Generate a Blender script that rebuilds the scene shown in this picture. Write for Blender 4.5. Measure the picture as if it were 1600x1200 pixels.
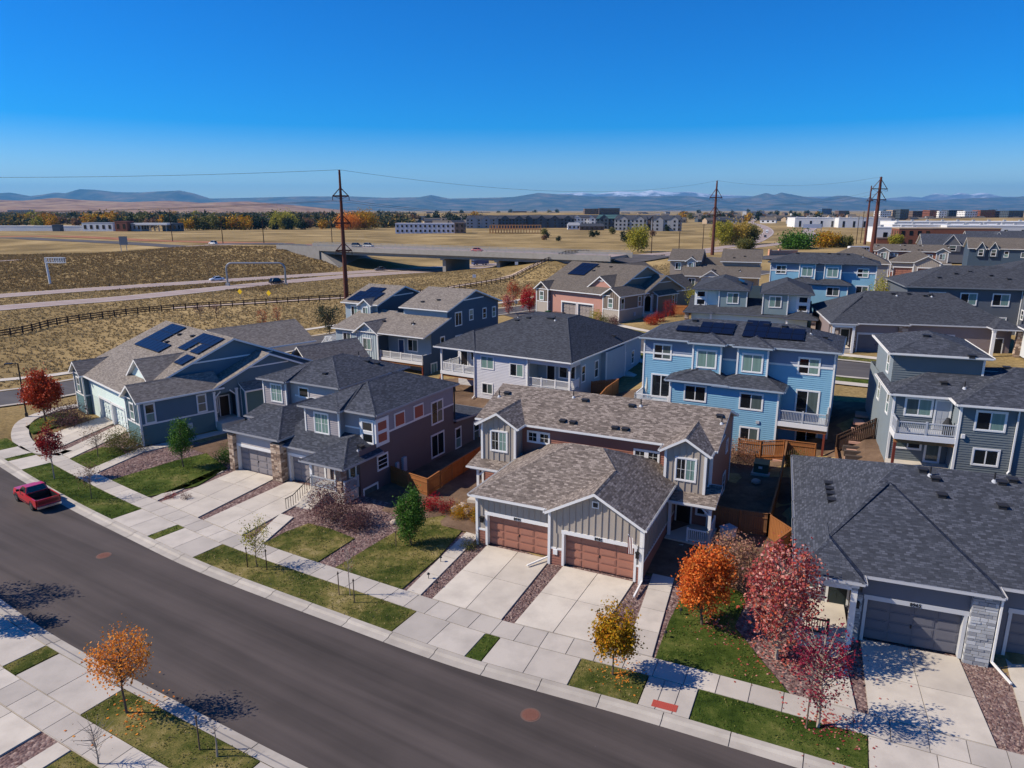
import bpy, bmesh, math, random
import numpy as np
from mathutils import Vector, Matrix, noise
from mathutils.geometry import delaunay_2d_cdt
R = math.radians
random.seed(7)
for o in list(bpy.data.objects):
    bpy.data.objects.remove(o, do_unlink=True)
SC = bpy.context.scene
COL = SC.collection

# ------------------------------------------------------------------ camera, sky, sun, exposure
CAM_H = 23.0
cam = bpy.data.cameras.new('camera')
cam.sensor_width = 36.0
cam.lens = 36.0 * 1100.0 / 1600.0
cam.clip_start = 0.5
cam.clip_end = 120000.0
cam_o = bpy.data.objects.new('camera', cam)
COL.objects.link(cam_o)
cam_o.location = (0, 0, CAM_H)
cam_o.rotation_euler = (R(90) - math.atan(272.0 / 1100.0), 0, 0)
SC.camera = cam_o

SUN_EL = R(41.0)
SUN_AZ = math.atan2(-1.0, -0.03)
SUN_DIR = Vector((math.sin(SUN_AZ) * math.cos(SUN_EL), math.cos(SUN_AZ) * math.cos(SUN_EL), math.sin(SUN_EL)))
world = bpy.data.worlds.new('World')
SC.world = world
world.use_nodes = True
wn, wl = world.node_tree.nodes, world.node_tree.links
for n in list(wn):
    wn.remove(n)
sky = wn.new('ShaderNodeTexSky')
sky.sky_type = 'NISHITA'
sky.sun_disc = False
sky.sun_elevation = SUN_EL
sky.sun_rotation = SUN_AZ
sky.altitude = 1700.0
sky.air_density = 1.0
sky.dust_density = 0.1
sky.ozone_density = 3.0
hsv = wn.new('ShaderNodeHueSaturation')
hsv.inputs['Hue'].default_value = 0.516
hsv.inputs['Saturation'].default_value = 1.85
hsv.inputs['Value'].default_value = 1.2
bg = wn.new('ShaderNodeBackground')
bg.inputs['Strength'].default_value = 0.1
wo = wn.new('ShaderNodeOutputWorld')
wl.new(sky.outputs[0], hsv.inputs['Color'])
wl.new(hsv.outputs[0], bg.inputs['Color'])
wl.new(bg.outputs[0], wo.inputs['Surface'])

sun = bpy.data.lights.new('sun', 'SUN')
sun.energy = 5.0
sun.angle = R(0.53)
sun.color = (1.0, 0.89, 0.74)
sun_o = bpy.data.objects.new('sun', sun)
COL.objects.link(sun_o)
sun_o.location = (-60, 5, 60)
sun_o.rotation_euler = SUN_DIR.to_track_quat('Z', 'Y').to_euler()

SC.view_settings.view_transform = 'Standard'
SC.view_settings.look = 'None'
SC.view_settings.gamma = 1.0
SC.view_settings.use_curve_mapping = False
SC.view_settings.exposure = 0.3
SC.cycles.max_bounces = 5
SC.cycles.diffuse_bounces = 2
SC.cycles.glossy_bounces = 2
SC.cycles.transparent_max_bounces = 6
SC.cycles.volume_bounces = 0
SC.cycles.volume_step_rate = 1.0
SC.cycles.use_denoising = True

# ------------------------------------------------------------------ materials
def S2L(c):
    return tuple(((x / 255.0) / 12.92 if x / 255.0 <= 0.04045 else ((x / 255.0 + 0.055) / 1.055) ** 2.4) for x in c) + (1.0,)

MATS = {}
class NT:
    def __init__(s, name):
        s.m = bpy.data.materials.new(name)
        s.m.use_nodes = True
        s.n, s.l = s.m.node_tree.nodes, s.m.node_tree.links
        s.b = s.n['Principled BSDF']
    def new(s, t, **kw):
        nd = s.n.new(t)
        for k, v in kw.items():
            if k.startswith('_'):
                nd.inputs[k[1:].replace('__', ' ')].default_value = v
            else:
                setattr(nd, k, v)
        return nd
    def link(s, a, b):
        s.l.new(a, b)
    def uv(s):
        return s.new('ShaderNodeUVMap').outputs[0]
    def obj(s):
        return s.new('ShaderNodeTexCoord').outputs['Object']
    def pos(s):
        return s.new('ShaderNodeNewGeometry').outputs['Position']
    def noise(s, vec, scale, detail=3.0, rough=0.55):
        nd = s.new('ShaderNodeTexNoise')
        nd.inputs['Scale'].default_value = scale
        nd.inputs['Detail'].default_value = detail
        nd.inputs['Roughness'].default_value = rough
        if vec is not None:
            s.link(vec, nd.inputs['Vector'])
        return nd.outputs['Fac']
    def mapping(s, vec, scale):
        nd = s.new('ShaderNodeMapping')
        nd.inputs['Scale'].default_value = scale
        s.link(vec, nd.inputs['Vector'])
        return nd.outputs[0]
    def ramp(s, fac, stops, interp='LINEAR'):
        nd = s.new('ShaderNodeValToRGB')
        cr = nd.color_ramp
        cr.interpolation = interp
        while len(cr.elements) > 1:
            cr.elements.remove(cr.elements[0])
        cr.elements[0].position = stops[0][0]
        cr.elements[0].color = stops[0][1]
        for p, c in stops[1:]:
            e = cr.elements.new(p)
            e.color = c
        s.link(fac, nd.inputs[0])
        return nd.outputs[0]
    def mix(s, fac, a, b, mode='MIX'):
        nd = s.new('ShaderNodeMix', data_type='RGBA', blend_type=mode)
        for sock, v in ((nd.inputs[0], fac), (nd.inputs[6], a), (nd.inputs[7], b)):
            if hasattr(v, 'is_output') or hasattr(v, 'links'):
                s.link(v, sock)
            else:
                sock.default_value = v
        return nd.outputs[2]
    def math(s, op, a, b=0.0):
        nd = s.new('ShaderNodeMath', operation=op)
        for sock, v in ((nd.inputs[0], a), (nd.inputs[1], b)):
            if hasattr(v, 'links'):
                s.link(v, sock)
            else:
                sock.default_value = v
        return nd.outputs[0]
    def bump(s, h, strength, dist):
        nd = s.new('ShaderNodeBump')
        nd.inputs['Strength'].default_value = strength
        nd.inputs['Distance'].default_value = dist
        s.link(h, nd.inputs['Height'])
        s.link(nd.outputs[0], s.b.inputs['Normal'])
    def done(s, col=None, rough=0.7, spec=0.3, metal=0.0):
        if col is not None:
            if hasattr(col, 'links'):
                s.link(col, s.b.inputs['Base Color'])
            else:
                s.b.inputs['Base Color'].default_value = col
        s.b.inputs['Roughness'].default_value = rough
        s.b.inputs['Specular IOR Level'].default_value = spec
        s.b.inputs['Metallic'].default_value = metal
        return s.m

def sc(c, k):
    return (min(1, c[0] * k), min(1, c[1] * k), min(1, c[2] * k), 1.0)

def paint(name, rgb, rough=0.55, var=0.10, spec=0.3):
    if name in MATS:
        return MATS[name]
    t = NT(name)
    c = S2L(rgb)
    f = t.noise(t.obj(), 0.9, 4.0)
    f2 = t.noise(t.mapping(t.obj(), (6, 6, 0.6)), 1.0, 3.0)
    col = t.mix(f, sc(c, 1 - var), sc(c, 1 + var))
    col = t.mix(t.math('MULTIPLY', f2, 0.25), col, sc(c, 0.78))
    MATS[name] = t.done(col, rough, spec)
    return MATS[name]

def plain(name, rgb, rough=0.5, spec=0.4, metal=0.0):
    if name not in MATS:
        MATS[name] = NT(name).done(S2L(rgb), rough, spec, metal)
    return MATS[name]

def shingle(name, dark, mid, light):
    if name in MATS:
        return MATS[name]
    t = NT(name)
    uv = t.uv()
    br = t.new('ShaderNodeTexBrick', offset=0.37, offset_frequency=2)
    br.inputs['Scale'].default_value = 1.0
    br.inputs['Brick Width'].default_value = 0.30
    br.inputs['Row Height'].default_value = 0.15
    br.inputs['Mortar Size'].default_value = 0.012
    br.inputs['Mortar Smooth'].default_value = 0.3
    br.inputs['Bias'].default_value = 0.0
    br.inputs['Color1'].default_value = (0, 0, 0, 1)
    br.inputs['Color2'].default_value = (1, 1, 1, 1)
    br.inputs['Mortar'].default_value = (0.1, 0.1, 0.1, 1)
    t.link(uv, br.inputs['Vector'])
    n1 = t.noise(t.mapping(uv, (2.6, 4.4, 1)), 1.5, 3.0, 0.6)
    n2 = t.noise(uv, 0.22, 3.0)
    v = t.math('ADD', t.math('MULTIPLY', br.outputs['Color'], 0.52), t.math('MULTIPLY', n1, 0.48))
    col = t.ramp(v, [(0.12, S2L(dark)), (0.48, S2L(mid)), (0.85, S2L(light))])
    col = t.mix(t.math('MULTIPLY', n2, 0.22), col, S2L(dark))
    seam = t.math('SUBTRACT', 1.0, br.outputs['Fac'])
    t.bump(t.math('ADD', seam, t.math('MULTIPLY', n1, 0.5)), 0.6, 0.03)
    MATS[name] = t.done(col, 0.92, 0.15)
    return MATS[name]

def leafmat(name, cols, rough=0.6):
    """leaves: every leaf cluster keeps one of a few colours of its own"""
    if name in MATS:
        return MATS[name]
    t = NT(name)
    g = t.new('ShaderNodeNewGeometry')
    n = len(cols)
    col = t.ramp(g.outputs['Random Per Island'], [((i + 0.5) / n, S2L(c)) for i, c in enumerate(cols)])
    MATS[name] = t.done(col, rough, 0.2)
    tr = t.new('ShaderNodeBsdfTranslucent')
    t.link(col, tr.inputs['Color'])
    mx = t.new('ShaderNodeMixShader')
    mx.inputs[0].default_value = 0.3
    out = [x for x in t.n if x.type == 'OUTPUT_MATERIAL'][0]
    t.link(t.b.outputs[0], mx.inputs[1])
    t.link(tr.outputs[0], mx.inputs[2])
    t.link(mx.outputs[0], out.inputs['Surface'])
    return MATS[name]

def concrete(name, a, b, dark):
    if name in MATS:
        return MATS[name]
    t = NT(name)
    oi = t.new('ShaderNodeObjectInfo')
    p = t.pos()
    f = t.noise(p, 0.55, 4.0, 0.6)
    f2 = t.noise(p, 9.0, 4.0, 0.7)
    base = t.mix(oi.outputs['Random'], S2L(a), S2L(b))
    col = t.mix(t.ramp(f, [(0.42, (0, 0, 0, 1)), (0.72, (0.55, 0.55, 0.55, 1))]), base, S2L(dark))
    col = t.mix(t.math('MULTIPLY', f2, 0.22), col, S2L(dark))
    t.bump(f2, 0.15, 0.01)
    MATS[name] = t.done(col, 0.85, 0.25)
    return MATS[name]

def asphalt(name, c1, c2):
    t = NT(name)
    p = t.pos()
    rot = t.new('ShaderNodeMapping')
    rot.inputs['Rotation'].default_value = (0, 0, R(31))
    t.link(p, rot.inputs['Vector'])
    st = t.noise(t.mapping(rot.outputs[0], (0.025, 0.75, 1)), 1.0, 4.0, 0.6)
    f = t.noise(p, 0.16, 4.0)
    g = t.noise(p, 14.0, 3.0, 0.7)
    v = t.math('ADD', t.math('MULTIPLY', st, 0.75), t.math('MULTIPLY', f, 0.35))
    col = t.ramp(v, [(0.36, S2L(c1)), (0.66, S2L(c2))])
    vor = t.new('ShaderNodeTexVoronoi')
    vor.inputs['Scale'].default_value = 0.9
    t.link(p, vor.inputs['Vector'])
    spot = t.ramp(vor.outputs['Distance'], [(0.0, (1, 1, 1, 1)), (0.035, (0, 0, 0, 1))])
    col = t.mix(t.math('MULTIPLY', spot, 0.35), col, S2L((140, 135, 130)))
    col = t.mix(t.math('MULTIPLY', g, 0.4), col, S2L(c1))
    t.bump(g, 0.3, 0.01)
    MATS[name] = t.done(col, 0.85, 0.2)
    return MATS[name]

def gravelmat(name, cols, scale=9.0):
    t = NT(name)
    p = t.pos()
    v = t.new('ShaderNodeTexVoronoi')
    v.inputs['Scale'].default_value = scale
    t.link(p, v.inputs['Vector'])
    sep = t.new('ShaderNodeSeparateColor')
    t.link(v.outputs['Color'], sep.inputs[0])
    n = len(cols)
    col = t.ramp(sep.outputs[0], [(i / (n - 1), S2L(c)) for i, c in enumerate(cols)])
    f = t.noise(p, 0.5, 3.0)
    col = t.mix(t.math('MULTIPLY', f, 0.3), col, S2L(cols[0]))
    t.bump(t.math('SUBTRACT', 1.0, v.outputs['Distance']), 0.9, 0.06)
    MATS[name] = t.done(col, 0.9, 0.15)
    return MATS[name]

def grassmat(name, cols, big=0.18, stops=None, fine=18.0):
    t = NT(name)
    p = t.pos()
    f = t.noise(p, big, 5.0, 0.62)
    g = t.noise(p, fine, 4.0, 0.75)
    m = t.noise(p, 2.2, 4.0, 0.7)
    v = t.math('ADD', t.math('MULTIPLY', f, 0.55), t.math('ADD', t.math('MULTIPLY', g, 0.22), t.math('MULTIPLY', m, 0.25)))
    n = len(cols)
    st = stops or [0.34 + 0.36 * i / (n - 1) for i in range(n)]
    col = t.ramp(v, [(st[i], S2L(c)) for i, c in enumerate(cols)])
    t.bump(t.math('ADD', g, m), 0.8, 0.08)
    MATS[name] = t.done(col, 0.95, 0.05)
    return MATS[name]

def glassmat(name, rgb, rough=0.04):
    t = NT(name)
    f = t.noise(t.mapping(t.obj(), (9.0, 1.0, 0.25)), 1.0, 2.0)
    col = t.mix(f, sc(S2L(rgb), 0.55), sc(S2L(rgb), 1.3))
    MATS[name] = t.done(col, rough, 0.6)
    return MATS[name]

WHITE = paint('white_trim', (226, 226, 224), 0.5, 0.04)
LGREY = paint('light_grey_trim', (176, 180, 186), 0.5, 0.04)
GL_D = glassmat('window_glass', (26, 30, 34))
GL_C = glassmat('curtained_glass', (118, 146, 138), 0.10)
GL_M = glassmat('blind_glass', (84, 96, 94), 0.08)
BLACKM = plain('black_metal', (24, 24, 26), 0.45)
DARKM = plain('dark_vent_metal', (40, 40, 43), 0.6)
GALV = plain('galvanised_steel', (150, 152, 154), 0.4, 0.5, 0.6)
RUST = paint('weathering_steel', (92, 52, 42), 0.8, 0.15)
CONC = concrete('pale_concrete', (206, 198, 184), (188, 180, 168), (160, 152, 142))
CONC_W = concrete('sidewalk_concrete', (200, 192, 180), (172, 165, 156), (148, 142, 134))
CURB = concrete('curb_concrete', (186, 179, 168), (168, 161, 151), (138, 131, 122))
ASPH = asphalt('street_asphalt', (60, 55, 53), (90, 82, 79))
HWAY = asphalt('highway_concrete', (146, 130, 124), (168, 152, 144))
MULCH = gravelmat('rock_mulch', [(78, 60, 58), (128, 104, 100), (104, 84, 82), (162, 142, 134), (96, 70, 66)], 7.0)
DIRT = grassmat('bare_dirt', [(84, 68, 56), (114, 94, 78), (142, 120, 100)], 0.4)
LAWN = grassmat('green_lawn', [(38, 54, 20), (62, 78, 30), (92, 100, 48), (132, 122, 78)], 0.3, [0.40, 0.48, 0.56, 0.66])
LAWN_T = grassmat('browning_lawn', [(48, 62, 24), (84, 88, 42), (126, 116, 68), (160, 144, 104)], 0.35, [0.40, 0.48, 0.56, 0.65])
DRY = grassmat('dry_grass', [(98, 84, 58), (130, 112, 76), (160, 138, 96), (186, 164, 120)], 0.022, [0.38, 0.47, 0.56, 0.66], 3.0)
WOOD = None
def woodmat(name, a, b):
    t = NT(name)
    f = t.noise(t.mapping(t.pos(), (7, 7, 0.7)), 1.0, 4.0, 0.6)
    g = t.noise(t.pos(), 0.8, 3.0)
    col = t.mix(t.math('ADD', t.math('MULTIPLY', f, 0.7), t.math('MULTIPLY', g, 0.3)), S2L(a), S2L(b))
    MATS[name] = t.done(col, 0.75, 0.2)
    return MATS[name]
CEDAR = woodmat('cedar_fence_wood', (112, 70, 42), (172, 114, 66))
DARKW = woodmat('dark_rail_wood', (46, 34, 28), (84, 64, 52))
DECKW = woodmat('deck_beam_wood', (150, 92, 48), (196, 136, 84))
BARK = woodmat('tree_bark', (74, 60, 50), (124, 106, 92))
SOLAR = None
def solarmat():
    t = NT('solar_cells')
    uv = t.uv()
    br = t.new('ShaderNodeTexBrick', offset=0.0)
    br.inputs['Scale'].default_value = 1.0
    br.inputs['Brick Width'].default_value = 0.168
    br.inputs['Row Height'].default_value = 0.168
    br.inputs['Mortar Size'].default_value = 0.006
    br.inputs['Color1'].default_value = S2L((10, 16, 36))
    br.inputs['Color2'].default_value = S2L((13, 20, 42))
    br.inputs['Mortar'].default_value = S2L((34, 42, 66))
    t.link(uv, br.inputs['Vector'])
    return t.done(br.outputs['Color'], 0.3, 0.22)
SOLAR = solarmat()

# ------------------------------------------------------------------ mesh and object helpers
def auto_uv(pts):
    n = Vector((0, 0, 0))
    for i in range(len(pts)):
        a, b = pts[i], pts[(i + 1) % len(pts)]
        n += Vector(((a[1] - b[1]) * (a[2] + b[2]), (a[2] - b[2]) * (a[0] + b[0]), (a[0] - b[0]) * (a[1] + b[1])))
    if n.length < 1e-9:
        return [(0, 0)] * len(pts)
    n.normalize()
    if abs(n.z) > 0.9995:
        u, v = Vector((1, 0, 0)), Vector((0, 1, 0))
    else:
        u = Vector((0, 0, 1)).cross(n).normalized()
        v = n.cross(u)
    return [(u.dot(Vector(p)), v.dot(Vector(p))) for p in pts]

class MB:
    def __init__(s):
        s.v, s.f, s.uv, s.m = [], [], [], []
    def poly(s, pts, m=0):
        b = len(s.v)
        s.v.extend(tuple(p) for p in pts)
        s.f.append(tuple(range(b, b + len(pts))))
        s.uv.append(auto_uv(pts))
        s.m.append(m)
    def box(s, x0, x1, y0, y1, z0, z1, m=0):
        P = [(x0, y0, z0), (x1, y0, z0), (x1, y1, z0), (x0, y1, z0), (x0, y0, z1), (x1, y0, z1), (x1, y1, z1), (x0, y1, z1)]
        for q in ((0, 3, 2, 1), (4, 5, 6, 7), (0, 1, 5, 4), (1, 2, 6, 5), (2, 3, 7, 6), (3, 0, 4, 7)):
            s.poly([P[i] for i in q], m)
        return s
    def beam(s, a, b, w, h, m=0):
        """rectangular bar from a to b (w horizontal, h vertical-ish)"""
        a, b = Vector(a), Vector(b)
        d = (b - a).normalized()
        up = Vector((0, 0, 1)) if abs(d.z) < 0.97 else Vector((1, 0, 0))
        r = d.cross(up).normalized() * (w / 2)
        u = r.cross(d).normalized() * (h / 2)
        P = [a - r - u, a + r - u, a + r + u, a - r + u, b - r - u, b + r - u, b + r + u, b - r + u]
        for q in ((0, 3, 2, 1), (4, 5, 6, 7), (0, 1, 5, 4), (1, 2, 6, 5), (2, 3, 7, 6), (3, 0, 4, 7)):
            s.poly([tuple(P[i]) for i in reversed(q)], m)
        return s
    def tube(s, a, b, r0, r1, n=6, m=0, caps=True):
        a, b = Vector(a), Vector(b)
        d = (b - a)
        if d.length < 1e-6:
            return s
        d.normalize()
        up = Vector((0, 0, 1)) if abs(d.z) < 0.95 else Vector((1, 0, 0))
        x = d.cross(up).normalized()
        y = x.cross(d)
        A, B = [], []
        for i in range(n):
            t = 2 * math.pi * i / n
            o = x * math.cos(t) + y * math.sin(t)
            A.append(tuple(a + o * r0)); B.append(tuple(b + o * r1))
        for i in range(n):
            j = (i + 1) % n
            s.poly([A[j], A[i], B[i], B[j]], m)
        if caps:
            s.poly(A, m); s.poly(B[::-1], m)
        return s
    def path(s, pts, radii, n=8, m=0):
        for i in range(len(pts) - 1):
            s.tube(pts[i], pts[i + 1], radii[i], radii[i + 1], n, m)
        return s
    def mesh(s, name, mats, smooth=False):
        me = bpy.data.meshes.new(name)
        me.from_pydata(s.v, [], s.f)
        ul = me.uv_layers.new(name='UVMap')
        flat = [c for uv in s.uv for p in uv for c in p]
        ul.data.foreach_set('uv', flat)
        for mm in mats:
            me.materials.append(mm)
        if len(mats) > 1:
            me.polygons.foreach_set('material_index', s.m)
        if smooth:
            me.polygons.foreach_set('use_smooth', [True] * len(me.polygons))
        me.update()
        return me
    def build(s, name, mats, parent=None, smooth=False, dz=0.0):
        if not isinstance(mats, (list, tuple)):
            mats = [mats]
        return link(name, s.mesh(name, mats, smooth), parent, (0, 0, dz))

def link(name, data, parent=None, loc=(0, 0, 0), rz=0.0):
    o = bpy.data.objects.new(name, data)
    COL.objects.link(o)
    o.location = loc
    o.rotation_euler = (0, 0, rz)
    if parent is not None:
        o.parent = parent
    return o

def tag(o, label=None, cat=None, group=None, kind=None):
    if label: o['label'] = label
    if cat: o['category'] = cat
    if group: o['group'] = group
    if kind: o['kind'] = kind
    return o

def empty(name, loc, rz, label, cat, group=None):
    o = bpy.data.objects.new(name, None)
    COL.objects.link(o)
    o.empty_display_size = 0.3
    o.location = loc
    o.rotation_euler = (0, 0, rz)
    return tag(o, label, cat, group)

def copy_tree(o, parent=None):
    c = o.copy()
    COL.objects.link(c)
    if parent is not None:
        c.parent = parent
    for ch in list(o.children):
        copy_tree(ch, c)
    return c

class Fr:
    """local frame of a house lot on the ground plan"""
    def __init__(s, ox, oy, a):
        s.ox, s.oy, s.a = ox, oy, R(a)
        s.c, s.s = math.cos(s.a), math.sin(s.a)
    def w(s, x, y):
        return (s.ox + x * s.c - y * s.s, s.oy + x * s.s + y * s.c)
FA = Fr(3.38, 42.25, -25.3)
FB = Fr(-24.72, 60.23, -28.5)
FC = Fr(-36.82, 66.87, -43)
FD = Fr(19.18, 34.06, -20.5)
FE = Fr(6.47, 74.78, -31.5)
FF = Fr(28.14, 59.56, -26.4)
FG = Fr(31.73, 48.33, -19)
FH = Fr(-12.4, 96.74, -31)
FI = Fr(18.97, 124.31, -45)
FL = Fr(44.26, 103.29, -20)
FM = Fr(46.25, 92.85, -15)
FN = Fr(58.07, 104.28, -16.5)
FK = Fr(61.77, 119.93, -25.7)
FJ = Fr(54.9, 156.9, -20)
FO = Fr(111.7, 195.7, -26)

# ------------------------------------------------------------------ terrain: one triangulated height plan
CP = []
def cp(fr, *pts):
    for x, y, z in pts:
        if fr is not None:
            x, y = fr.w(x, y)
        CP.append((x, y, z))
cp(None, (-90, -30, 0), (40, -30, 0), (-90, 40, 0), (-20, 0, 0), (70, -20, 0), (70, 20, .6), (-100, 75, 0), (40, 10, 0), (24, 18, 0), (0, 20, 0), (-62, 60, 0))
cp(FA, (-12, -8, 0), (6, -8, 0), (-11, 0, 0), (9, 0, 0), (-11, 20, .3), (9, 20, .7), (14, 12, .4))
cp(FB, (-6, -2, 0), (16, -3, 0), (16, 20, -.3), (-5, 24, .1))
cp(FC, (-26, -3, 0), (1, -3, 0), (2, 22, .4), (-24, 24, .1))
cp(FD, (-5, -8, 0), (14, -8, 0), (-4.5, -1, 0), (7, 1.5, 0), (22, 2, .1), (-4, 19, 1.4), (20, 19, 2.6))
cp(FE, (-19, -1, .8), (0, -1, 1.2), (-19, 16, 2.2), (2, 16, 2.6))
cp(FF, (-18, -3, 1.6), (0, -3, 1.8), (-18, 9, 4.0), (1, 9, 4.2))
cp(FG, (-4.2, 0, 3.6), (12, 0, 4.2), (-4.2, 15, 4.9), (12, 15, 5.4))
cp(FH, (-19, -1, .4), (0.6, -1, -.1), (-22, 21, 1.0), (1, 21, 1.8))
cp(FI, (1, -1, 3.4), (-21, -1, 2.9), (2, 30, 4.2), (-21, 25, 3.2))
cp(FL, (1, -2, 4.2), (-19, -2, 3.9), (1, 20, 4.6), (-19, 20, 4.4))
cp(FM, (-1, -2, 4.6), (19, -2, 5.0), (0, 16, 5.0), (19, 16, 5.4))
cp(FK, (-18, -4, 4.6), (1, -4, 4.7), (-18, 10, 5.0), (2, 10, 5.2))
cp(FJ, (0, 0, 3.0), (-20, 0, 2.6), (0, 20, 3.2), (-20, 20, 2.6))
cp(FO, (-1, 0, 5), (22, 0, 5.4), (-1, 20, 5), (22, 20, 5.4))
cp(None, (-75, 72, 0), (-64, 86, 0), (-60, 95, 0), (-36, 118, .5), (-20, 132, 1.3), (0, 146, 2.5), (20, 172, 2.7), (41, 81.6, 4.4), (22, 100, 3.8), (8, 122, 3.1), (62, 66, 5.2), (90, 60, 6))
cp(None, (-95, 129, 0), (-82, 163, 0), (-45, 181, .4), (-25, 183, 1.3), (0, 220, 1.8), (39, 287, 2), (69, 322, 2), (-80, 110, 0), (-120, 100, 0))
# highway corridor, the ramp embankment and the bridge approaches
cp(None, (-117, 160, 0), (-107, 172, 0), (-95, 185, 0), (-86, 211, 0), (-59, 248, 0), (-35, 262, 0), (-10, 290, 0), (40, 340, .5), (100, 372, 1.5), (175, 500, 2), (260, 716, 2))
cp(None, (-150, 208, 0), (-127, 232, 0), (-94, 252, 0), (-77, 276, 0), (-40, 300, 0), (10, 345, 0), (90, 430, 1), (230, 590, 2))
cp(None, (-260, 240, 2.0), (-205, 287, 3.0), (-168, 306, 5.0), (-130, 318, 6.6), (-97, 311, 7.8), (-100, 335, 7.8), (-85, 360, 0), (-52, 330, 0))
cp(None, (-206, 330, 2.6), (-184, 360, 3.6), (-150, 362, 6.6), (-110, 345, 7.6), (-120, 400, 5), (-60, 420, 1), (-230, 420, 5))
cp(None, (10, 236, 5.6), (20, 248, 7.6), (12, 268, 7.6), (44, 270, 6.5), (70, 300, 4), (-22, 236, 2.2), (-40, 230, 1.2), (-8, 262, 2.5), (15, 290, 1), (40, 250, 4), (-2, 250, 3.4))
cp(None, (-300, 300, 0), (-500, 250, 0), (-300, 150, 0), (-300, 0, 0), (-300, 480, 6), (-420, 620, 3), (-100, 600, 2), (60, 520, 2), (180, 420, 3), (150, 250, 4), (150, 120, 6), (250, 200, 5), (300, 60, 6), (300, 400, 3), (200, 0, 3), (100, -40, 1), (0, 780, 2), (-200, 900, 0), (250, 900, 2), (600, 500, 3), (600, 1000, 2), (-700, 900, 0), (-700, -100, 0), (700, -100, 3), (-200, -200, 0), (200, -200, 0), (0, 1400, 0), (-1200, 1400, 0), (1200, 1400, 0), (-1400, 200, 0), (1400, 200, 2), (-1400, -400, 0), (1400, -400, 0))
_pts = [Vector((p[0], p[1])) for p in CP]
_dv, _, _df, _, _, _ = delaunay_2d_cdt(_pts, [], [], 0, 1e-4)
_dz = []
for v in _dv:
    k = min(range(len(CP)), key=lambda i: (CP[i][0] - v.x) ** 2 + (CP[i][1] - v.y) ** 2)
    _dz.append(CP[k][2])
_T = np.array([[(_dv[i].x, _dv[i].y, _dz[i]) for i in f] for f in _df])
_A, _B, _Cc = _T[:, 0], _T[:, 1], _T[:, 2]
_den = (_B[:, 1] - _Cc[:, 1]) * (_A[:, 0] - _Cc[:, 0]) + (_Cc[:, 0] - _B[:, 0]) * (_A[:, 1] - _Cc[:, 1])
def GZ_arr(x, y):
    x = np.asarray(x, float).ravel(); y = np.asarray(y, float).ravel()
    out = np.zeros(len(x))
    for s in range(0, len(x), 4000):
        xs, ys = x[s:s + 4000, None], y[s:s + 4000, None]
        l1 = ((_B[:, 1] - _Cc[:, 1]) * (xs - _Cc[:, 0]) + (_Cc[:, 0] - _B[:, 0]) * (ys - _Cc[:, 1])) / _den
        l2 = ((_Cc[:, 1] - _A[:, 1]) * (xs - _Cc[:, 0]) + (_A[:, 0] - _Cc[:, 0]) * (ys - _Cc[:, 1])) / _den
        l3 = 1 - l1 - l2
        mn = np.minimum(np.minimum(l1, l2), l3)
        k = mn.argmax(1)
        r = np.arange(len(k))
        z = l1[r, k] * _A[k, 2] + l2[r, k] * _B[k, 2] + l3[r, k] * _Cc[k, 2]
        z[mn[r, k] < -1e-6] = 0.0
        out[s:s + 4000] = z
    return out
def GZ(x, y):
    return float(GZ_arr([x], [y])[0])

def grid_sheet(name, xs, ys, off, mat):
    X, Y = np.meshgrid(xs, ys)
    Z = GZ_arr(X, Y) + off
    nx, ny = len(xs), len(ys)
    V = np.stack([X.ravel(), Y.ravel(), Z], 1)
    i = np.arange(nx * ny).reshape(ny, nx)
    F = np.stack([i[:-1, :-1].ravel(), i[:-1, 1:].ravel(), i[1:, 1:].ravel(), i[1:, :-1].ravel()], 1)
    me = bpy.data.meshes.new(name)
    me.from_pydata(V.tolist(), [], F.tolist())
    me.materials.append(mat)
    return link(name, me)
def graded(lo, hi, fine_lo, fine_hi, step, grow):
    c = list(np.arange(fine_lo, fine_hi + step, step))
    s = step
    a = c[-1]
    while a < hi:
        s *= grow; a += s; c.append(a)
    a = c[0]; s = step
    pre = []
    while a > lo:
        s *= grow; a -= s; pre.append(a)
    return np.array(pre[::-1] + c)
GX = graded(-46000, 46000, -260, 260, 4.0, 1.16)
GY = graded(-3000, 46000, -10, 460, 4.0, 1.16)
ground = tag(grid_sheet('ground', GX, GY, -0.06, DRY), 'dry tan prairie ground running out to the foothills', 'ground', kind='structure')

# ------------------------------------------------------------------ the front street: s along the far kerb, d across it
C0 = [(-56.5, 69.5), (-48.11, 62.45), (-36.45, 53.32), (-27.41, 46.95), (-20.24, 42.08), (-10.41, 36.46), (-3.38, 32.56), (0.96, 30.59), (6.02, 28.43), (12.37, 25.46), (22, 21), (40, 13)]
def _smooth(pts, n):
    P = [Vector(p) for p in pts]
    out = []
    for i in range(len(P) - 1):
        a, b = P[i], P[i + 1]
        ta = (P[i + 1] - P[max(i - 1, 0)]) * (0.5 if i else 1.0)
        tb = (P[min(i + 2, len(P) - 1)] - P[i]) * (0.5 if i + 2 < len(P) else 1.0)
        for k in range(n):
            t = k / n
            h = (2 * t ** 3 - 3 * t * t + 1, t ** 3 - 2 * t * t + t, -2 * t ** 3 + 3 * t * t, t ** 3 - t * t)
            out.append(a * h[0] + ta * h[1] + b * h[2] + tb * h[3])
    out.append(P[-1])
    return out
CS = _smooth(C0, 8)
for _ in range(6):
    CS = [CS[0]] + [(CS[i - 1] + CS[i] * 2 + CS[i + 1]) / 4 for i in range(1, len(CS) - 1)] + [CS[-1]]
SL = [0.0]
for a, b in zip(CS, CS[1:]):
    SL.append(SL[-1] + (b - a).length)
S0 = (Vector(C0[1]) - Vector(C0[0])).length      # s is counted from the second control point
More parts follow.
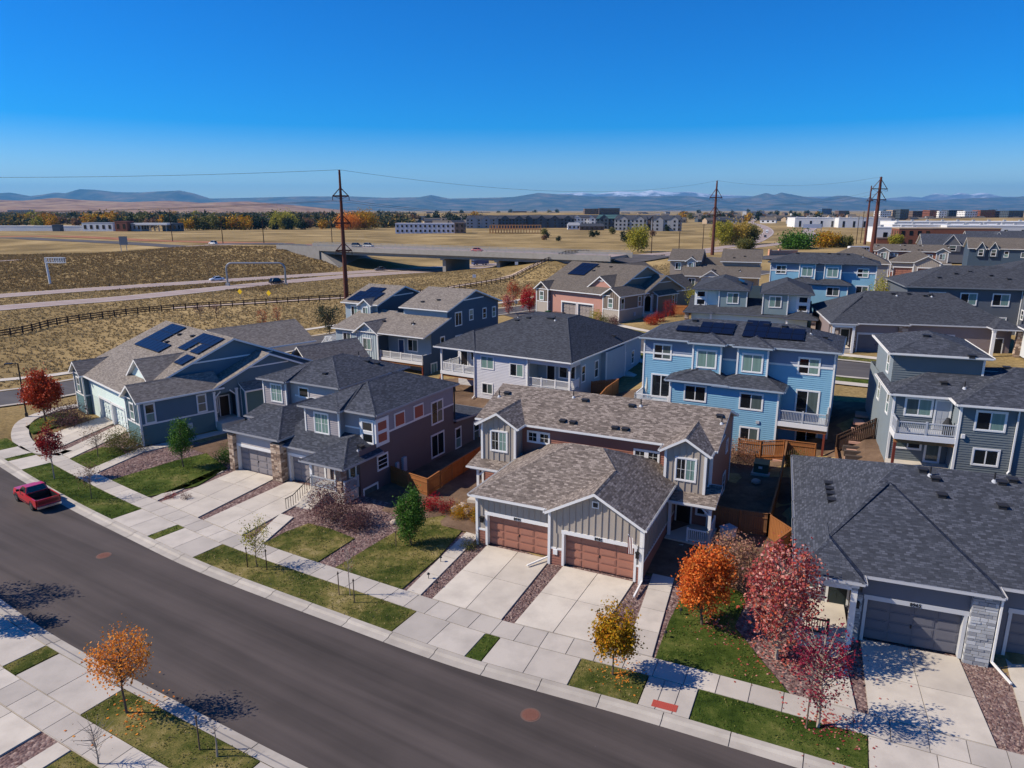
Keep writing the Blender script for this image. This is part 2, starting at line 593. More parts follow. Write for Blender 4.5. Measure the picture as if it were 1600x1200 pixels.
def W(s, d):
    s = s + S0
    k = 0
    while k < len(SL) - 2 and SL[k + 1] < s:
        k += 1
    a, b = CS[k], CS[k + 1]
    t = (b - a).normalized()
    # blend the normals for a smooth offset
    tn = (CS[min(k + 2, len(CS) - 1)] - CS[k]).normalized()
    tp = (CS[k + 1] - CS[max(k - 1, 0)]).normalized()
    f = (s - SL[k]) / max(SL[k + 1] - SL[k], 1e-6)
    n = (tp * (1 - f) + tn * f).normalized()
    p = a + t * (s - SL[k])
    return (p.x - n.y * d, p.y + n.x * d)

def strip(mb, s0, s1, d0, d1, z, step=1.5, m=0, th=None, z1=None):
    n = max(1, int(round((s1 - s0) / step)))
    z1 = z if z1 is None else z1
    for i in range(n):
        a, b = s0 + (s1 - s0) * i / n, s0 + (s1 - s0) * (i + 1) / n
        P = [W(a, d0), W(b, d0), W(b, d1), W(a, d1)]
        Z = [z, z, z1, z1]
        mb.poly([(p[0], p[1], q) for p, q in zip(P, Z)], m)
        if th:
            for i0, i1 in ((0, 1), (2, 3)):
                mb.poly([(P[i0][0], P[i0][1], Z[i0] - th), (P[i1][0], P[i1][1], Z[i1] - th), (P[i1][0], P[i1][1], Z[i1]), (P[i0][0], P[i0][1], Z[i0])], m)
    return mb
def prism(mb, pts, z, th, m=0):
    """flat polygon with thickness"""
    pts = [tuple(p[:2]) for p in pts]
    a = sum(p[0] * q[1] - q[0] * p[1] for p, q in zip(pts, pts[1:] + pts[:1]))
    if a < 0:
        pts = pts[::-1]
    mb.poly([(x, y, z) for x, y in pts], m)
    for p, q in zip(pts, pts[1:] + pts[:1]):
        mb.poly([(p[0], p[1], z - th), (q[0], q[1], z - th), (q[0], q[1], z), (p[0], p[1], z)], m)
    return mb
# ------------------------------------------------------------------ setting: streets, kerbs, walks, lawns
mb = MB(); strip(mb, -8, 92, -9.1, -0.42, 0.0, 1.2)
tag(mb.build('front_street', ASPH), 'dark asphalt residential street curving past the driveways', 'road', kind='structure')

def curb(name, label, d_gut, d_face, d_back, joints):
    """rolled kerb and gutter: one child per poured length"""
    base = MB(); strip(base, -8, 92, min(d_gut, d_back), max(d_gut, d_back), -0.03, 1.5)
    root = tag(base.build(name, CURB), label, 'curb', kind='structure')
    s = -8.0
    while s < 91:
        e = s + joints
        m = MB()
        n = 3
        for i in range(n):
            a, b = s + 0.02 + (e - s - 0.04) * i / n, s + 0.02 + (e - s - 0.04) * (i + 1) / n
            for q0, q1, z0, z1 in ((d_gut, d_face, 0.012, 0.03), (d_face, d_face + (d_back - d_face) * 0.35, 0.03, 0.125), (d_face + (d_back - d_face) * 0.35, d_back, 0.125, 0.13)):
                P = [W(a, q0), W(b, q0), W(b, q1), W(a, q1)]
                pts = [(P[0][0], P[0][1], z0), (P[1][0], P[1][1], z0), (P[2][0], P[2][1], z1), (P[3][0], P[3][1], z1)]
                m.poly(pts if d_back > d_gut else pts[::-1])
        m.build('curb_segment', CURB, root)
        s = e
    return root
curb('curb', 'rolled pale concrete curb on the house side of the street', -0.44, 0.0, 0.42, 3.05)
curb('curb.001', 'rolled pale concrete curb on the near side of the street', -9.08, -9.45, -9.85, 3.05)

def slab_quad(parent, P, z, name='slab', mat=None, gap=0.022, th=0.08):
    """one poured slab from four ground corners, pulled in by half a joint"""
    c = Vector((sum(p[0] for p in P) / 4, sum(p[1] for p in P) / 4))
    Q = []
    for i in range(4):
        p = Vector(P[i][:2]); a = Vector(P[i - 1][:2]); b = Vector(P[(i + 1) % 4][:2])
        d = ((a - p).normalized() + (b - p).normalized()) * gap
        Q.append(tuple(p + d))
    m = MB()
    prism(m, Q, 0.0, th)
    m.v = [(x - c.x, y - c.y, zz) for x, y, zz in m.v]
    o = m.build(name, mat or CONC_W, None)
    if isinstance(z, (tuple, list)):
        o.location = (c.x, c.y, z[0])
    else:
        o.location = (c.x, c.y, z)
    o.parent = parent
    return o

def lerp2(a, b, t):
    return (a[0] + (b[0] - a[0]) * t, a[1] + (b[1] - a[1]) * t)
def slab_field(name, label, P, nu, nv, z, mat, cat='driveway', uu=None, group=None):
    """driveway or walk: joint bed with its poured slabs on top; P = near-left, near-right, far-right, far-left"""
    bed = MB(); prism(bed, P, z - 0.035, 0.10)
    root = tag(bed.build(name, CURB), label, cat, group=group, kind='structure')
    us = uu or [i / nu for i in range(nu + 1)]
    for i in range(len(us) - 1):
        for j in range(nv):
            a, b, c, d = us[i], us[i + 1], j / nv, (j + 1) / nv
            q = []
            for u, v in ((a, c), (b, c), (b, d), (a, d)):
                q.append(lerp2(lerp2(P[0], P[1], u), lerp2(P[3], P[2], u), v))
            slab_quad(root, q, z, mat=mat)
    return root

# lots: mulch apron in front, bare yards behind
mb = MB(); strip(mb, -4, 88, 4.2, 14.5, 0.05, 2.0)
tag(mb.build('rock_bed', MULCH), 'brown and mauve rock mulch between the front driveways', 'gravel', kind='structure')
mb = MB(); strip(mb, 22, 60, -24, -13.35, 0.05, 2.0)
tag(mb.build('near_rock_bed', MULCH), 'rock mulch yard on the near side of the street', 'gravel', kind='structure')
def yard(name, s0, s1, d0, d1, mat, off, label):
    ns, nd = int((s1 - s0) / 1.5), int((d1 - d0) / 1.5)
    V, F = [], []
    for i in range(ns + 1):
        for j in range(nd + 1):
            V.append(W(s0 + (s1 - s0) * i / ns, d0 + (d1 - d0) * j / nd))
    Z = GZ_arr([v[0] for v in V], [v[1] for v in V]) + off
    for i in range(ns):
        for j in range(nd):
            a = i * (nd + 1) + j
            F.append((a, a + nd + 1, a + nd + 2, a + 1))
    me = bpy.data.meshes.new(name)
    me.from_pydata([(v[0], v[1], z) for v, z in zip(V, Z)], [], F)
    me.materials.append(mat)
    tag(link(name, me), label, 'yard', kind='structure')
yard('back_yard', 10, 92, 13, 48, DIRT, 0.03, 'bare brown back yards between the two rows of houses')

# sidewalk of single slabs
def sidewalk(name, label, s0, s1, d0, d1, z):
    bed = MB(); strip(bed, s0, s1, d0, d1, z - 0.04, 1.5, th=0.1)
    root = tag(bed.build(name, CURB), label, 'sidewalk', kind='structure')
    n = int(round((s1 - s0) / 1.52))
    for i in range(n):
        a, b = s0 + (s1 - s0) * i / n, s0 + (s1 - s0) * (i + 1) / n
        slab_quad(root, [W(a, d0), W(b, d0), W(b, d1), W(a, d1)], z, mat=CONC_W)
    return root
sidewalk('sidewalk', 'concrete sidewalk passing in front of the duplex driveways', 1.6, 90, 2.78, 4.32, 0.13)
sidewalk('sidewalk.001', 'concrete sidewalk on the near side of the street', 20, 62, -13.42, -12.0, 0.13)
# corner sidewalk that bends round to the side road
CRN = _smooth([(-43.2, 64.6), (-46.5, 65.6), (-49.6, 68.0), (-52.4, 71.6), (-54.4, 75.6), (-54.2, 79.4), (-51.8, 82.6), (-48.5, 86.5), (-41, 96), (-33, 106)], 3)
bed = MB()
root = None
prev = None
CR = []
for i, p in enumerate(CRN):
    t = (CRN[min(i + 1, len(CRN) - 1)] - CRN[max(i - 1, 0)]).normalized()
    n = Vector((-t.y, t.x)) * 0.8
    CR.append(((p - n), (p + n)))
for (a, b), (c, d) in zip(CR, CR[1:]):
    prism(bed, [a, c, d, b], 0.09, 0.1)
root = tag(bed.build('corner_sidewalk', CURB), 'concrete sidewalk bending round the corner lot by the lamp post', 'sidewalk', kind='structure')
for (a, b), (c, d) in zip(CR, CR[1:]):
    slab_quad(root, [tuple(a), tuple(c), tuple(d), tuple(b)], 0.13, mat=CONC_W)

LAWN_POLYS = {'green': [], 'dry': []}
def lawn(name, label, pts, mat=LAWN, z=0.13):
    LAWN_POLYS['green' if mat is LAWN else 'dry'].append([tuple(p) for p in pts])
    m = MB(); prism(m, pts, z, 0.16)
    o = m.build(name, mat)
    return tag(o, label, 'lawn', kind='structure')
def sdpoly(s0, s1, d0, d1):
    n = max(1, int((s1 - s0) / 1.6))
    lo = [W(s0 + (s1 - s0) * i / n, d0) for i in range(n + 1)]
    hi = [W(s0 + (s1 - s0) * i / n, d1) for i in range(n + 1)]
    return lo + hi[::-1]
D0, D1 = 0.43, 2.76
lawn('lawn_strip', 'green tree lawn beside the parked red pickup', sdpoly(4.3, 21.75, D0, D1))
lawn('lawn_strip.001', 'short grass strip between the grey duplex aprons', sdpoly(26.9, 27.75, D0, D1))
lawn('lawn_strip.002', 'long browning tree lawn with the staked saplings', sdpoly(32.6, 49.8, D0, D1), LAWN_T)
lawn('lawn_strip.003', 'short grass strip between the brown duplex aprons', sdpoly(54.7, 55.6, D0, D1))
lawn('lawn_strip.004', 'small tree lawn under the round yellow tree', sdpoly(60.45, 63.9, D0, D1), LAWN_T)
lawn('lawn_strip.005', 'tree lawn under the bare topped maroon tree', sdpoly(66.4, 73.8, D0, D1))
lawn('lawn_strip.006', 'thin grass strip at the left edge of the picture', sdpoly(-0.3, 0.7, D0, D1))
lawn('lawn_strip.007', 'tree lawn at the street corner', sdpoly(-7.5, -3.6, D0, 2.6))
lawn('lawn_strip.008', 'near side tree lawn under the small orange tree', sdpoly(41.5, 50.9, -11.98, -9.87), LAWN_T)
lawn('lawn_strip.009', 'short near side grass strip between two aprons', sdpoly(34.8, 35.9, -11.98, -9.87), LAWN_T)
lawn('lawn', 'bright green front lawn with the small upright pear tree', [W(13.4, 4.34), W(19.8, 4.34), W(20.9, 8), (-26.0, 60.6), (-29.6, 64.6), (-31.6, 62.6)])
lawn('lawn.001', 'small lawn with the leafless sapling beside the teal house drive', [W(4.6, 4.34), W(8.6, 4.34), (-36.6, 63.6), (-38.9, 66.2), (-40.8, 66.4)], LAWN)
lawn('lawn.002', 'corner lawn under the red orange maple by the lamp post', [(-52.9, 73.2), (-53.3, 75.8), (-52.9, 78.6), (-50.6, 78.4), (-48.6, 75.8), (-50.6, 70.9)], LAWN)
lawn('lawn.003', 'patchy front lawn below the purple leaved shrub', [W(35.0, 4.34), W(40.4, 4.34), (-11.3, 46.4), (-13.5, 48.0), (-15.3, 48.9), (-16.6, 47.4)], LAWN_T)
lawn('lawn.004', 'front lawn with the columnar green tree', [W(42.0, 4.34), W(47.5, 4.34), (-5.0, 43.6), (-3.6, 47.9), (-5.2, 50.3), (-7.4, 49.4), (-10.0, 45.0)], LAWN_T)
lawn('lawn.005', 'front lawn under the orange maple', [W(63.9, 4.34), W(70.4, 4.34), (13.0, 32.6), (12.6, 35.4), (14.4, 38.6), (13.2, 40.2), (11.4, 39.2), (10.3, 38.5), (9.0, 35.9)], LAWN)
lawn('lawn.006', 'dry lawn at the bottom left corner of the picture', sdpoly(43.4, 47.6, -18, -13.46), LAWN_T)

# aprons between sidewalk and kerb
def apron(name, label, s0, s1, n, d0=D0, d1=D1 + 0.0):
    bed = MB(); prism(bed, sdpoly(s0, s1, d0, d1), 0.09, 0.1)
    root = tag(bed.build(name, CURB), label, 'driveway apron', kind='structure')
    for i in range(n):
        a, b = s0 + (s1 - s0) * i / n, s0 + (s1 - s0) * (i + 1) / n
        slab_quad(root, [W(a, d0), W(b, d0), W(b, d1), W(a, d1)], 0.13, mat=CONC_W)
apron('apron', 'concrete apron below the left door of the brown duplex', 49.85, 54.65, 2)
apron('apron.001', 'concrete apron below the right door of the brown duplex', 55.65, 60.4, 2)
apron('apron.002', 'concrete apron below the left door of the grey duplex', 21.8, 26.85, 2)
apron('apron.003', 'concrete apron below the right door of the grey duplex', 27.8, 32.55, 2)
apron('apron.004', 'concrete apron of the teal house nearest the red pickup', 0.75, 4.25, 1)
apron('apron.005', 'concrete apron at the left edge of the picture', -3.55, -0.35, 1)
apron('apron.006', 'concrete crossing ramp with the red tactile panel', 63.95, 66.35, 3)
apron('apron.007', 'concrete apron of the dark roofed house on the right', 73.85, 79.2, 2)
apron('apron.008', 'concrete apron at the right edge of the picture', 80.6, 86, 2)
apron('apron.009', 'near side apron left of the small orange tree', 36.0, 41.45, 2, -11.98, -9.87)
apron('apron.010', 'near side apron at the left edge of the picture', 28.4, 34.75, 2, -11.98, -9.87)
apron('apron.011', 'near side apron at the bottom edge of the picture', 50.95, 56.5, 2, -11.98, -9.87)
m = MB(); prism(m, [W(64.55, 0.58), W(65.72, 0.62), W(65.72, 1.12), W(64.55, 1.08)], 0.142, 0.02)
dome_o = tag(m.build('tactile_panel', paint('tactile_red', (168, 74, 62), 0.7)), 'red tactile warning panel set into the crossing ramp', 'tactile panel')
m = MB()
p0, px, py = W(64.55, 0.58), W(65.72, 0.6), W(64.55, 1.1)
for i in range(14):
    for j in range(6):
        u, v = (i + 0.5) / 14, (j + 0.5) / 6
        x = p0[0] + (px[0] - p0[0]) * u + (py[0] - p0[0]) * v
        y = p0[1] + (px[1] - p0[1]) * u + (py[1] - p0[1]) * v
        m.tube((x, y, 0.141), (x, y, 0.15), 0.022, 0.014, 6)
tag(m.build('dome_bumps', MATS['tactile_red'], dome_o), kind='stuff')

# driveways and walks
A_, B_, C_, D_ = FA.w, FB.w, FC.w, FD.w
slab_field('driveway', 'two lane concrete driveway at the left door of the brown duplex', [W(49.8, 4.36), W(54.85, 4.36), A_(-1.15, 0.62), A_(-5.95, 0.62)], 2, 2, 0.13, CONC)
slab_field('driveway.001', 'two lane concrete driveway at the right door of the brown duplex', [W(55.75, 4.36), W(60.6, 4.36), A_(4.75, 0.12), A_(-0.05, 0.12)], 2, 2, 0.13, CONC)
slab_field('driveway.002', 'concrete driveway at the left door of the grey duplex', [W(21.75, 4.36), W(26.9, 4.36), B_(4.45, 0.15), B_(-0.15, 0.15)], 2, 3, 0.13, CONC)
slab_field('driveway.003', 'concrete driveway at the right door of the grey duplex', [W(27.65, 4.36), W(32.5, 4.36), B_(10.1, 0.1), B_(6.05, 0.1)], 2, 3, 0.13, CONC)
slab_field('driveway.004', 'concrete driveway at the right door of the teal house', [W(1.75, 4.4), W(4.45, 4.36), C_(-6.4, 0.85), C_(-9.6, 0.85)], 2, 3, 0.13, CONC)
slab_field('driveway.005', 'concrete driveway at the left door of the teal house', [(-49.0, 69.2), (-45.0, 65.9), C_(-10.6, 0.85), C_(-14.3, 0.85)], 2, 2, 0.13, CONC)
slab_field('driveway.006', 'concrete driveway of the dark roofed house dappled with tree shadow', [W(73.9, 4.36), W(79.0, 4.36), D_(4.6, 0.1), D_(-0.1, 0.1)], 2, 2, 0.13, CONC)
slab_field('driveway.007', 'concrete driveway cut by the right edge of the picture', [W(80.3, 4.36), W(86, 4.36), D_(11.6, 1.2), D_(6.9, 1.2)], 2, 2, 0.13, CONC)
slab_field('driveway.008', 'near side driveway at the left edge of the picture', [W(36.2, -13.46), W(41.0, -13.46), W(41.0, -20), W(36.2, -20)], 2, 2, 0.13, CONC)
slab_field('driveway.009', 'near side driveway left of the picture', [W(29.2, -13.46), W(34.6, -13.46), W(34.6, -20), W(29.2, -20)], 2, 2, 0.13, CONC)
slab_field('front_walk', 'concrete walk along the right side of the brown duplex', [W(62.35, 4.36), W(63.75, 4.36), A_(6.75, 4.2), A_(5.35, 4.2)], 1, 5, 0.14, CONC_W, 'walk')
slab_field('front_walk.001', 'concrete walk along the left side of the brown duplex', [W(47.85, 4.36), W(48.95, 4.36), A_(-7.5, 7.6), A_(-8.7, 7.6)], 1, 6, 0.13, CONC, 'walk')
slab_field('front_walk.002', 'narrow concrete walk left of the grey duplex driveway', [W(20.3, 4.36), W(21.2, 4.36), B_(-0.9, -1.0), B_(-1.9, -1.0)], 1, 4, 0.13, CONC, 'walk')
slab_field('front_walk.003', 'concrete steps walk up to the grey duplex porch', [W(33.7, 4.36), W(35.0, 4.36), B_(11.9, -5.2), B_(10.5, -5.2)], 1, 3, 0.14, CONC, 'walk')
slab_field('front_walk.004', 'stepped concrete walk beside the teal house', [W(9.0, 4.36), W(10.5, 4.36), C_(1.9, -0.6), C_(0.5, -0.6)], 1, 3, 0.14, CONC, 'walk')
slab_field('front_walk.005', 'concrete walk up to the dark roofed house porch', [W(72.0, 4.36), W(73.4, 4.36), D_(-1.0, -2.2), D_(-2.3, -2.2)], 1, 3, 0.14, CONC, 'walk')
slab_field('front_walk.006', 'side walk beside the teal house entrance', [C_(0.6, -0.6), C_(2.0, -0.6), C_(2.0, 8.5), C_(0.6, 8.5)], 1, 5, 0.14, CONC, 'walk')
slab_field('front_walk.007', 'near side walk beside the bottom left lawn', [W(42.3, -13.46), W(43.3, -13.46), W(43.3, -18), W(42.3, -18)], 1, 3, 0.13, CONC, 'walk')

# manholes
for k, (x, y, lab) in enumerate(((0.87, 28.34, 'rust red manhole cover in the middle of the street'), (-27.99, 44.03, 'rust red manhole cover farther up the street'))):
    m = MB(); m.tube((0, 0, -0.05), (0, 0, 0.006), 0.48, 0.48, 28)
    o = tag(m.build('manhole_cover', paint('manhole_ring', (104, 82, 74), 0.8)), lab, 'manhole cover')
    o.location = (x, y, 0)
    m = MB(); m.tube((0, 0, 0.0), (0, 0, 0.016), 0.40, 0.395, 28)
    for i in range(-3, 4):
        for j in range(-3, 4):
            if i * i + j * j < 10:
                m.box(i * 0.1 - 0.03, i * 0.1 + 0.03, j * 0.1 - 0.03, j * 0.1 + 0.03, 0.014, 0.022)
    m.build('lid', paint('manhole_rust', (116, 78, 66), 0.8), o)

# ------------------------------------------------------------------ other roads draped on the terrain
def ribbon(name, label, pts, o0, o1, off, mat, cat='road', n=6, cross=3, kind='structure', parent=None, th=0.0):
    P = _smooth(pts, n) if n > 1 else [Vector(p) for p in pts]
    V, F = [], []
    for i, p in enumerate(P):
        t = (P[min(i + 1, len(P) - 1)] - P[max(i - 1, 0)]).normalized()
        nn = Vector((-t.y, t.x))
        for j in range(cross + 1):
            V.append(p + nn * (o0 + (o1 - o0) * j / cross))
    Z = GZ_arr([v.x for v in V], [v.y for v in V]) + off
    k = cross + 1
    for i in range(len(P) - 1):
        for j in range(cross):
            a = i * k + j
            F.append((a, a + k, a + k + 1, a + 1))
    me = bpy.data.meshes.new(name)
    me.from_pydata([(v.x, v.y, z) for v, z in zip(V, Z)], [], F)
    me.materials.append(mat)
    me.update()
    if me.polygons[0].normal.z < 0:
        me.flip_normals()
    o = link(name, me, parent)
    return tag(o, label, cat, kind=kind)
RA = [(-130, 48), (-100, 63), (-78, 76), (-64, 85.5), (-59, 91), (-41, 114.7), (-35, 122.5), (-18, 137), (0, 148), (20, 165), (46, 192), (80, 222)]
RB = [(0.5, 146), (7, 131), (15, 111), (26, 95.5), (41, 82.2), (58, 69.5), (80, 57), (110, 44)]
ASPH2 = asphalt('back_street_asphalt', (70, 67, 68), (96, 93, 92))
ribbon('side_road', 'grey asphalt side road passing behind the teal house', RA, -4.2, 4.2, 0.02, ASPH2)
ribbon('side_road_curb', 'pale curb on the field side of the side road', RA, 4.2, 4.9, 0.10, CURB, 'curb', cross=1)
ribbon('side_road_curb.001', 'pale curb on the house side of the side road', RA[2:], -4.9, -4.2, 0.10, CURB, 'curb', cross=1)
ribbon('back_street', 'asphalt street running between the second and third house rows', RB, -4.2, 4.2, 0.026, ASPH2)
ribbon('back_street_curb', 'pale curb on the far side of the back street', RB[1:], 4.2, 4.9, 0.11, CURB, 'curb', cross=1)
ribbon('back_street_curb.001', 'pale curb on the near side of the back street', RB[1:], -4.9, -4.2, 0.11, CURB, 'curb', cross=1)
ribbon('back_sidewalk', 'sidewalk on the far side of the back street', RB[1:], 7.0, 8.5, 0.09, CONC, 'sidewalk', cross=1)
ribbon('back_sidewalk.001', 'sidewalk on the near side of the back street', RB[1:], -8.5, -7.0, 0.09, CONC, 'sidewalk', cross=1)
ribbon('back_lawn', 'dry grass verge along the back street', RB[1:], 4.95, 6.95, 0.07, LAWN_T, 'lawn', cross=1)
ribbon('back_lawn.001', 'green verge along the back street', RB[1:], -6.95, -4.95, 0.07, LAWN, 'lawn', cross=1)
FSW = [(-92, 76), (-75, 92.5), (-64, 100), (-52, 117), (-46, 127), (-38, 137), (-20, 151.5), (-3, 161.5), (12, 181), (36, 208)]
ribbon('field_sidewalk', 'thin pale sidewalk along the dry field', FSW, -0.9, 0.9, 0.05, CONC, 'sidewalk', cross=1)
ribbon('trail', 'pale gravel trail beside the dark rail fence', [(-82, 169), (-63, 177.5), (-45, 186), (-27, 190), (-13, 211), (8, 240), (24, 268), (44, 303)], -1.6, 1.6, 0.05, concrete('trail_gravel', (186, 166, 146), (176, 156, 138), (160, 142, 124)), 'trail')
NEARH = [(-230, 40), (-170, 110), (-124, 169), (-104, 189), (-87.5, 214), (-60, 251), (-38, 271), (-8, 292), (30, 318), (70, 348), (122, 395), (180, 468), (238, 560), (294, 716), (377, 903), (540, 1300), (800, 1900)]
FARH = [(-250, 70), (-190, 135), (-141, 194), (-123, 213), (-98, 236), (-63, 267), (-40, 286), (-10, 308), (36, 340), (98, 388), (142, 447), (178, 520), (255, 716), (340, 980), (480, 1450), (700, 2000)]
HO = ribbon('highway', 'near pinkish concrete carriageway of the highway', NEARH, -5.4, 5.4, 0.05, HWAY)
HO2 = ribbon('highway.001', 'far pinkish concrete carriageway of the highway', FARH, -5.2, 5.2, 0.05, HWAY)
LINE = plain('road_line_white', (225, 225, 220), 0.6)
for P_, par in ((NEARH, HO), (FARH, HO2)):
    for o in (-4.4, 4.2):
        l = ribbon('edge_line', None, P_, o, o + 0.2, 0.056, LINE, None, cross=1, kind=None, parent=par)
ribbon('ramp_road', 'narrow pale ramp climbing the embankment', [(-330, 190), (-262, 240), (-206, 289), (-186, 318), (-160, 342), (-128, 345), (-104, 332)], -3.2, 3.2, 0.06, HWAY)
ribbon('bridge_road', 'grey road leading onto the overpass', [(-420, 520), (-330, 470), (-232, 415), (-170, 375), (-120, 344), (-88, 323)], -6, 6, 0.07, ASPH2)
ribbon('bridge_road.001', 'grey road leaving the overpass past the fence', [(14, 262), (36, 259), (58, 268), (90, 290), (130, 330)], -7.5, 7.5, 0.35, ASPH2)
ribbon('construction_dirt', 'reddish bare earth strip beside the overpass road', [(-420, 545), (-330, 500), (-232, 446), (-140, 400), (-60, 380), (10, 330)], -9, 9, 0.06, grassmat('red_earth', [(126, 82, 62), (160, 112, 86), (176, 134, 104)], 0.1), 'bare earth')

# ------------------------------------------------------------------ overpass
BX, BY = (-74.0, 290.5), (11.0, 243.0)
ba = math.degrees(math.atan2(BY[1] - BX[1], BY[0] - BX[0]))
FBR = Fr(BX[0], BX[1], ba)
LB = math.hypot(BY[0] - BX[0], BY[1] - BX[1])
BC = concrete('bridge_concrete', (156, 152, 146), (148, 144, 138), (132, 128, 122))
br = empty('overpass_bridge', (BX[0], BX[1], 0), R(ba), 'long concrete overpass crossing the highway on two wall piers', 'bridge')
m = MB(); m.box(-6, LB + 22, 0.0, 21, 7.0, 7.75); m.build('deck', BC, br)
m = MB(); m.box(-6, LB + 22, 0.7, 20.3, 7.753, 7.80); m.build('roadway', HWAY, br)
m = MB(); m.box(-30, LB + 24, -0.25, 0.2, 6.75, 8.6); m.build('parapet', BC, br)
m = MB(); m.box(-30, LB + 24, 20.8, 21.2, 6.75, 8.6); m.build('parapet', BC, br)
for y in (1.4, 5.9, 10.4, 14.9, 19.4):
    m = MB(); m.box(-5.5, LB + 18, y - 0.3, y + 0.3, 5.7, 6.997); m.box(-5.5, LB + 18, y - 0.55, y + 0.55, 5.5, 5.697); m.build('girder', BC, br)
for x in (LB * 0.56, LB * 0.80):
    m = MB(); m.box(x - 0.7, x + 0.7, 2.2, 18.8, -1.5, 5.0); m.box(x - 0.9, x + 0.9, 1.0, 20, 4.9, 5.49); m.build('pier', BC, br)
m = MB()
for x0, x1, z0, z1 in ((-5.5, 9, 6.6, -0.4),):
    m.poly([(x0, 0.3, z0), (x1, -3, z1), (x1, 24, z1), (x0, 20.7, z0)]); m.poly([(x0, 0.3, z0), (x0, 0.3, -1), (x1, -3, -1), (x1, -3, z1)]); m.poly([(x0, 20.7, z0), (x1, 24, z1), (x1, 24, -1), (x0, 20.7, -1)])
m.build('slope_paving', BC, br)
m = MB(); m.box(-7.5, -5.6, 0.4, 20.6, -1, 6.9); m.poly([(-26, -0.3, 7.4), (-7.5, -0.3, 1.5), (-5.6, -0.3, 0.6), (-5.6, -0.3, 7.4)]); m.build('abutment', BC, br)
m = MB(); m.box(LB + 15, LB + 17, 0.4, 20.6, 0, 6.9); m.build('abutment', BC, br)
m = MB()
for y in (0.0, 21.0):
    for z in (8.85, 9.1):
        m.box(-29, LB + 23, y - 0.05, y + 0.05, z - 0.05, z + 0.05)
    for i in range(40):
        x = -29 + i * (LB + 52) / 39
        m.box(x - 0.06, x + 0.06, y - 0.06, y + 0.06, 8.58, 9.14)
m.build('rail', GALV, br)
# ------------------------------------------------------------------ house kit
CACHE = {}
def casing_mesh(w, h, style, trim):
    k = ('win', round(w, 2), round(h, 2), style, trim.name)
    if k in CACHE:
        return CACHE[k]
    t, m = 0.11, MB()
    hw = w / 2
    m.box(-hw - t, hw + t, -0.05, 0.03, -t, 0)
    m.box(-hw - t, hw + t, -0.055, 0.03, h, h + t + 0.02)
    m.box(-hw - t, -hw, -0.05, 0.03, 0, h)
    m.box(hw, hw + t, -0.05, 0.03, 0, h)
    s = 0.045
    for x0, x1, z0, z1 in ((-hw, hw, 0, s), (-hw, hw, h - s, h), (-hw, -hw + s, s, h - s), (hw - s, hw, s, h - s)):
        m.box(x0, x1, -0.028, 0.02, z0, z1)
    panes = []
    if style in ('slide', 'door', 'grid'):
        m.box(-0.04, 0.04, -0.036, 0.02, s, h - s)
        panes = [(-hw + s, -0.04, s, h - s), (0.04, hw - s, s, h - s)]
    elif style == 'dh':
        m.box(-hw + s, hw - s, -0.036, 0.02, h / 2 - 0.04, h / 2 + 0.04)
        panes = [(-hw + s, hw - s, s, h / 2 - 0.04), (-hw + s, hw - s, h / 2 + 0.04, h - s)]
    elif style == 'twin':
        m.box(-0.16, 0.16, -0.05, 0.02, 0, h)
        panes = [(-hw + s, -0.16, s, h - s), (0.16, hw - s, s, h - s)]
    elif style == 'stack3':
        for i in (1, 2):
            m.box(-hw + s, hw - s, -0.036, 0.02, h * i / 3 - 0.03, h * i / 3 + 0.03)
        panes = [(-hw + s, hw - s, h * i / 3 + 0.03, h * (i + 1) / 3 - 0.03) for i in range(3)]
    else:
        panes = [(-hw + s, hw - s, s, h - s)]
    if style in ('grid', 'twin'):
        for a, b, c, d in panes:
            xm, zm = (a + b) / 2, (c + d) / 2
            m.box(xm - 0.014, xm + 0.014, -0.022, 0.01, c, d)
            m.box(a, b, -0.0225, 0.01, zm - 0.014, zm + 0.014)
    CACHE[k] = (m.mesh('casing', [trim]), panes)
    return CACHE[k]
def pane_mesh(w, h, mat):
    k = ('pane', round(w, 3), round(h, 3), mat.name)
    if k not in CACHE:
        m = MB(); m.box(-w / 2, w / 2, -0.012, 0.0, 0, h)
        CACHE[k] = m.mesh('pane', [mat])
    return CACHE[k]
RZ = {'f': 0.0, 'r': R(90), 'b': R(180), 'l': R(-90)}
HRND = random.Random(3)

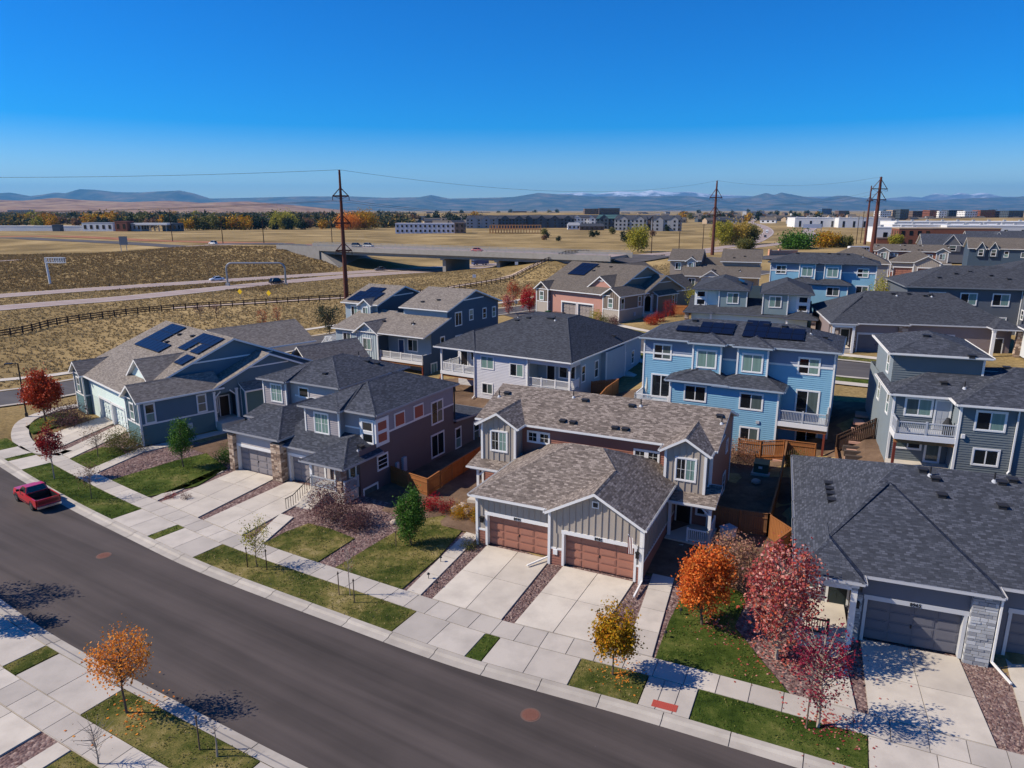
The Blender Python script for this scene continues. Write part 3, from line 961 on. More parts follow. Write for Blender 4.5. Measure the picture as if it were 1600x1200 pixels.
class House:
    def __init__(s, name, label, fr, base, group=None, cat='house'):
        s.fr, s.base = fr, base
        s.root = empty(name, (fr.ox, fr.oy, base), fr.a, label, cat, group)
        s.walls, s.planes = {}, []
        s.trimb = MB()
        s.batt = {}
    def part(s, mb, name, mats, parent=None, smooth=False):
        o = mb.build(name, mats, parent or s.root, smooth)
        if parent is None:
            o.location.z = -s.base
        return o
    def mbw(s, mat, nm='wall'):
        return s.walls.setdefault((nm, mat.name), (MB(), mat))[0]
    def seg(s, xa, ya, xb, yb, z0, top, mat, style='lap', e=0.185):
        L = math.hypot(xb - xa, yb - ya)
        if L < 0.02:
            return
        ux, uy = (xb - xa) / L, (yb - ya) / L
        nx, ny = uy, -ux
        prof = [(0, top), (1, top)] if not isinstance(top, list) else top
        poly = [(0, z0), (L, z0)] + [(t * L, z) for t, z in reversed(prof)]
        mb = s.mbw(mat)
        def P(u, z, o=0.0):
            return (xa + ux * u + nx * o, ya + uy * u + ny * o, z)
        if style == 'lap':
            zt = max(p[1] for p in poly)
            k = 0
            while z0 + k * e < zt - 0.01:
                a, b = z0 + k * e, min(z0 + (k + 1) * e, zt)
                q = poly
                for sgn, lim in ((1, a), (-1, b)):
                    out = []
                    for i in range(len(q)):
                        p0, p1 = q[i], q[(i + 1) % len(q)]
                        d0, d1 = sgn * (p0[1] - lim), sgn * (p1[1] - lim)
                        if d0 >= 0:
                            out.append(p0)
                        if (d0 > 0 > d1) or (d0 < 0 < d1):
                            t = d0 / (d0 - d1)
                            out.append((p0[0] + (p1[0] - p0[0]) * t, p0[1] + (p1[1] - p0[1]) * t))
                    q = out
                    if len(q) < 3:
                        break
                if len(q) >= 3:
                    mb.poly([P(u, z, 0.04 * (1 - (z - a) / e)) for u, z in q])
                    lo = [p for p in q if abs(p[1] - a) < 1e-4]
                    if len(lo) >= 2:
                        u0, u1 = min(p[0] for p in lo), max(p[0] for p in lo)
                        mb.poly([P(u0, a), P(u1, a), P(u1, a, 0.04), P(u0, a, 0.04)])
                k += 1
        else:
            mb.poly([P(u, z) for u, z in poly])
        if style == 'batten':
            bm = s.batt.setdefault(mat.name, (MB(), mat))[0]
            n = max(1, int(L / 0.42))
            for i in range(1, n):
                u = L * i / n
                zt = z0
                for (t0, za), (t1, zb) in zip(prof, prof[1:]):
                    if t0 * L <= u <= t1 * L:
                        zt = za + (zb - za) * (u - t0 * L) / max((t1 - t0) * L, 1e-6)
                a, b = P(u - 0.035, z0, 0.0), P(u + 0.035, z0, 0.0)
                c, d = P(u + 0.035, z0, 0.05), P(u - 0.035, z0, 0.05)
                up = lambda p: (p[0], p[1], zt)
                bm.poly([d, c, up(c), up(d)]); bm.poly([a, d, up(d), up(a)]); bm.poly([c, b, up(b), up(c)])
    def box(s, x0, x1, y0, y1, z0, z1, mat, style='lap', sides='flbr', corners=True, trim=None):
        C = {'f': (x0, y0, x1, y0), 'r': (x1, y0, x1, y1), 'b': (x1, y1, x0, y1), 'l': (x0, y1, x0, y0)}
        for k in sides:
            s.seg(*C[k], z0, z1, mat, style)
        if corners:
            for (x, y, a, b) in ((x0, y0, 'l', 'f'), (x1, y0, 'f', 'r'), (x1, y1, 'r', 'b'), (x0, y1, 'b', 'l')):
                if a in sides and b in sides:
                    s.trimb.box(x - 0.075, x + 0.075, y - 0.075, y + 0.075, z0, z1)
    def band(s, side, plane, c0, c1, z, h=0.2):
        q = 0.05
        if side in 'fb':
            s.trimb.box(c0, c1, plane - q if side == 'f' else plane - 0.02, plane + 0.02 if side == 'f' else plane + q, z, z + h)
        else:
            s.trimb.box(plane - q if side == 'l' else plane - 0.02, plane + 0.02 if side == 'l' else plane + q, c0, c1, z, z + h)
    def window(s, side, plane, c, z0, z1, w, style='slide', panes=None, trim=None, name='window'):
        trim = trim or WHITE
        me, pn = casing_mesh(w, z1 - z0, style, trim)
        x, y = (c, plane) if side in 'fb' else (plane, c)
        dx, dy = {'f': (0, -0.03), 'b': (0, 0.03), 'l': (-0.03, 0), 'r': (0.03, 0)}[side]
        o = link(name, me, s.root, (x + dx, y + dy, z0 - s.base), RZ[side])
        for i, (a, b, cc, d) in enumerate(pn):
            if panes:
                mt = {'d': GL_D, 'c': GL_C, 'm': GL_M}[panes[i % len(panes)]]
            else:
                mt = HRND.choice([GL_D, GL_D, GL_M, GL_C])
            link('pane', pane_mesh(b - a, d - cc, mt), o, ((a + b) / 2, -0.008, cc))
        return o
    def door(s, side, plane, c, z0, w, h, mat, frame=None):
        m = MB(); t = 0.12
        m.box(-w / 2 - t, -w / 2, -0.06, 0.03, 0, h + t); m.box(w / 2, w / 2 + t, -0.06, 0.03, 0, h + t); m.box(-w / 2, w / 2, -0.062, 0.03, h, h + t)
        x, y = (c, plane) if side in 'fb' else (plane, c)
        dx, dy = {'f': (0, -0.03), 'b': (0, 0.03), 'l': (-0.03, 0), 'r': (0.03, 0)}[side]
        o = link('front_door', m.mesh('door_frame', [frame or WHITE]), s.root, (x + dx, y + dy, z0 - s.base), RZ[side])
        m = MB(); m.box(-w / 2, w / 2, -0.03, 0.01, 0, h)
        for i in range(2):
            for j in range(3):
                m.box(-w / 2 + 0.1 + i * (w / 2 - 0.05), -0.05 + i * (w / 2 - 0.05), -0.042, -0.02, 0.15 + j * h * 0.31, 0.1 + (j + 1) * h * 0.3)
        link('door_leaf', m.mesh('door_leaf', [mat]), o)
        return o
    def garage(s, y, c, z0, w, h, mat, trim=None, recess=0.32, number=None, glazed=False, side='f'):
        """sectional door set back in its opening, with raised panels as sub-parts"""
        trim = trim or WHITE
        m = MB(); m.box(-w / 2, w / 2, recess, recess + 0.06, 0, h)
        for i in range(4):
            m.box(-w / 2, w / 2, recess - 0.012, recess + 0.01, h * i / 4 + 0.015, h * (i + 1) / 4 - 0.008)
        o = link('garage_door', m.mesh('garage_door', [mat]), s.root, (c, y, z0 - s.base), 0)
        k = ('gp', round(w, 2), round(h, 2), mat.name)
        if k not in CACHE:
            pm = MB(); pw, ph = w / 4 - 0.16, h / 4 - 0.15
            pm.box(-pw / 2, pw / 2, -0.03, 0, 0, ph); pm.box(-pw / 2 + 0.07, pw / 2 - 0.07, -0.042, 0, 0.06, ph - 0.06)
            CACHE[k] = pm.mesh('panel', [mat])
        kg = ('gl', round(w, 2), round(h, 2))
        if glazed and kg not in CACHE:
            pm = MB(); pw, ph = w / 4 - 0.2, h / 4 - 0.2
            pm.box(-pw / 2, pw / 2, -0.03, 0, 0.02, ph)
            CACHE[kg] = pm.mesh('pane', [GL_D])
        for i in range(4):
            for j in range(4):
                g = glazed and j == 3
                link('pane' if g else 'panel', CACHE[kg] if g else CACHE[k], o, (-w / 2 + (i + 0.5) * w / 4, recess - 0.012, h * j / 4 + 0.075))
        t = MB()
        t.box(-w / 2 - 0.2, w / 2 + 0.2, -0.06, 0.03, h, h + 0.26)
        t.box(-w / 2 - 0.16, -w / 2, -0.055, recess, 0, h); t.box(w / 2, w / 2 + 0.16, -0.055, recess, 0, h)
        t.box(-w / 2, w / 2, 0.03, recess + 0.02, h, h + 0.02)
        to = link('door_trim', t.mesh('door_trim', [trim]), s.root, (c, y, z0 - s.base))
        hb = MB(); hb.box(-0.03, 0.03, recess - 0.07, recess - 0.02, h * 0.42, h * 0.5); link('handle', hb.mesh('handle', [BLACKM]), o)
        if number:
            cu = bpy.data.curves.new('house_number', 'FONT')
            cu.body = number; cu.size = 0.27; cu.align_x = 'CENTER'; cu.extrude = 0.012; cu.offset = 0.006
            cu.materials.append(BLACKM)
            tmp = bpy.data.objects.new('tmp', cu); COL.objects.link(tmp); bpy.context.view_layer.update()
            nm = bpy.data.meshes.new_from_object(tmp.evaluated_get(bpy.context.evaluated_depsgraph_get()))
            bpy.data.objects.remove(tmp, do_unlink=True)
            n = link('house_number', nm, to, (0, -0.075, h + 0.035)); n.rotation_euler = (R(90), 0, 0)
        return o
    def roof(s, V, F, mat, trim, t=0.2, name='roof', caps=True, parent=None):
        V = [Vector(v) for v in V]
        m = MB()
        edges = {}
        for f in F:
            pts = [tuple(V[i]) for i in f]
            m.poly(pts, 0)
            m.poly([(p[0], p[1], p[2] - t) for p in reversed(pts)], 1)
            n = Vector((0, 0, 0))
            for i in range(len(pts)):
                n += (V[f[i]] - V[f[0]]).cross(V[f[(i + 1) % len(f)]] - V[f[0]])
            n.normalize()
            s.planes.append(([(p[0], p[1]) for p in pts], n, V[f[0]].copy()))
            for i in range(len(f)):
                a, b = f[i], f[(i + 1) % len(f)]
                edges.setdefault((min(a, b), max(a, b)), []).append((a, b, n, f))
        for k, L in edges.items():
            a, b, n, f = L[0]
            p, q = V[a], V[b]
            if len(L) == 1:
                dn = Vector((0, 0, t))
                m.poly([tuple(p - dn), tuple(q - dn), tuple(q), tuple(p)], 1)
                if abs(p.z - q.z) < 0.01:      # gutter on level eaves
                    d = (q - p).normalized(); o = d.cross(Vector((0, 0, 1)))
                    A, B = p + o * 0.005, q + o * 0.005
                    e = o * 0.12
                    z = Vector((0, 0, 0.13))
                    m.poly([tuple(A - z), tuple(B - z), tuple(B), tuple(A)][::-1], 1)
                    m.poly([tuple(A - z + e), tuple(B - z + e), tuple(B + e), tuple(A + e)], 1)
                    m.poly([tuple(A - z), tuple(B - z), tuple(B - z + e), tuple(A - z + e)][::-1], 1)
                    m.poly([tuple(A - z), tuple(A - z + e), tuple(A + e), tuple(A)], 1); m.poly([tuple(B - z), tuple(B), tuple(B + e), tuple(B - z + e)], 1)
            elif caps:
                n2 = L[1][2]
                c1 = sum((V[i] for i in L[0][3]), Vector()) / len(L[0][3])
                c2 = sum((V[i] for i in L[1][3]), Vector()) / len(L[1][3])
                d = (q - p).normalized()
                for nn, cc in ((n, c1), (n2, c2)):
                    o = nn.cross(d).normalized()
                    if (cc - p).dot(o) < 0:
                        o = -o
                    up = (n + n2).normalized() * 0.03
                    pts = [p + up, q + up, q + o * 0.16 + nn * 0.006, p + o * 0.16 + nn * 0.006]
                    nm = (pts[1] - pts[0]).cross(pts[3] - pts[0])
                    if nm.dot(nn) < 0:
                        pts = pts[::-1]
                    m.poly([tuple(x) for x in pts], 0)
        return s.part(m, name, [mat, trim], parent)
    def hip(s, x0, x1, y0, y1, z, zr, mat, trim, axis='x', in0=None, in1=None, mid=None, t=0.2, name='roof'):
        if axis == 'x':
            h = (y1 - y0) / 2; ym = mid if mid is not None else (y0 + y1) / 2
            a = h if in0 is None else in0; b = h if in1 is None else in1
            V = [(x0, y0, z), (x1, y0, z), (x1, y1, z), (x0, y1, z), (x0 + a, ym, zr), (x1 - b, ym, zr)]
            F = [(0, 1, 5, 4), (2, 3, 4, 5)]
            if b: F.append((1, 2, 5))
            if a: F.append((3, 0, 4))
        else:
            h = (x1 - x0) / 2; xm = mid if mid is not None else (x0 + x1) / 2
            a = h if in0 is None else in0; b = h if in1 is None else in1
            V = [(x0, y0, z), (x1, y0, z), (x1, y1, z), (x0, y1, z), (xm, y0 + a, zr), (xm, y1 - b, zr)]
            F = [(3, 0, 4, 5), (1, 2, 5, 4)]
            if a: F.append((0, 1, 4))
            if b: F.append((2, 3, 5))
        return s.roof(V, F, mat, trim, t, name)
    def shed(s, x0, x1, y0, y1, z0, z1, mat, trim, t=0.18):
        return s.roof([(x0, y0, z0), (x1, y0, z0), (x1, y1, z1), (x0, y1, z1)], [(0, 1, 2, 3)], mat, trim, t)
    def rz(s, x, y):
        best = -1e9
        for poly, n, p in s.planes:
            ins = False
            j = len(poly) - 1
            for i in range(len(poly)):
                if (poly[i][1] > y) != (poly[j][1] > y) and x < (poly[j][0] - poly[i][0]) * (y - poly[i][1]) / (poly[j][1] - poly[i][1]) + poly[i][0]:
                    ins = not ins
                j = i
            if ins:
                best = max(best, p.z - (n.x * (x - p.x) + n.y * (y - p.y)) / n.z)
        return best
    def vent(s, x, y):
        if 'vent' not in CACHE:
            m = MB(); m.box(-0.2, 0.2, -0.2, 0.2, -0.1, 0.12); m.box(-0.26, 0.26, -0.24, 0.26, 0.12, 0.17)
            CACHE['vent'] = m.mesh('roof_vent', [DARKM])
        link('roof_vent', CACHE['vent'], s.root, (x, y, s.rz(x, y) - s.base))
    def pipe(s, x, y):
        if 'pipe' not in CACHE:
            m = MB(); m.tube((0, 0, -0.15), (0, 0, 0.55), 0.05, 0.05, 8, 0); m.tube((0, 0, -0.1), (0, 0, 0.12), 0.2, 0.07, 10, 1)
            CACHE['pipe'] = m.mesh('vent_pipe', [DARKM, LGREY])
        link('vent_pipe', CACHE['pipe'], s.root, (x, y, s.rz(x, y) - s.base))
    def solar(s, cells, o, u, v, pw, ph, gap=0.03):
        """array on a roof plane: o corner, u along the eave, v up the slope (unit vectors)"""
        o, u, v = Vector(o), Vector(u), Vector(v)
        n = u.cross(v).normalized()
        k = ('sp', pw, ph)
        if k not in CACHE:
            m = MB(); m.box(0.02, pw - 0.02, 0.02, ph - 0.02, 0.0, 0.045, 0); m.box(0, pw, 0, ph, -0.004, 0.036, 1)
            CACHE[k] = m.mesh('solar_panel', [SOLAR, BLACKM])
        rail = MB()
        js = sorted(set(c[1] for c in cells))
        for j in js:
            cs = [c[0] for c in cells if c[1] == j]
            for f in (0.25, 0.75):
                a = o + u * (min(cs) * (pw + gap)) + v * (j * (ph + gap) + ph * f)
                b = o + u * ((max(cs) + 1) * (pw + gap)) + v * (j * (ph + gap) + ph * f)
                rail.beam(a + n * 0.06, b + n * 0.06, 0.05, 0.05)
        root = s.part(rail, 'solar_array', [GALV])
        M = Matrix((u, v, n)).transposed().to_4x4()
        for i, j in cells:
            p = link('solar_panel', CACHE[k], root)
            q = o + u * (i * (pw + gap)) + v * (j * (ph + gap)) + n * 0.11
            p.matrix_local = Matrix.Translation(q) @ M
    def rail(s, pts, z, h=1.0, mat=None, step=0.125, posts=True):
        mat = mat or WHITE
        m, bl = MB(), MB()
        for (xa, ya), (xb, yb) in zip(pts, pts[1:]):
            L = math.hypot(xb - xa, yb - ya)
            m.beam((xa, ya, z + h - 0.04), (xb, yb, z + h - 0.04), 0.1, 0.08); m.beam((xa, ya, z + 0.12), (xb, yb, z + 0.12), 0.06, 0.06)
            n = max(1, int(L / 1.6))
            for i in range(n + 1):
                x, y = xa + (xb - xa) * i / n, ya + (yb - ya) * i / n
                m.box(x - 0.065, x + 0.065, y - 0.065, y + 0.065, z, z + h + 0.08)
            n = max(2, int(L / step))
            for i in range(1, n):
                x, y = xa + (xb - xa) * i / n, ya + (yb - ya) * i / n
                bl.box(x - 0.02, x + 0.02, y - 0.0205, y + 0.0205, z + 0.14, z + h - 0.07)
        o = s.part(m, 'railing', [mat])
        tag(bl.build('balusters', [mat], o), kind='stuff')
        return o
    def post(s, x, y, z0, z1, w=0.2, mat=None, name='post'):
        m = MB(); m.box(x - w / 2, x + w / 2, y - w / 2, y + w / 2, z0, z1); m.box(x - w / 2 - 0.04, x + w / 2 + 0.04, y - w / 2 - 0.04, y + w / 2 + 0.04, z1 - 0.18, z1 - 0.002)
        return s.part(m, name, [mat or WHITE])
    def stone(s, x0, x1, y0, y1, z0, z1, cols, name='stone_pier', seed=1):
        """stone clad pier: a core with coursed stones standing proud of it"""
        rnd = random.Random(seed)
        m = MB(); m.box(x0 + 0.03, x1 - 0.03, y0 + 0.03, y1 - 0.03, z0, z1)
        core = s.part(m, name, [cols[0]])
        m = MB()
        for face in 'flr':
            z = z0
            a, b = (x0, x1) if face == 'f' else (y0, y1)
            while z < z1 - 0.05:
                h = min(rnd.uniform(0.13, 0.24), z1 - z)
                u = a
                while u < b - 0.05:
                    w = min(rnd.uniform(0.25, 0.6), b - u)
                    if b - u - w < 0.15: w = b - u
                    d = rnd.uniform(0.0, 0.035)
                    k = rnd.randrange(len(cols))
                    g = 0.012
                    if face == 'f': m.box(u + g, u + w - g, y0 - d, y0 + 0.05, z + g, z + h - g, k)
                    elif face == 'l': m.box(x0 - d, x0 + 0.05, u + g, u + w - g, z + g, z + h - g, k)
                    else: m.box(x1 - 0.05, x1 + d, u + g, u + w - g, z + g, z + h - g, k)
                    u += w
                z += h
        tag(m.build('stone_facing', cols, core), kind='stuff')
    def slabbox(s, x0, x1, y0, y1, z0, z1, mat, name):
        m = MB(); m.box(x0, x1, y0, y1, z0, z1)
        return s.part(m, name, [mat])
    def downspout(s, x, y, z0, z1, dx=0, dy=-0.4, mat=None):
        m = MB(); m.box(x - 0.05, x + 0.05, y - 0.05, y + 0.05, z0 + 0.25, z1); m.beam((x, y, z0 + 0.28), (x + dx, y + dy, z0 + 0.16), 0.1, 0.09)
        s.part(m, 'downspout', [mat or WHITE])
    def deck(s, x0, x1, y0, y1, z, zpost, postx=None, wood=None, fascia=None):
        m = MB()
        n = int((y1 - y0) / 0.16)
        for i in range(n):
            m.box(x0, x1, y0 + i * (y1 - y0) / n + 0.008, y0 + (i + 1) * (y1 - y0) / n - 0.008, z - 0.04, z)
        d = s.part(m, 'deck', [LGREY])
        m = MB(); m.box(x0 - 0.03, x1 + 0.03, y0 - 0.05, y0 - 0.005, z - 0.42, z - 0.01); m.box(x0 - 0.05, x0 - 0.005, y0 - 0.05, y1, z - 0.42, z - 0.012); m.box(x1 + 0.005, x1 + 0.05, y0 - 0.05, y1, z - 0.42, z - 0.012)
        m.build('fascia', [fascia or WHITE], d)
        m = MB(); m.box(x0, x1, y0 + 0.1, y0 + 0.25, z - 0.72, z - 0.43)
        for i in range(6):
            x = x0 + 0.1 + (x1 - x0 - 0.25) * i / 5
            m.box(x, x + 0.05, y0 + 0.26, y1, z - 0.42, z - 0.2)
        m.build('beam', [wood or DECKW], d)
        for x in (postx if postx is not None else (x0 + 0.1, x1 - 0.1)):
            m = MB(); m.box(x - 0.09, x + 0.09, y0 + 0.08, y0 + 0.26, zpost, z - 0.72); m.build('post', [plain('post_stain', (112, 48, 34), 0.7)], d)
        return d
    def finish(s, trim=None):
        for (nm, _), (mb, mat) in s.walls.items():
            s.part(mb, nm, [mat])
        for _, (mb, mat) in s.batt.items():
            tag(s.part(mb, 'battens', [mat]), kind='stuff')
        if s.trimb.f:
            s.part(s.trimb, 'corner_trim', [trim or WHITE])

def gable_prof(z, za, t=0.5):
    return [(0, z), (t, za), (1, z)]

SH_BROWN = shingle('brown_shingles', (78, 70, 66), (124, 114, 106), (172, 160, 150))
SH_DARK = shingle('charcoal_shingles', (50, 53, 60), (66, 70, 79), (94, 98, 109))
SH_BLACK = shingle('dark_grey_shingles', (50, 52, 58), (66, 69, 76), (86, 90, 98))
SH_TAUPE = shingle('weathered_shingles', (98, 92, 86), (132, 124, 116), (158, 150, 140))
SH_TAN = shingle('taupe_shingles', (82, 76, 70), (104, 97, 90), (122, 115, 106))
ST_TAN = [paint('tan_stone_a', (150, 128, 110), 0.9), paint('tan_stone_b', (176, 154, 134), 0.9), paint('tan_stone_c', (122, 102, 88), 0.9), paint('tan_stone_d', (194, 174, 154), 0.9)]
ST_GREY = [paint('grey_stone_a', (168, 170, 172), 0.9), paint('grey_stone_b', (190, 192, 194), 0.9), paint('grey_stone_c', (146, 148, 152), 0.9)]

# ------------------------------------------------------------------ the brown front gabled duplex (and its twin far behind)
def brown_duplex(name, label, fr, base, near=True):
    H = House(name, label, fr, base)
    z = base
    BR = paint('red_brown_siding', (148, 100, 84), 0.6)
    TP = paint('taupe_board_siding', (166, 157, 146), 0.6)
    GD = paint('red_brown_garage_door', (162, 112, 94), 0.5, 0.06)
    S = SH_BROWN if near else SH_TAN
    st, bt = ('lap', 'batten') if near else ('flat', 'batten')
    hd = 2.3
    # garage fronts with openings
    for y, x0, x1, xa, xb, top in ((0.62, -6.72, -1.06, -5.9, -1.3, z + 3.95), (0.12, -1.05, 5.12, 0.0, 4.7, None)):
        for a, b in ((x0, xa), (xb, x1)):
            H.seg(a, y, b, y, z - 0.3, z + 1.15, BR, st); H.seg(a, y, b, y, z + 1.15, z + hd, TP, bt)
        if top:
            H.seg(x0, y, x1, y, z + hd, top, TP, bt)
        else:
            H.seg(x0, y, x1, y, z + hd, [(0, z + 3.8), (0.515, z + 5.45), (1, z + 3.8)], TP, bt)
        H.band('f', y, x0, xa - 0.17, z + 1.1, 0.14); H.band('f', y, xb + 0.17, x1, z + 1.1, 0.14)
        H.garage(y, (xa + xb) / 2, z + 0.03, xb - xa, hd, GD, number=('8995' if x0 < -3 else '8985') if near else None)
    H.seg(-1.05, 0.62, -1.05, 0.12, z - 0.3, z + 3.8, TP, 'flat')
    H.seg(-6.72, 9.4, -6.72, 0.62, z - 0.3, z + 1.15, BR, st); H.seg(-6.72, 9.4, -6.72, 0.62, z + 1.15, z + 3.95, TP, bt)
    H.seg(5.12, 0.12, 5.12, 9.4, z - 0.3, z + 1.15, BR, st); H.seg(5.12, 0.12, 5.12, 9.4, z + 1.15, z + 3.85, TP, bt)
    H.band('r', 5.12, 0.12, 9.3, z + 1.1, 0.14)
    for x, y, zt in ((-6.72, 0.62, 3.9), (-1.05, 0.12, 3.7), (5.12, 0.12, 3.7)):
        H.trimb.box(x - 0.09, x + 0.09, y - 0.09, y + 0.09, z - 0.2, z + zt)
    tr = WHITE
    H.roof([(-7.1, 0.1, z + 3.88), (-1.22, 0.1, z + 3.88), (2.1, 4.1, z + 5.705), (0.6, 5.9, z + 6.53), (-1.75, 5.9, z + 6.53), (5.42, -0.38, z + 3.88), (5.42, 11.6, z + 3.88), (2.1, -0.38, z + 5.705), (-1.22, -0.38, z + 3.88), (-7.1, 11.6, z + 3.88)],
           [(0, 1, 2, 3, 4), (5, 6, 3, 2, 7), (8, 7, 2, 1), (6, 9, 4, 3), (9, 0, 4)], S, tr)
    m = MB(); m.box(1.85, 2.32, 0.02, 0.14, z + 4.55, z + 5.0); H.part(m, 'gable_vent', [WHITE])
    m = MB(); m.box(1.93, 2.24, 0.0, 0.05, z + 4.63, z + 4.92); H.part(m, 'vent_louvre', [DARKM])
    # two storey block
    H.seg(-10.85, 9.4, 7.6, 9.4, z - 0.3, z + 6.5, BR, st)
    H.seg(7.6, 9.4, 7.6, 18.8, z - 0.4, [(0, z + 6.5), (0.5, z + 8.05), (1, z + 6.5)], BR, st)
    H.seg(-10.85, 18.8, -10.85, 9.4, z - 0.4, [(0, z + 6.5), (0.5, z + 8.05), (1, z + 6.5)], BR, st)
    H.seg(7.6, 18.8, -10.85, 18.8, z - 0.4, z + 6.5, BR, 'flat')
    H.hip(-11.3, 8.05, 9.0, 19.2, z + 6.42, z + 8.15, S, tr, 'x', 0, 0)
    for x, w in ((7.6, 9.4), (7.6, 18.8), (-10.85, 9.4)):
        H.trimb.box(x - 0.09, x + 0.09, w - 0.09, w + 0.09, z, z + 6.4)
    for c0, c1, cm in ((4.62, 7.42, 6.0), (-10.15, -7.25, -8.72)):
        H.box(c0, c1, 8.0, 9.4, z + 3.0, z + 6.42, TP, bt, 'lr')
        H.seg(c0, 8.0, c1, 8.0, z + 3.0, [(0, z + 6.42), (0.5, z + 7.3), (1, z + 6.42)], TP, bt)
        for x in (c0, c1):
            H.trimb.box(x - 0.09, x + 0.09, 7.91, 8.09, z + 3.0, z + 6.42)
        H.hip(c0 - 0.38, c1 + 0.38, 7.58, 13.2, z + 6.43, z + 7.5, S, tr, 'y', 0, 0)
        H.window('f', 8.0, cm + 0.07, z + 4.3, z + 5.85, 1.32, 'grid', 'dc')
    H.window('f', 9.4, 2.88, z + 4.75, z + 5.5, 1.75, 'twin', 'dd'); H.window('f', 9.4, -5.84, z + 4.98, z + 5.74, 1.75, 'twin', 'dd')
    # porches
    for x0, x1, px, sx in ((5.2, 8.3, 8.12, 1), (-10.7, -6.9, -10.0, -1)):
        H.shed(x0 - 0.15 if sx > 0 else x0 - 0.2, x1 + 0.2 if sx > 0 else x1 + 0.15, 6.65, 9.4, z + 3.15, z + 3.72, S, tr)
        H.slabbox(x0, x1, 6.3, 9.4, z - 0.2, z + 0.42, CONC, 'porch_floor')
        H.post(px, 6.95, z + 0.42, z + 2.99, 0.2)
        m = MB(); m.beam((px, 6.95, z + 2.3), (px - 0.7 * sx, 6.95, z + 2.95), 0.12, 0.12); H.part(m, 'porch_brace', [WHITE])
        m = MB(); m.box(x0, x1, 6.85, 7.05, z + 2.82, z + 2.98); H.part(m, 'porch_beam', [WHITE])
    H.post(5.35, 6.95, z + 0.42, z + 2.99, 0.2)
    H.rail([(6.75, 6.45), (8.12, 6.45), (8.12, 9.2)], z + 0.42, 0.95)
    for i in range(2):
        H.slabbox(5.3, 6.6, 5.55 + 0.37 * i, 6.29 if i else 5.918, z + 0.05 - 0.2, z + 0.16 + 0.13 * i, CONC, 'step')
    H.door('f', 9.4, 5.85, z + 0.42, 1.0, 2.1, plain('dark_door', (30, 24, 24)))
    H.window('f', 9.4, 7.1, z + 1.3, z + 2.3, 0.6, 'one', 'd')
    H.window('r', 7.6, 16.4, z + 4.0, z + 4.9, 0.7, 'one', 'm'); H.window('r', 7.6, 16.0, z + 0.7, z + 2.2, 1.1, 'dh', 'dd')
    for x, y in ((-10.2, 12.7), (-3.3, 13.0), (.6, 13.0), (-4.05, 9.97), (-3.2, 9.95), (.2, 9.97), (1, 9.97), (7.4, 13)):
        H.vent(x, y)
    for x, y in ((-10.7, 12.2), (-4.4, 13.3), (1.3, 13.2), (7.7, 12.2)):
        H.pipe(x, y)
    H.downspout(-1.22, 0.5, z, z + 3.8, -0.9, -1.6); H.downspout(5.3, -0.06, z, z + 3.7, 0.0, -1.8); H.downspout(7.52, 9.3, z + 3.4, z + 6.4)
    m = MB(); m.box(-0.75, -0.45, 0.02, 0.12, z + 0.75, z + 1.1); H.part(m, 'meter_box', [WHITE])
    for x, y in ((-6.3, 0.62), (4.93, 0.12)):
        m = MB(); m.box(x - 0.1, x + 0.1, y - 0.22, y - 0.02, z + 1.75, z + 2.1); m.box(x - 0.14, x + 0.14, y - 0.26, y - 0.01, z + 2.1, z + 2.15); H.part(m, 'wall_lamp', [BLACKM])
    H.finish()
    return H
HA = brown_duplex('duplex_house', 'brown duplex with two red brown garage doors and grey board gables', FA, 0.1)
HO_ = brown_duplex('duplex_house', 'distant brown twin of the front duplex below the power poles', FO, 5.1, False)

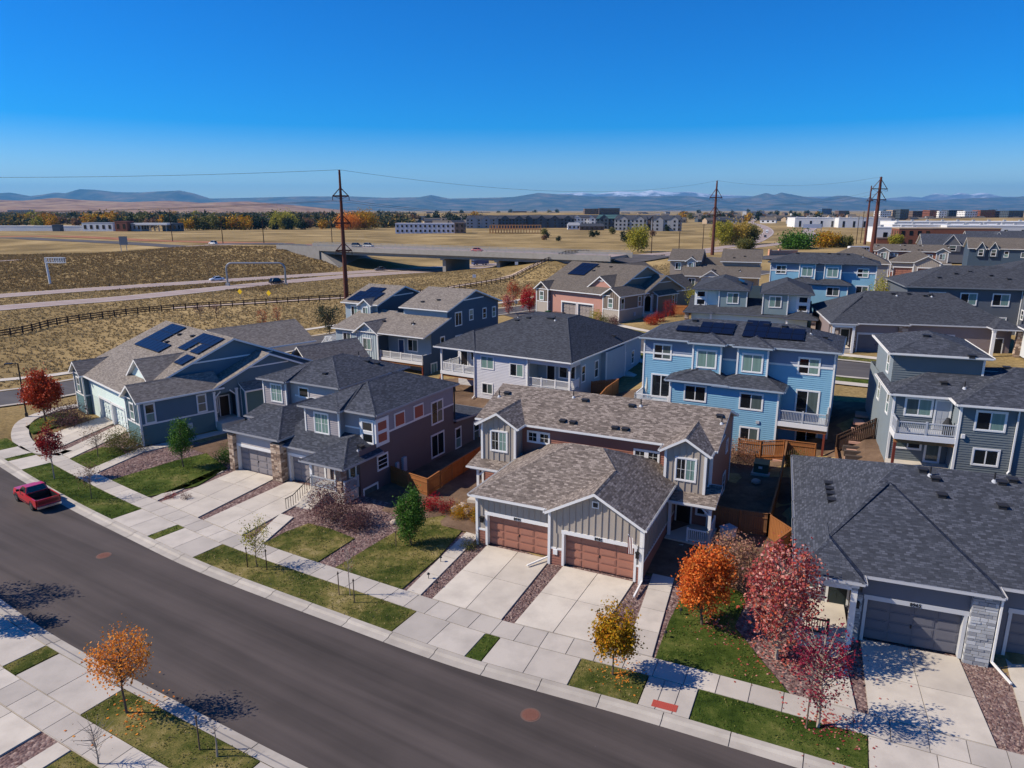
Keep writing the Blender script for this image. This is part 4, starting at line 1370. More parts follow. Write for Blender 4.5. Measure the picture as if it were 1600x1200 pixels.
# ------------------------------------------------------------------ the grey modern duplex on the left
def grey_duplex():
    H = House('duplex_house', 'grey flat hipped duplex with stone garage piers and red brown infill panels', FB, 0.05)
    z = 0.0
    GR = paint('mid_grey_siding', (152, 146, 148), 0.6)
    DK = paint('brown_grey_siding', (104, 90, 90), 0.6)
    LT = paint('light_grey_siding', (184, 176, 172), 0.6)
    GD = paint('grey_garage_door', (138, 132, 133), 0.5, 0.05)
    RP = paint('red_infill_panel', (164, 92, 72), 0.6)
    S, tr = SH_DARK, plain('grey_gutter', (150, 152, 158), 0.5)
    hd = 2.36
    for y, x0, x1, xa, xb, top in ((0.0, -0.65, 5.3, 0.0, 4.4, 3.72), (0.35, 5.3, 10.6, 6.1, 10.0, 3.3)):
        H.seg(x0, y, xa, y, -0.2, hd, LT, 'flat'); H.seg(xb, y, x1, y, -0.2, hd, LT, 'flat'); H.seg(x0, y, x1, y, hd, top, LT, 'lap')
        H.garage(y, (xa + xb) / 2, 0.05, xb - xa, hd, GD, number=None)
    H.stone(-0.72, -0.08, -0.4, 0.3, -0.2, 3.6, ST_TAN, seed=2); H.stone(4.6, 5.75, -0.4, 0.3, -0.2, 3.5, ST_TAN, seed=4)
    H.seg(-0.65, 8, -0.65, 0, -0.3, 3.7, GR, 'lap')
    H.roof([(-0.95, -0.5, 3.95), (5.75, -0.5, 3.95), (5.75, 9.5, 3.95), (-0.95, 9.5, 3.95), (2.4, 3.4, 5.5), (2.4, 7, 5.5)], [(0, 1, 4), (1, 2, 5, 4), (2, 3, 5), (3, 0, 4, 5)], S, tr)
    H.roof([(4.9, -0.05, 3.4), (11.6, -0.05, 3.4), (11.6, 5, 5.4), (4.9, 5, 5.4)], [(0, 1, 2, 3)], S, tr)
    # right hand unit, upper floor
    H.box(6.5, 10.3, 2.1, 4, 3.2, 6.35, GR, 'lap', 'flr', True)
    H.seg(10.3, 2.75, 13.7, 2.75, 3.0, 6.35, GR, 'lap'); H.seg(13.7, 2.75, 13.7, 14.5, -1.2, 4.6, DK, 'lap'); H.seg(13.7, 2.75, 13.7, 14.5, 4.6, 6.35, GR, 'lap')
    H.seg(6.5, 14.5, 6.5, 2.1, 3.2, 6.35, GR, 'lap'); H.seg(13.7, 14.5, 6.5, 14.5, -1, 6.35, GR, 'flat')
    H.band('r', 13.7, 4.3, 14.5, 4.5, 0.16); H.band('f', 2.75, 10.4, 12.0, 5.0, 0.14)
    H.roof([(6.1, 1.65, 6.62), (10.7, 1.65, 6.62), (10.7, 2.3, 6.62), (14.12, 2.3, 6.62), (14.12, 14.9, 6.62), (6.1, 14.9, 6.62), (10.1, 6.2, 8.2), (10.1, 10.9, 8.2), (8.4, 3.95, 7.42), (9.9, 5.6, 8.05)], [(0, 1, 8), (1, 2, 9, 8), (2, 3, 6, 9), (3, 4, 7, 6), (4, 5, 7), (5, 0, 8, 9, 6, 7)], S, tr)
    H.window('f', 2.1, 8.35, 4.3, 6.0, 1.5, 'grid', 'cc')
    # wrap around corner frames
    m = MB(); m.box(12.05, 13.78, 2.66, 2.76, 3.75, 6.0); m.box(13.7, 13.78, 2.7, 4.4, 3.65, 6.05); H.part(m, 'corner_frame', [WHITE])
    for z0 in (3.98, 5.0):
        H.window('f', 2.68, 12.9, z0, z0 + 0.75, 1.05, 'one', 'd'); 
        m = MB(); m.box(13.75, 13.80, 2.95, 4.05, z0, z0 + 0.72)
        for i in range(1, 4): m.box(13.80, 13.815, 2.95, 4.05, z0 + i * 0.18 - 0.012, z0 + i * 0.18 + 0.012)
        H.part(m, 'infill_panel', [RP])
    for c in (5.95, 8.75):
        m = MB(); m.box(13.7, 13.77, c - 0.75, c + 0.75, 4.62, 5.95); H.part(m, 'panel_frame', [WHITE])
        m = MB(); m.box(13.76, 13.80, c - 0.6, c + 0.6, 4.76, 5.8)
        for i in range(1, 4): m.box(13.80, 13.815, c - 0.6, c + 0.6, 4.76 + i * 0.26 - 0.012, 4.76 + i * 0.26 + 0.012)
        H.part(m, 'infill_panel', [RP])
    H.window('r', 13.7, 11.7, 3.45, 5.5, 1.75, 'slide', 'dm'); H.window('r', 13.7, 11.65, 0.2, 2.3, 2.0, 'slide', 'dd'); H.window('r', 13.7, 3.4, 1.6, 2.75, 1.25, 'stack3', 'd')
    H.window('r', 13.7, 1.7, -0.75, 0.5, 1.7, 'one', 'm')
    H.slabbox(13.7, 13.95, 6.0, 6.5, 0.4, 1.7, LGREY, 'utility_box'); H.slabbox(13.7, 13.9, 5.1, 5.45, 0.7, 1.5, LGREY, 'utility_box')
    # rear one storey extension
    H.box(6.6, 13.66, 14.5, 20.4, -1.2, 2.5, DK, 'lap', 'br')
    H.roof([(6, 14.4, 3.2), (14.1, 14.4, 3.0), (14.1, 20.9, 2.45), (6, 20.9, 2.45)], [(0, 1, 2, 3)], S, tr)
    H.window('r', 13.66, 15.3, -0.15, 1.85, 0.9, 'dh', 'cd'); H.window('r', 13.66, 18.8, -0.35, 1.6, 1.0, 'dh', 'md')
    # porch
    H.slabbox(10.0, 13.6, -1.4, 0.35, -0.6, 0.95, CONC, 'porch_floor')
    H.roof([(9.5, -1.9, 3.3), (14.15, -1.9, 3.3), (14.15, 3.0, 3.3), (9.5, 3.0, 3.3), (11.8, 1.4, 4.5), (11.8, 2.9, 4.5)], [(0, 1, 4), (1, 2, 5, 4), (2, 3, 5), (3, 0, 4, 5)], S, tr)
    H.post(10.1, -1.2, 0.95, 3.12, 0.26, WHITE); H.stone(12.75, 13.35, -1.3, -0.7, 0.95, 3.1, ST_TAN, seed=9)
    H.seg(10.6, 0.36, 10.6, 2.75, -0.5, 3.3, GR, 'flat'); H.seg(10.6, 0.5, 13.7, 0.5, -1.0, 3.3, DK, 'lap'); H.seg(13.7, 0.5, 13.7, 2.75, -1.2, 4.0, DK, 'lap')
    H.door('f', 0.5, 11.6, 0.96, 1.0, 2.1, plain('brown_door', (74, 44, 34))); H.window('f', 0.5, 13.0, 1.6, 2.7, 0.6, 'one', 'd')
    H.rail([(10.1, -1.3), (12.7, -1.3)], 0.95, 0.95, LGREY); H.rail([(13.55, -1.2), (13.55, 0.4)], 0.95, 0.95, LGREY)
    for i in range(6):
        H.slabbox(10.3, 12.0, -1.4 - 0.36 * (i + 1), -1.4 - 0.36 * i - 0.004, -0.3, 0.80 - 0.14 * i, CONC, 'step')
    m = MB()
    for x in (10.25,):
        m.beam((x, -1.5, 1.85), (x, -3.6, 1.0), 0.05, 0.05); m.beam((x, -3.6, 1.0), (x, -4.4, 0.98), 0.05, 0.05)
        for i in range(12):
            y = -1.5 - i * 0.26; zz = 1.85 - 0.405 * max(0, min(2.1, -1.5 - y)); m.box(x - 0.015, x + 0.015, y - 0.015, y + 0.015, max(0.1, zz - 0.9), zz)
    H.part(m, 'handrail', [BLACKM])
    # left hand unit, upper floor further back
    H.box(-4.6, -1.5, 7.6, 9, 3.2, 6.35, GR, 'lap', 'flr', True)
    H.seg(-1.5, 8.2, 4.9, 8.2, 3.0, 6.35, LT, 'lap'); H.seg(4.9, 8.2, 4.9, 18.4, 3, 6.35, DK, 'lap'); H.seg(-4.6, 18.4, -4.6, 7.6, -0.5, 6.35, GR, 'lap'); H.seg(4.9, 18.4, -4.6, 18.4, 0, 6.35, GR, 'flat')
    H.band('f', 8.2, -0.9, 4.4, 5.02, 0.14)
    H.roof([(-5.0, 7.15, 6.62), (-1.1, 7.15, 6.62), (-1.1, 7.75, 6.62), (5.3, 7.75, 6.62), (5.3, 18.8, 6.62), (-5.0, 18.8, 6.62), (0.2, 12.6, 8.35), (0.2, 14.2, 8.35), (-3.05, 9.1, 7.28), (-1.3, 11.2, 7.95)], [(0, 1, 8), (1, 2, 9, 8), (2, 3, 6, 9), (3, 4, 7, 6), (4, 5, 7), (5, 0, 8, 9, 6, 7)], S, tr)
    H.window('f', 7.6, -2.8, 4.35, 6.05, 1.4, 'grid', 'cc'); H.window('f', 8.2, 0.3, 5.05, 5.95, 1.15, 'one', 'd')
    H.box(-4.4, -0.65, 6.4, 8, -0.4, 3.3, GR, 'lap', 'fl'); H.shed(-4.6, -0.4, 4.9, 8.1, 3.35, 4.1, S, tr)
    H.post(-4.2, 5.2, 0, 3.25, 0.24)
    for x, y in ((1.9, 9.6), (8.6, 12.1), (2.6, 15.2), (3.4, 15.8), (1.8, 16.4)):
        H.vent(x, y)
    H.pipe(1.2, 15.5); H.vent(13.0, 1.6); H.pipe(13.2, 1.0)
    H.downspout(13.78, 14.6, 2.8, 6.4, 0, 0.1, DARKM)
    H.finish()
    return H
HB = grey_duplex()
# ------------------------------------------------------------------ low gabled house with three front gables (left corner, and a brown one farther back)
def ranch(name, label, fr, base, c_low, c_up, c_gar, c_face, S, solar, near=True):
    H = House(name, label, fr, base)
    z, tr = base, WHITE
    st = 'lap' if near else 'flat'
    bt = 'batten'
    ze = z + 4.6
    # right bay wing and long right wall
    for x0, x1, ys in ((-3.6, 0.0, 7.4), (-20.0, -17.0, 6.0)):
        am = (x0 + x1) / 2
        H.seg(x0, 0, x1, 0, z - 0.3, z + 2.1, c_low, st); H.seg(x0, 0, x1, 0, z + 2.1, [(0, ze), (0.5, z + 5.9), (1, ze)], c_up, bt)
        H.seg(x0, ys, x0, 0, z - 0.3, z + 2.1, c_low, st); H.seg(x0, ys, x0, 0, z + 2.1, ze, c_up, st)
        H.seg(x1, 0, x1, ys, z - 0.3, z + 2.1, c_low, st); H.seg(x1, 0, x1, ys, z + 2.1, ze, c_up, st)
        H.hip(x0 - 0.4, x1 + 0.42, -0.42, 8.5, ze, z + 6.05, S, tr, 'y', 0, 0)
        H.band('f', 0, x0, x1, z + 2.05, 0.16)
        H.band('r', x1, 0, ys, z + 2.05, 0.16); H.band('l', x0, 0, ys, z + 2.05, 0.16)
        for x in (x0, x1):
            H.trimb.box(x - 0.08, x + 0.08, -0.08, 0.08, z, ze)
        H.window('f', 0, am - 0.1, z + 2.45, z + 4.05, 0.95, 'dh', 'cm')
    H.window('r', 0, 0.95, z + 2.3, z + 4.15, 0.85, 'dh', 'cd'); H.window('r', 0, 6.15, z + 2.35, z + 4.1, 0.85, 'dh', 'mm')
    # garages
    hd = 2.35
    y = 0.62
    H.seg(-17, y, -13.9, y, z - 0.3, z + hd, c_face, 'flat'); H.seg(-10.4, y, -9.9, y, z - 0.3, z + hd, c_face, 'flat'); H.seg(-6.4, y, -3.6, y, z - 0.3, z + hd, c_face, 'flat')
    H.seg(-17, y, -3.6, y, z + hd, z + 4.7, c_face, st)
    H.garage(y, -12.15, z + 0.03, 3.5, hd, c_gar); H.garage(y, -8.15, z + 0.03, 3.5, hd, c_gar)
    m = MB()
    for c in (-12.15, -8.15):
        for i in range(4): m.box(c - 1.55 + i * 0.8, c - 1.0 + i * 0.8, y + 0.29, y + 0.31, z + 2.0, z + 2.22)
    tag(H.part(m, 'door_lites', [GL_D]), kind='stuff')
    # main roof: ridge along the front
    H.hip(-20.6, -2.0, 0.05, 22.4, ze + 0.02, z + 9.24, S, tr, 'x', 0, 0, mid=11.25)
    g = lambda yy: z + 4.5 + 0.414 * (yy if yy < 11.25 else 22.5 - yy)
    H.seg(-2.35, 0.7, -2.35, 21.9, z - 0.3, [(0, g(0.7)), (0.497, z + 9.0), (1, g(21.9))], c_up, st)
    H.seg(-20.2, 21.9, -20.2, 0.7, z - 0.3, [(0, g(21.9)), (0.503, z + 9.0), (1, g(0.7))], c_up, st)
    H.seg(-2.35, 21.9, -20.2, 21.9, z - 0.3, g(21.9), c_up, 'flat')
    H.band('r', -2.33, 6.5, 15.8, z + 7.0, 0.16)
    # porch gable on the right side
    ga = lambda yy: z + 4.5 + (0.433 * (yy - 7.2) if yy < 13.95 else 0.433 * (20.7 - yy))
    V = [(0.5, 7.15, ze - 0.03), (0.5, 13.95, z + 7.5), (0.5, 20.75, ze - 0.03), (-3.6, 7.15, ze - 0.03), (-3.6, 13.95, z + 7.5), (-3.6, 20.75, ze - 0.03)]
    H.roof(V, [(0, 1, 4, 3), (1, 2, 5, 4)], S, tr)
    H.seg(0, 10.1, 0, 20.3, z - 0.3, [(0, ga(10.1)), (0.38, z + 7.25), (1, ga(20.3))], c_up, st)
    H.seg(-0.02, 7.4, -0.02, 10.1, z + 3.9, [(0, ga(7.4)), (1, ga(10.1))], c_up, 'flat')
    H.seg(0, 20.3, -2.4, 20.3, z - 0.3, z + 4.6, c_up, 'flat')
    H.band('r', 0, 11.6, 16.4, z + 6.1, 0.14); H.band('r', 0, 10.4, 20.2, z + 4.0, 0.14)
    for yy in (7.5, 10.0):
        H.post(0.0, yy, z + 0.3, z + 4.2, 0.24)
    m = MB(); m.beam((0, 7.6, z + 3.5), (0, 8.25, z + 4.1), 0.1, 0.12); m.beam((0, 9.9, z + 3.5), (0, 9.25, z + 4.1), 0.1, 0.12); H.part(m, 'porch_brace', [tr])
    H.slabbox(-2.3, 1.3, 7.45, 10.05, z - 0.2, z + 0.95, CONC, 'porch_floor')
    H.seg(-1.5, 7.4, -1.5, 10.1, z, z + 5.2, c_up, 'flat')
    H.door('r', -1.5, 9.2, z + 0.95, 1.0, 2.2, plain('dark_door', (30, 24, 24))); H.window('r', -1.5, 8.1, z + 1.5, z + 3.1, 0.6, 'one', 'm')
    H.box(0, 1.0, 10.5, 16.8, z - 0.3, z + 4.0, c_low if near else c_up, st, 'flr'); H.shed_r = H.roof([(1.4, 10.3, z + 4.0), (1.4, 17.1, z + 4.0), (-0.1, 17.1, z + 4.75), (-0.1, 10.3, z + 4.75)], [(0, 1, 2, 3)], S, tr)
    if not near:
        H.window('r', 0, 18.2, z + 1.9, z + 3.6, 0.8, 'dh', 'dm'); H.window('r', 1.0, 15.8, z + 1.9, z + 3.6, 0.8, 'dh', 'dd')
    # upper front gable
    d0, d1 = -9.1, -2.9
    dm = (d0 + d1) / 2 - 0.2
    H.seg(d0 + 0.4, 2.55, d1 - 0.4, 2.55, z + 5.2, [(0, z + 5.6), (0.47, z + 7.35), (1, z + 5.6)], c_face, st)
    H.hip(d0, d1, 2.1, 9.5, z + 5.5, z + 7.65, S, tr, 'y', 0, 0, mid=dm)
    m = MB(); m.box(dm - 0.55, dm + 0.55, 2.42, 2.56, z + 6.7, z + 6.82); H.part(m, 'gable_trim', [tr])
    for x, yy in ((-12.5, 9.6), (-12.3, 8.0), (-9.6, 9.9)):
        H.vent(x, yy)
    cs = math.cos(math.atan(0.414)); sn = math.sin(math.atan(0.414))
    rz_ = lambda yy: ze + 0.02 + (z + 9.24 - ze - 0.02) / 11.2 * (yy - 0.05)
    for x0, y0, cells in solar:
        H.solar(cells, (x0, y0, rz_(y0)), (1, 0, 0), (0, cs, sn), 1.02, 1.68)
    # rear wing with a gable roof, seen over the ridge
    H.box(-9, -3.0, 21.9, 29.5, z - 0.4, z + 3.6, c_up, 'flat', 'flrb', False); H.hip(-9.5, -2.5, 21, 30, z + 3.6, z + 6.4, S, tr, 'y', 0, 0)
    H.hip(-16.5, -7.2, 12.5, 24.5, z + 6.6, z + 8.9, S, tr, 'y', 0, 0)
    H.downspout(0.1, -0.1, z + 0.1, ze - 0.2, 0.1, -1.6)
    m = MB(); m.box(0.02, 0.2, 4.4, 4.9, z + 0.7, z + 1.4); H.part(m, 'utility_box', [LGREY])
    H.finish(tr)
    return H
TEAL = paint('deep_teal_siding', (82, 112, 116), 0.6); TEAL_U = paint('slate_blue_siding', (92, 112, 124), 0.6); MINT = paint('pale_mint_siding', (206, 222, 216), 0.6)
HC = ranch('ranch_house', 'slate and mint ranch house with blue solar arrays by the street corner', FC, 0.05, TEAL, TEAL_U, paint('mint_garage_door', (210, 222, 218), 0.5, 0.05), MINT, SH_TAUPE,
           [(-17.6, 6.2, [(i, j) for j in (0,) for i in range(7)] + [(i, 1) for i in range(4)] + [(i, 2) for i in range(4)]), (-8.3, 7.6, [(0, 0), (1, 0), (3, 0), (4, 0)] + [(i, 1) for i in range(5)]), (-4.7, 5.6, [(0, 0), (1, 0)])])
HI = ranch('ranch_house', 'brown and pink ranch house with one solar array and a dark car on its drive', FI, 3.55, paint('beige_siding', (172, 162, 150), 0.6), paint('brown_board_siding', (124, 112, 100), 0.6), paint('beige_garage_door', (150, 140, 134), 0.5, 0.05), paint('dusty_pink_siding', (180, 134, 120), 0.6), SH_TAN,
           [(-17.2, 5.9, [(i, j) for j in range(3) for i in range(4)])], False)

# ------------------------------------------------------------------ hipped ranch duplex with dark roof (right edge, and its twin two streets back)
def hip_ranch(name, label, fr, base, wall, S, stone, near=True):
    H = House(name, label, fr, base)
    z, tr = base, plain('pale_gutter', (190, 192, 196), 0.5)
    GD = paint('slate_garage_door', (104, 104, 112), 0.5, 0.05)
    st = 'lap' if near else 'flat'
    hd = 2.5
    X1 = 18.6
    H.roof([(-3.72, 0.75, z + 4.06), (X1 + 3.72 if near else X1, 0.75, z + 4.06), (X1 + 3.72 if near else X1, 18.5, z + 4.06), (-3.72, 18.5, z + 4.06), (2.15, 8.9, z + 7.42), (X1 - 2.2 if near else X1 - 6, 8.9, z + 7.42)], [(0, 1, 5, 4), (1, 2, 5), (2, 3, 4, 5), (3, 0, 4)], S, tr)
    xs = X1 + 3.3 if near else X1 - 0.4
    for y, x0, x1, xa, xb, num in ((0.0, -0.3, 5.9, 0.0, 4.5, '8965'), (1.15, 5.9, 13, 6.9, 11.6, None)):
        H.seg(x0, y, xa, y, z - 0.3, z + hd, wall, 'flat'); H.seg(xb, y, x1, y, z - 0.3, z + hd, wall, 'flat'); H.seg(x0, y, x1, y, z + hd, z + 3.98, wall, st)
        H.garage(y, (xa + xb) / 2, z + 0.03, xb - xa, hd, GD, tr, number=num if near else None)
    H.seg(13, 1.15, xs, 1.15, z - 0.3, z + 3.98, wall, st)
    H.stone(4.72, 5.85, -0.25, 0.2, z - 0.2, z + 3.9, stone, seed=21); H.stone(-0.75, -0.3, -0.22, 0.4, z - 0.2, z + 2.8, stone, seed=22)
    H.seg(5.9, 0.0, 5.9, 1.15, z - 0.3, z + 3.98, wall, 'flat'); H.seg(-0.3, 2.6, -0.3, 0, z - 0.3, z + 3.98, wall, 'flat')
    H.seg(-3.3, 18, -3.3, 2.6, z - 0.3, z + 3.98, wall, st); H.seg(-3.3, 2.6, -0.3, 2.6, z - 0.3, z + 3.98, wall, st); H.seg(xs, 1.15, xs, 18, z - 0.5, z + 3.98, wall, 'flat'); H.seg(xs, 18, -3.3, 18, z - 0.5, z + 3.98, wall, 'flat')
    H.roof([(-3.74, -0.42, z + 4.08), (5.98, -0.42, z + 4.08), (5.98, 9, z + 4.08), (-3.74, 9, z + 4.08), (1.1, 6.5, z + 6.9), (1.3, 6.8, z + 6.9)], [(0, 1, 5, 4), (1, 2, 5), (2, 3, 4, 5), (3, 0, 4)], S, tr)
    H.roof([(-3.78, -1.42, z + 4.10), (-0.42, -1.42, z + 4.10), (-0.42, 6, z + 4.10), (-3.78, 6, z + 4.10), (-2.08, 1.4, z + 5.08), (-2.08, 3.5, z + 5.08)], [(0, 1, 4), (1, 2, 5, 4), (2, 3, 5), (3, 0, 4, 5)], S, tr)
    H.slabbox(-3.4, -0.8, -1.2, 2.6, z - 0.3, z + 0.55, CONC, 'porch_floor')
    H.post(-0.85, -1.15, z + 0.0, z + 3.9, 0.3); H.post(-3.35, -1.15, z + 0.0, z + 3.9, 0.3)
    m = MB(); m.box(-3.5, -0.7, -1.3, -1.0, z + 3.55, z + 3.88); H.part(m, 'porch_beam', [WHITE])
    H.door('f', 2.6, -1.2, z + 0.56, 1.0, 2.2, plain('green_black_door', (34, 46, 48)))
    H.window('f', 2.6, -2.6, z + 1.3, z + 2.8, 0.8, 'dh', 'mm')
    if near:
        H.rail([(-3.35, -1.1), (-1.9, -1.1)], z + 0.55, 0.9, BLACKM); 
        for i in range(3):
            H.slabbox(-2.3, -1.0, -1.2 - 0.34 * (i + 1), -1.2 - 0.34 * i - 0.004, z - 0.3, z + 0.42 - 0.15 * i, CONC, 'step')
        for x, y in ((3.36, 8.5), (3.96, 7.9), (4.15, 6.6), (7.47, 8.2), (8.06, 8.5), (7.14, 6.3), (-1.7, 9.7), (-1.7, 8.7), (-1.7, 7.7), (-1.7, 6.6)):
            H.vent(x, y)
        H.pipe(3.73, 8.2); H.pipe(7.1, 8.3)
        H.downspout(5.95, -0.3, z + 0.05, z + 3.9, 0.5, -1.5)
        m = MB(); m.box(-0.62, -0.42, -0.45, -0.24, z + 2.1, z + 2.45); H.part(m, 'wall_lamp', [BLACKM])
    else:
        x1 = X1
        H.roof([(x1 - 3.4, -1.42, z + 4.10), (x1 + 0.1, -1.42, z + 4.10), (x1 + 0.1, 6, z + 4.10), (x1 - 3.4, 6, z + 4.10), (x1 - 1.7, 1.4, z + 5.08), (x1 - 1.7, 3.5, z + 5.08)], [(0, 1, 4), (1, 2, 5, 4), (2, 3, 5), (3, 0, 4, 5)], S, tr)
        H.stone(x1 - 0.6, x1 + 0.0, -1.2, -0.6, z - 0.3, z + 3.9, stone, seed=5); H.post(x1 - 3.2, -1.15, z, z + 3.9, 0.35); H.stone(-3.5, -2.7, -1.25, -0.5, z - 0.3, z + 3.9, stone, seed=6)
        H.door('f', 1.15, x1 - 1.8, z + 0.3, 1.0, 2.2, plain('dark_door', (30, 24, 24))); H.slabbox(x1 - 3.4, x1, -1.2, 1.1, z - 0.4, z + 0.28, CONC, 'porch_floor')
        for x, y in ((5.5, 8.2), (7.5, 8.3), (9.5, 7.9), (10.2, 8.1)):
            H.vent(x, y)
        H.pipe(5.9, 7.8); H.pipe(10.3, 7.8)
    H.finish(tr)
    return H
HD = hip_ranch('ranch_duplex', 'charcoal roofed ranch duplex with pale stone pier at the right edge', FD, 0.12, paint('slate_grey_siding', (110, 110, 117), 0.6), SH_DARK, ST_GREY)
HM = hip_ranch('ranch_duplex', 'mauve grey ranch duplex with broad dark hip roof facing the back street', FM, 4.35, paint('mauve_grey_siding', (132, 120, 120), 0.6), SH_BLACK, ST_TAN, False)

# ------------------------------------------------------------------ pale walk-out house with two balconies, dark hip roof (and the slate one behind)
def pale_walkout():
    H = House('walkout_house', 'pale grey walk-out house with two white balconies under a dark hip roof', FE, 1.0)
    W1 = paint('pale_grey_siding', (200, 200, 204), 0.6); W2 = paint('soft_blue_grey_siding', (156, 168, 174), 0.6)
    S, tr = SH_BLACK, WHITE
    H.roof([(-18.75, 0, 6.85), (0, 0, 6.85), (0, 22, 6.85), (-18.75, 22, 6.85), (-11.3, 9.0, 10.15), (-5.3, 9.3, 10.15), (-5.3, 12.5, 10.15), (-11.3, 12.5, 10.15)], [(0, 1, 5, 4), (1, 2, 6, 5), (2, 3, 7, 6), (3, 0, 4, 7), (4, 5, 6, 7)], S, tr)
    H.hip(-18.78, -12.7, -0.02, 9, 6.88, 8.5, S, tr, 'y', 4.2, 1.0)
    st = 'lap'
    H.seg(-13.0, 0.5, -5.9, 0.5, 0.4, 6.72, W1, st); H.seg(-13.0, 4.2, -13.0, 0.5, 0.3, 6.72, W1, st)
    H.seg(-18.2, 4.2, -13.0, 4.2, 0.3, 6.72, W1, st); H.seg(-18.2, 21.5, -18.2, 4.2, 0.3, 6.72, W2, 'flat')
    H.seg(-5.9, 0.5, -5.9, 3.0, 0.3, 6.72, W2, st); H.seg(-5.9, 3.0, -0.4, 3.0, 0.3, 6.72, W2, st)
    H.seg(-0.4, 3.0, -0.4, 21.5, 0.8, 6.72, W2, st); H.seg(-0.4, 21.5, -18.2, 21.5, 1, 6.72, W2, 'flat')
    H.seg(-5.9, 0.5, -0.4, 0.5, 0.2, 3.35, W2, st); H.seg(-0.4, 0.5, -0.4, 3.0, 0.6, 3.35, W2, st)
    H.seg(-5.9, 0.52, -0.4, 0.52, 6.1, 6.72, W1, 'flat'); H.seg(-0.38, 0.5, -0.38, 3.0, 6.1, 6.72, W1, 'flat')
    for x, y in ((-13.0, 0.5), (-5.9, 0.5)):
        H.trimb.box(x - 0.08, x + 0.08, y - 0.08, y + 0.08, 0.6, 6.7)
    H.slabbox(-5.9, -0.4, 0.5, 3.0, 3.36, 3.5, LGREY, 'balcony_floor'); H.rail([(-5.85, 0.62), (-0.5, 0.62), (-0.5, 2.9)], 3.5, 1.0)
    H.post(-0.5, 0.6, 3.5, 6.1, 0.22); H.post(-5.8, 0.6, 3.5, 6.1, 0.2)
    H.window('f', 3.0, -2.0, 4.3, 5.8, 2.0, 'slide', 'dd'); H.door('f', 3.0, -4.1, 3.52, 0.95, 2.2, plain('dark_door', (30, 24, 24)))
    H.deck(-18.2, -13.1, 0.5, 4.15, 3.85, 0.7, (-18.1, -13.3), fascia=WHITE); H.rail([(-18.1, 4.1), (-18.1, 0.6), (-13.2, 0.6)], 3.85, 1.0)
    H.post(-18.1, 0.6, 0.7, 6.7, 0.2)
    H.window('f', 4.2, -15.2, 4.7, 6.1, 1.9, 'slide', 'dd'); H.door('f', 4.2, -17.2, 3.87, 0.95, 2.1, plain('dark_door', (30, 24, 24)))
    H.window('f', 0.5, -11.3, 4.85, 6.25, 1.7, 'slide', 'cc'); H.window('f', 0.5, -7.25, 4.4, 5.8, 1.7, 'slide', 'dc'); H.window('f', 0.5, -11.3, 1.8, 2.95, 1.4, 'slide', 'dm'); H.window('f', 0.5, -7.2, 1.5, 2.8, 1.4, 'slide', 'dm')
    H.window('r', -0.4, 3.8, 3.95, 5.75, 0.8, 'dh', 'md'); H.window('r', -0.4, 7.3, 3.8, 5.7, 0.85, 'dh', 'dm')
    H.box(-0.41, 0.25, 8.7, 14.4, 2.6, 6.6, W2, st, 'frb'); H.door('r', -0.4, 15.6, 2.7, 1.0, 2.5, plain('dark_door', (30, 24, 24))); H.window('r', -0.4, 18.6, 3.4, 5.0, 0.8, 'dh', 'mm')
    H.slabbox(-0.4, 1.5, 14.6, 17, 1.5, 2.6, CONC, 'porch_floor')
    for x, y in ((-11.5, 7.6), (-10.3, 8.4), (-7.6, 8.8), (-7.2, 8.8)):
        H.vent(x, y)
    H.pipe(-11.8, 8.3); H.pipe(-6.6, 8.5); H.vent(-1.2, 14)
    H.downspout(-13.1, 0.35, 1.0, 6.7, 0.2, -0.8); H.downspout(-5.75, 0.35, 1.0, 6.7, 0.2, -0.8)
    H.finish(tr)
    return H
HE = pale_walkout()
def slate_walkout():
    H = House('walkout_house', 'slate grey three storey house partly hidden behind the mauve ranch duplex', FN, 4.6)
    W1 = paint('dark_slate_siding', (92, 98, 106), 0.6)
    S, tr = SH_BLACK, plain('slate_gutter', (120, 124, 130), 0.5)
    H.hip(0, 21, 0, 14.5, 12.05, 14.75, S, tr, 'x', 6.8, 6.8); H.hip(3.5, 15.5, -0.03, 12, 12.08, 14.0, S, tr, 'y', 4.6, 3)
    H.box(0.4, 15.2, 0.5, 14, 4.2, 11.95, W1, 'flat', 'flrb', True); H.box(15.2, 20.6, -0.5, 14, 4.2, 11.95, W1, 'flat', 'flrb', True)
    for c, z0, w in ((4.4, 9.6, 2.0), (8.5, 9.6, 2.0), (12.6, 9.6, 2.0), (12.6, 6.2, 2.0)):
        H.window('f', 0.5, c, z0, z0 + 1.6, w, 'slide', 'dc')
    H.window('f', -0.5, 17.2, 9.7, 11.3, 1.9, 'slide', 'cd'); H.window('f', -0.5, 17.2, 6.3, 7.8, 1.9, 'slide', 'dd')
    H.slabbox(-0.6, 0.4, 0.6, 3.0, 9.2, 9.4, WHITE, 'balcony_floor'); H.rail([(-0.55, 0.6), (-0.55, 2.9)], 9.4, 1.0)
    for x, y in ((5, 3), (7.5, 4.4), (12, 4), (14, 3), (9.5, 5)):
        H.vent(x, y)
    H.downspout(15.1, 0.35, 5, 11.9, 0, -0.3)
    H.finish(tr)
slate_walkout()

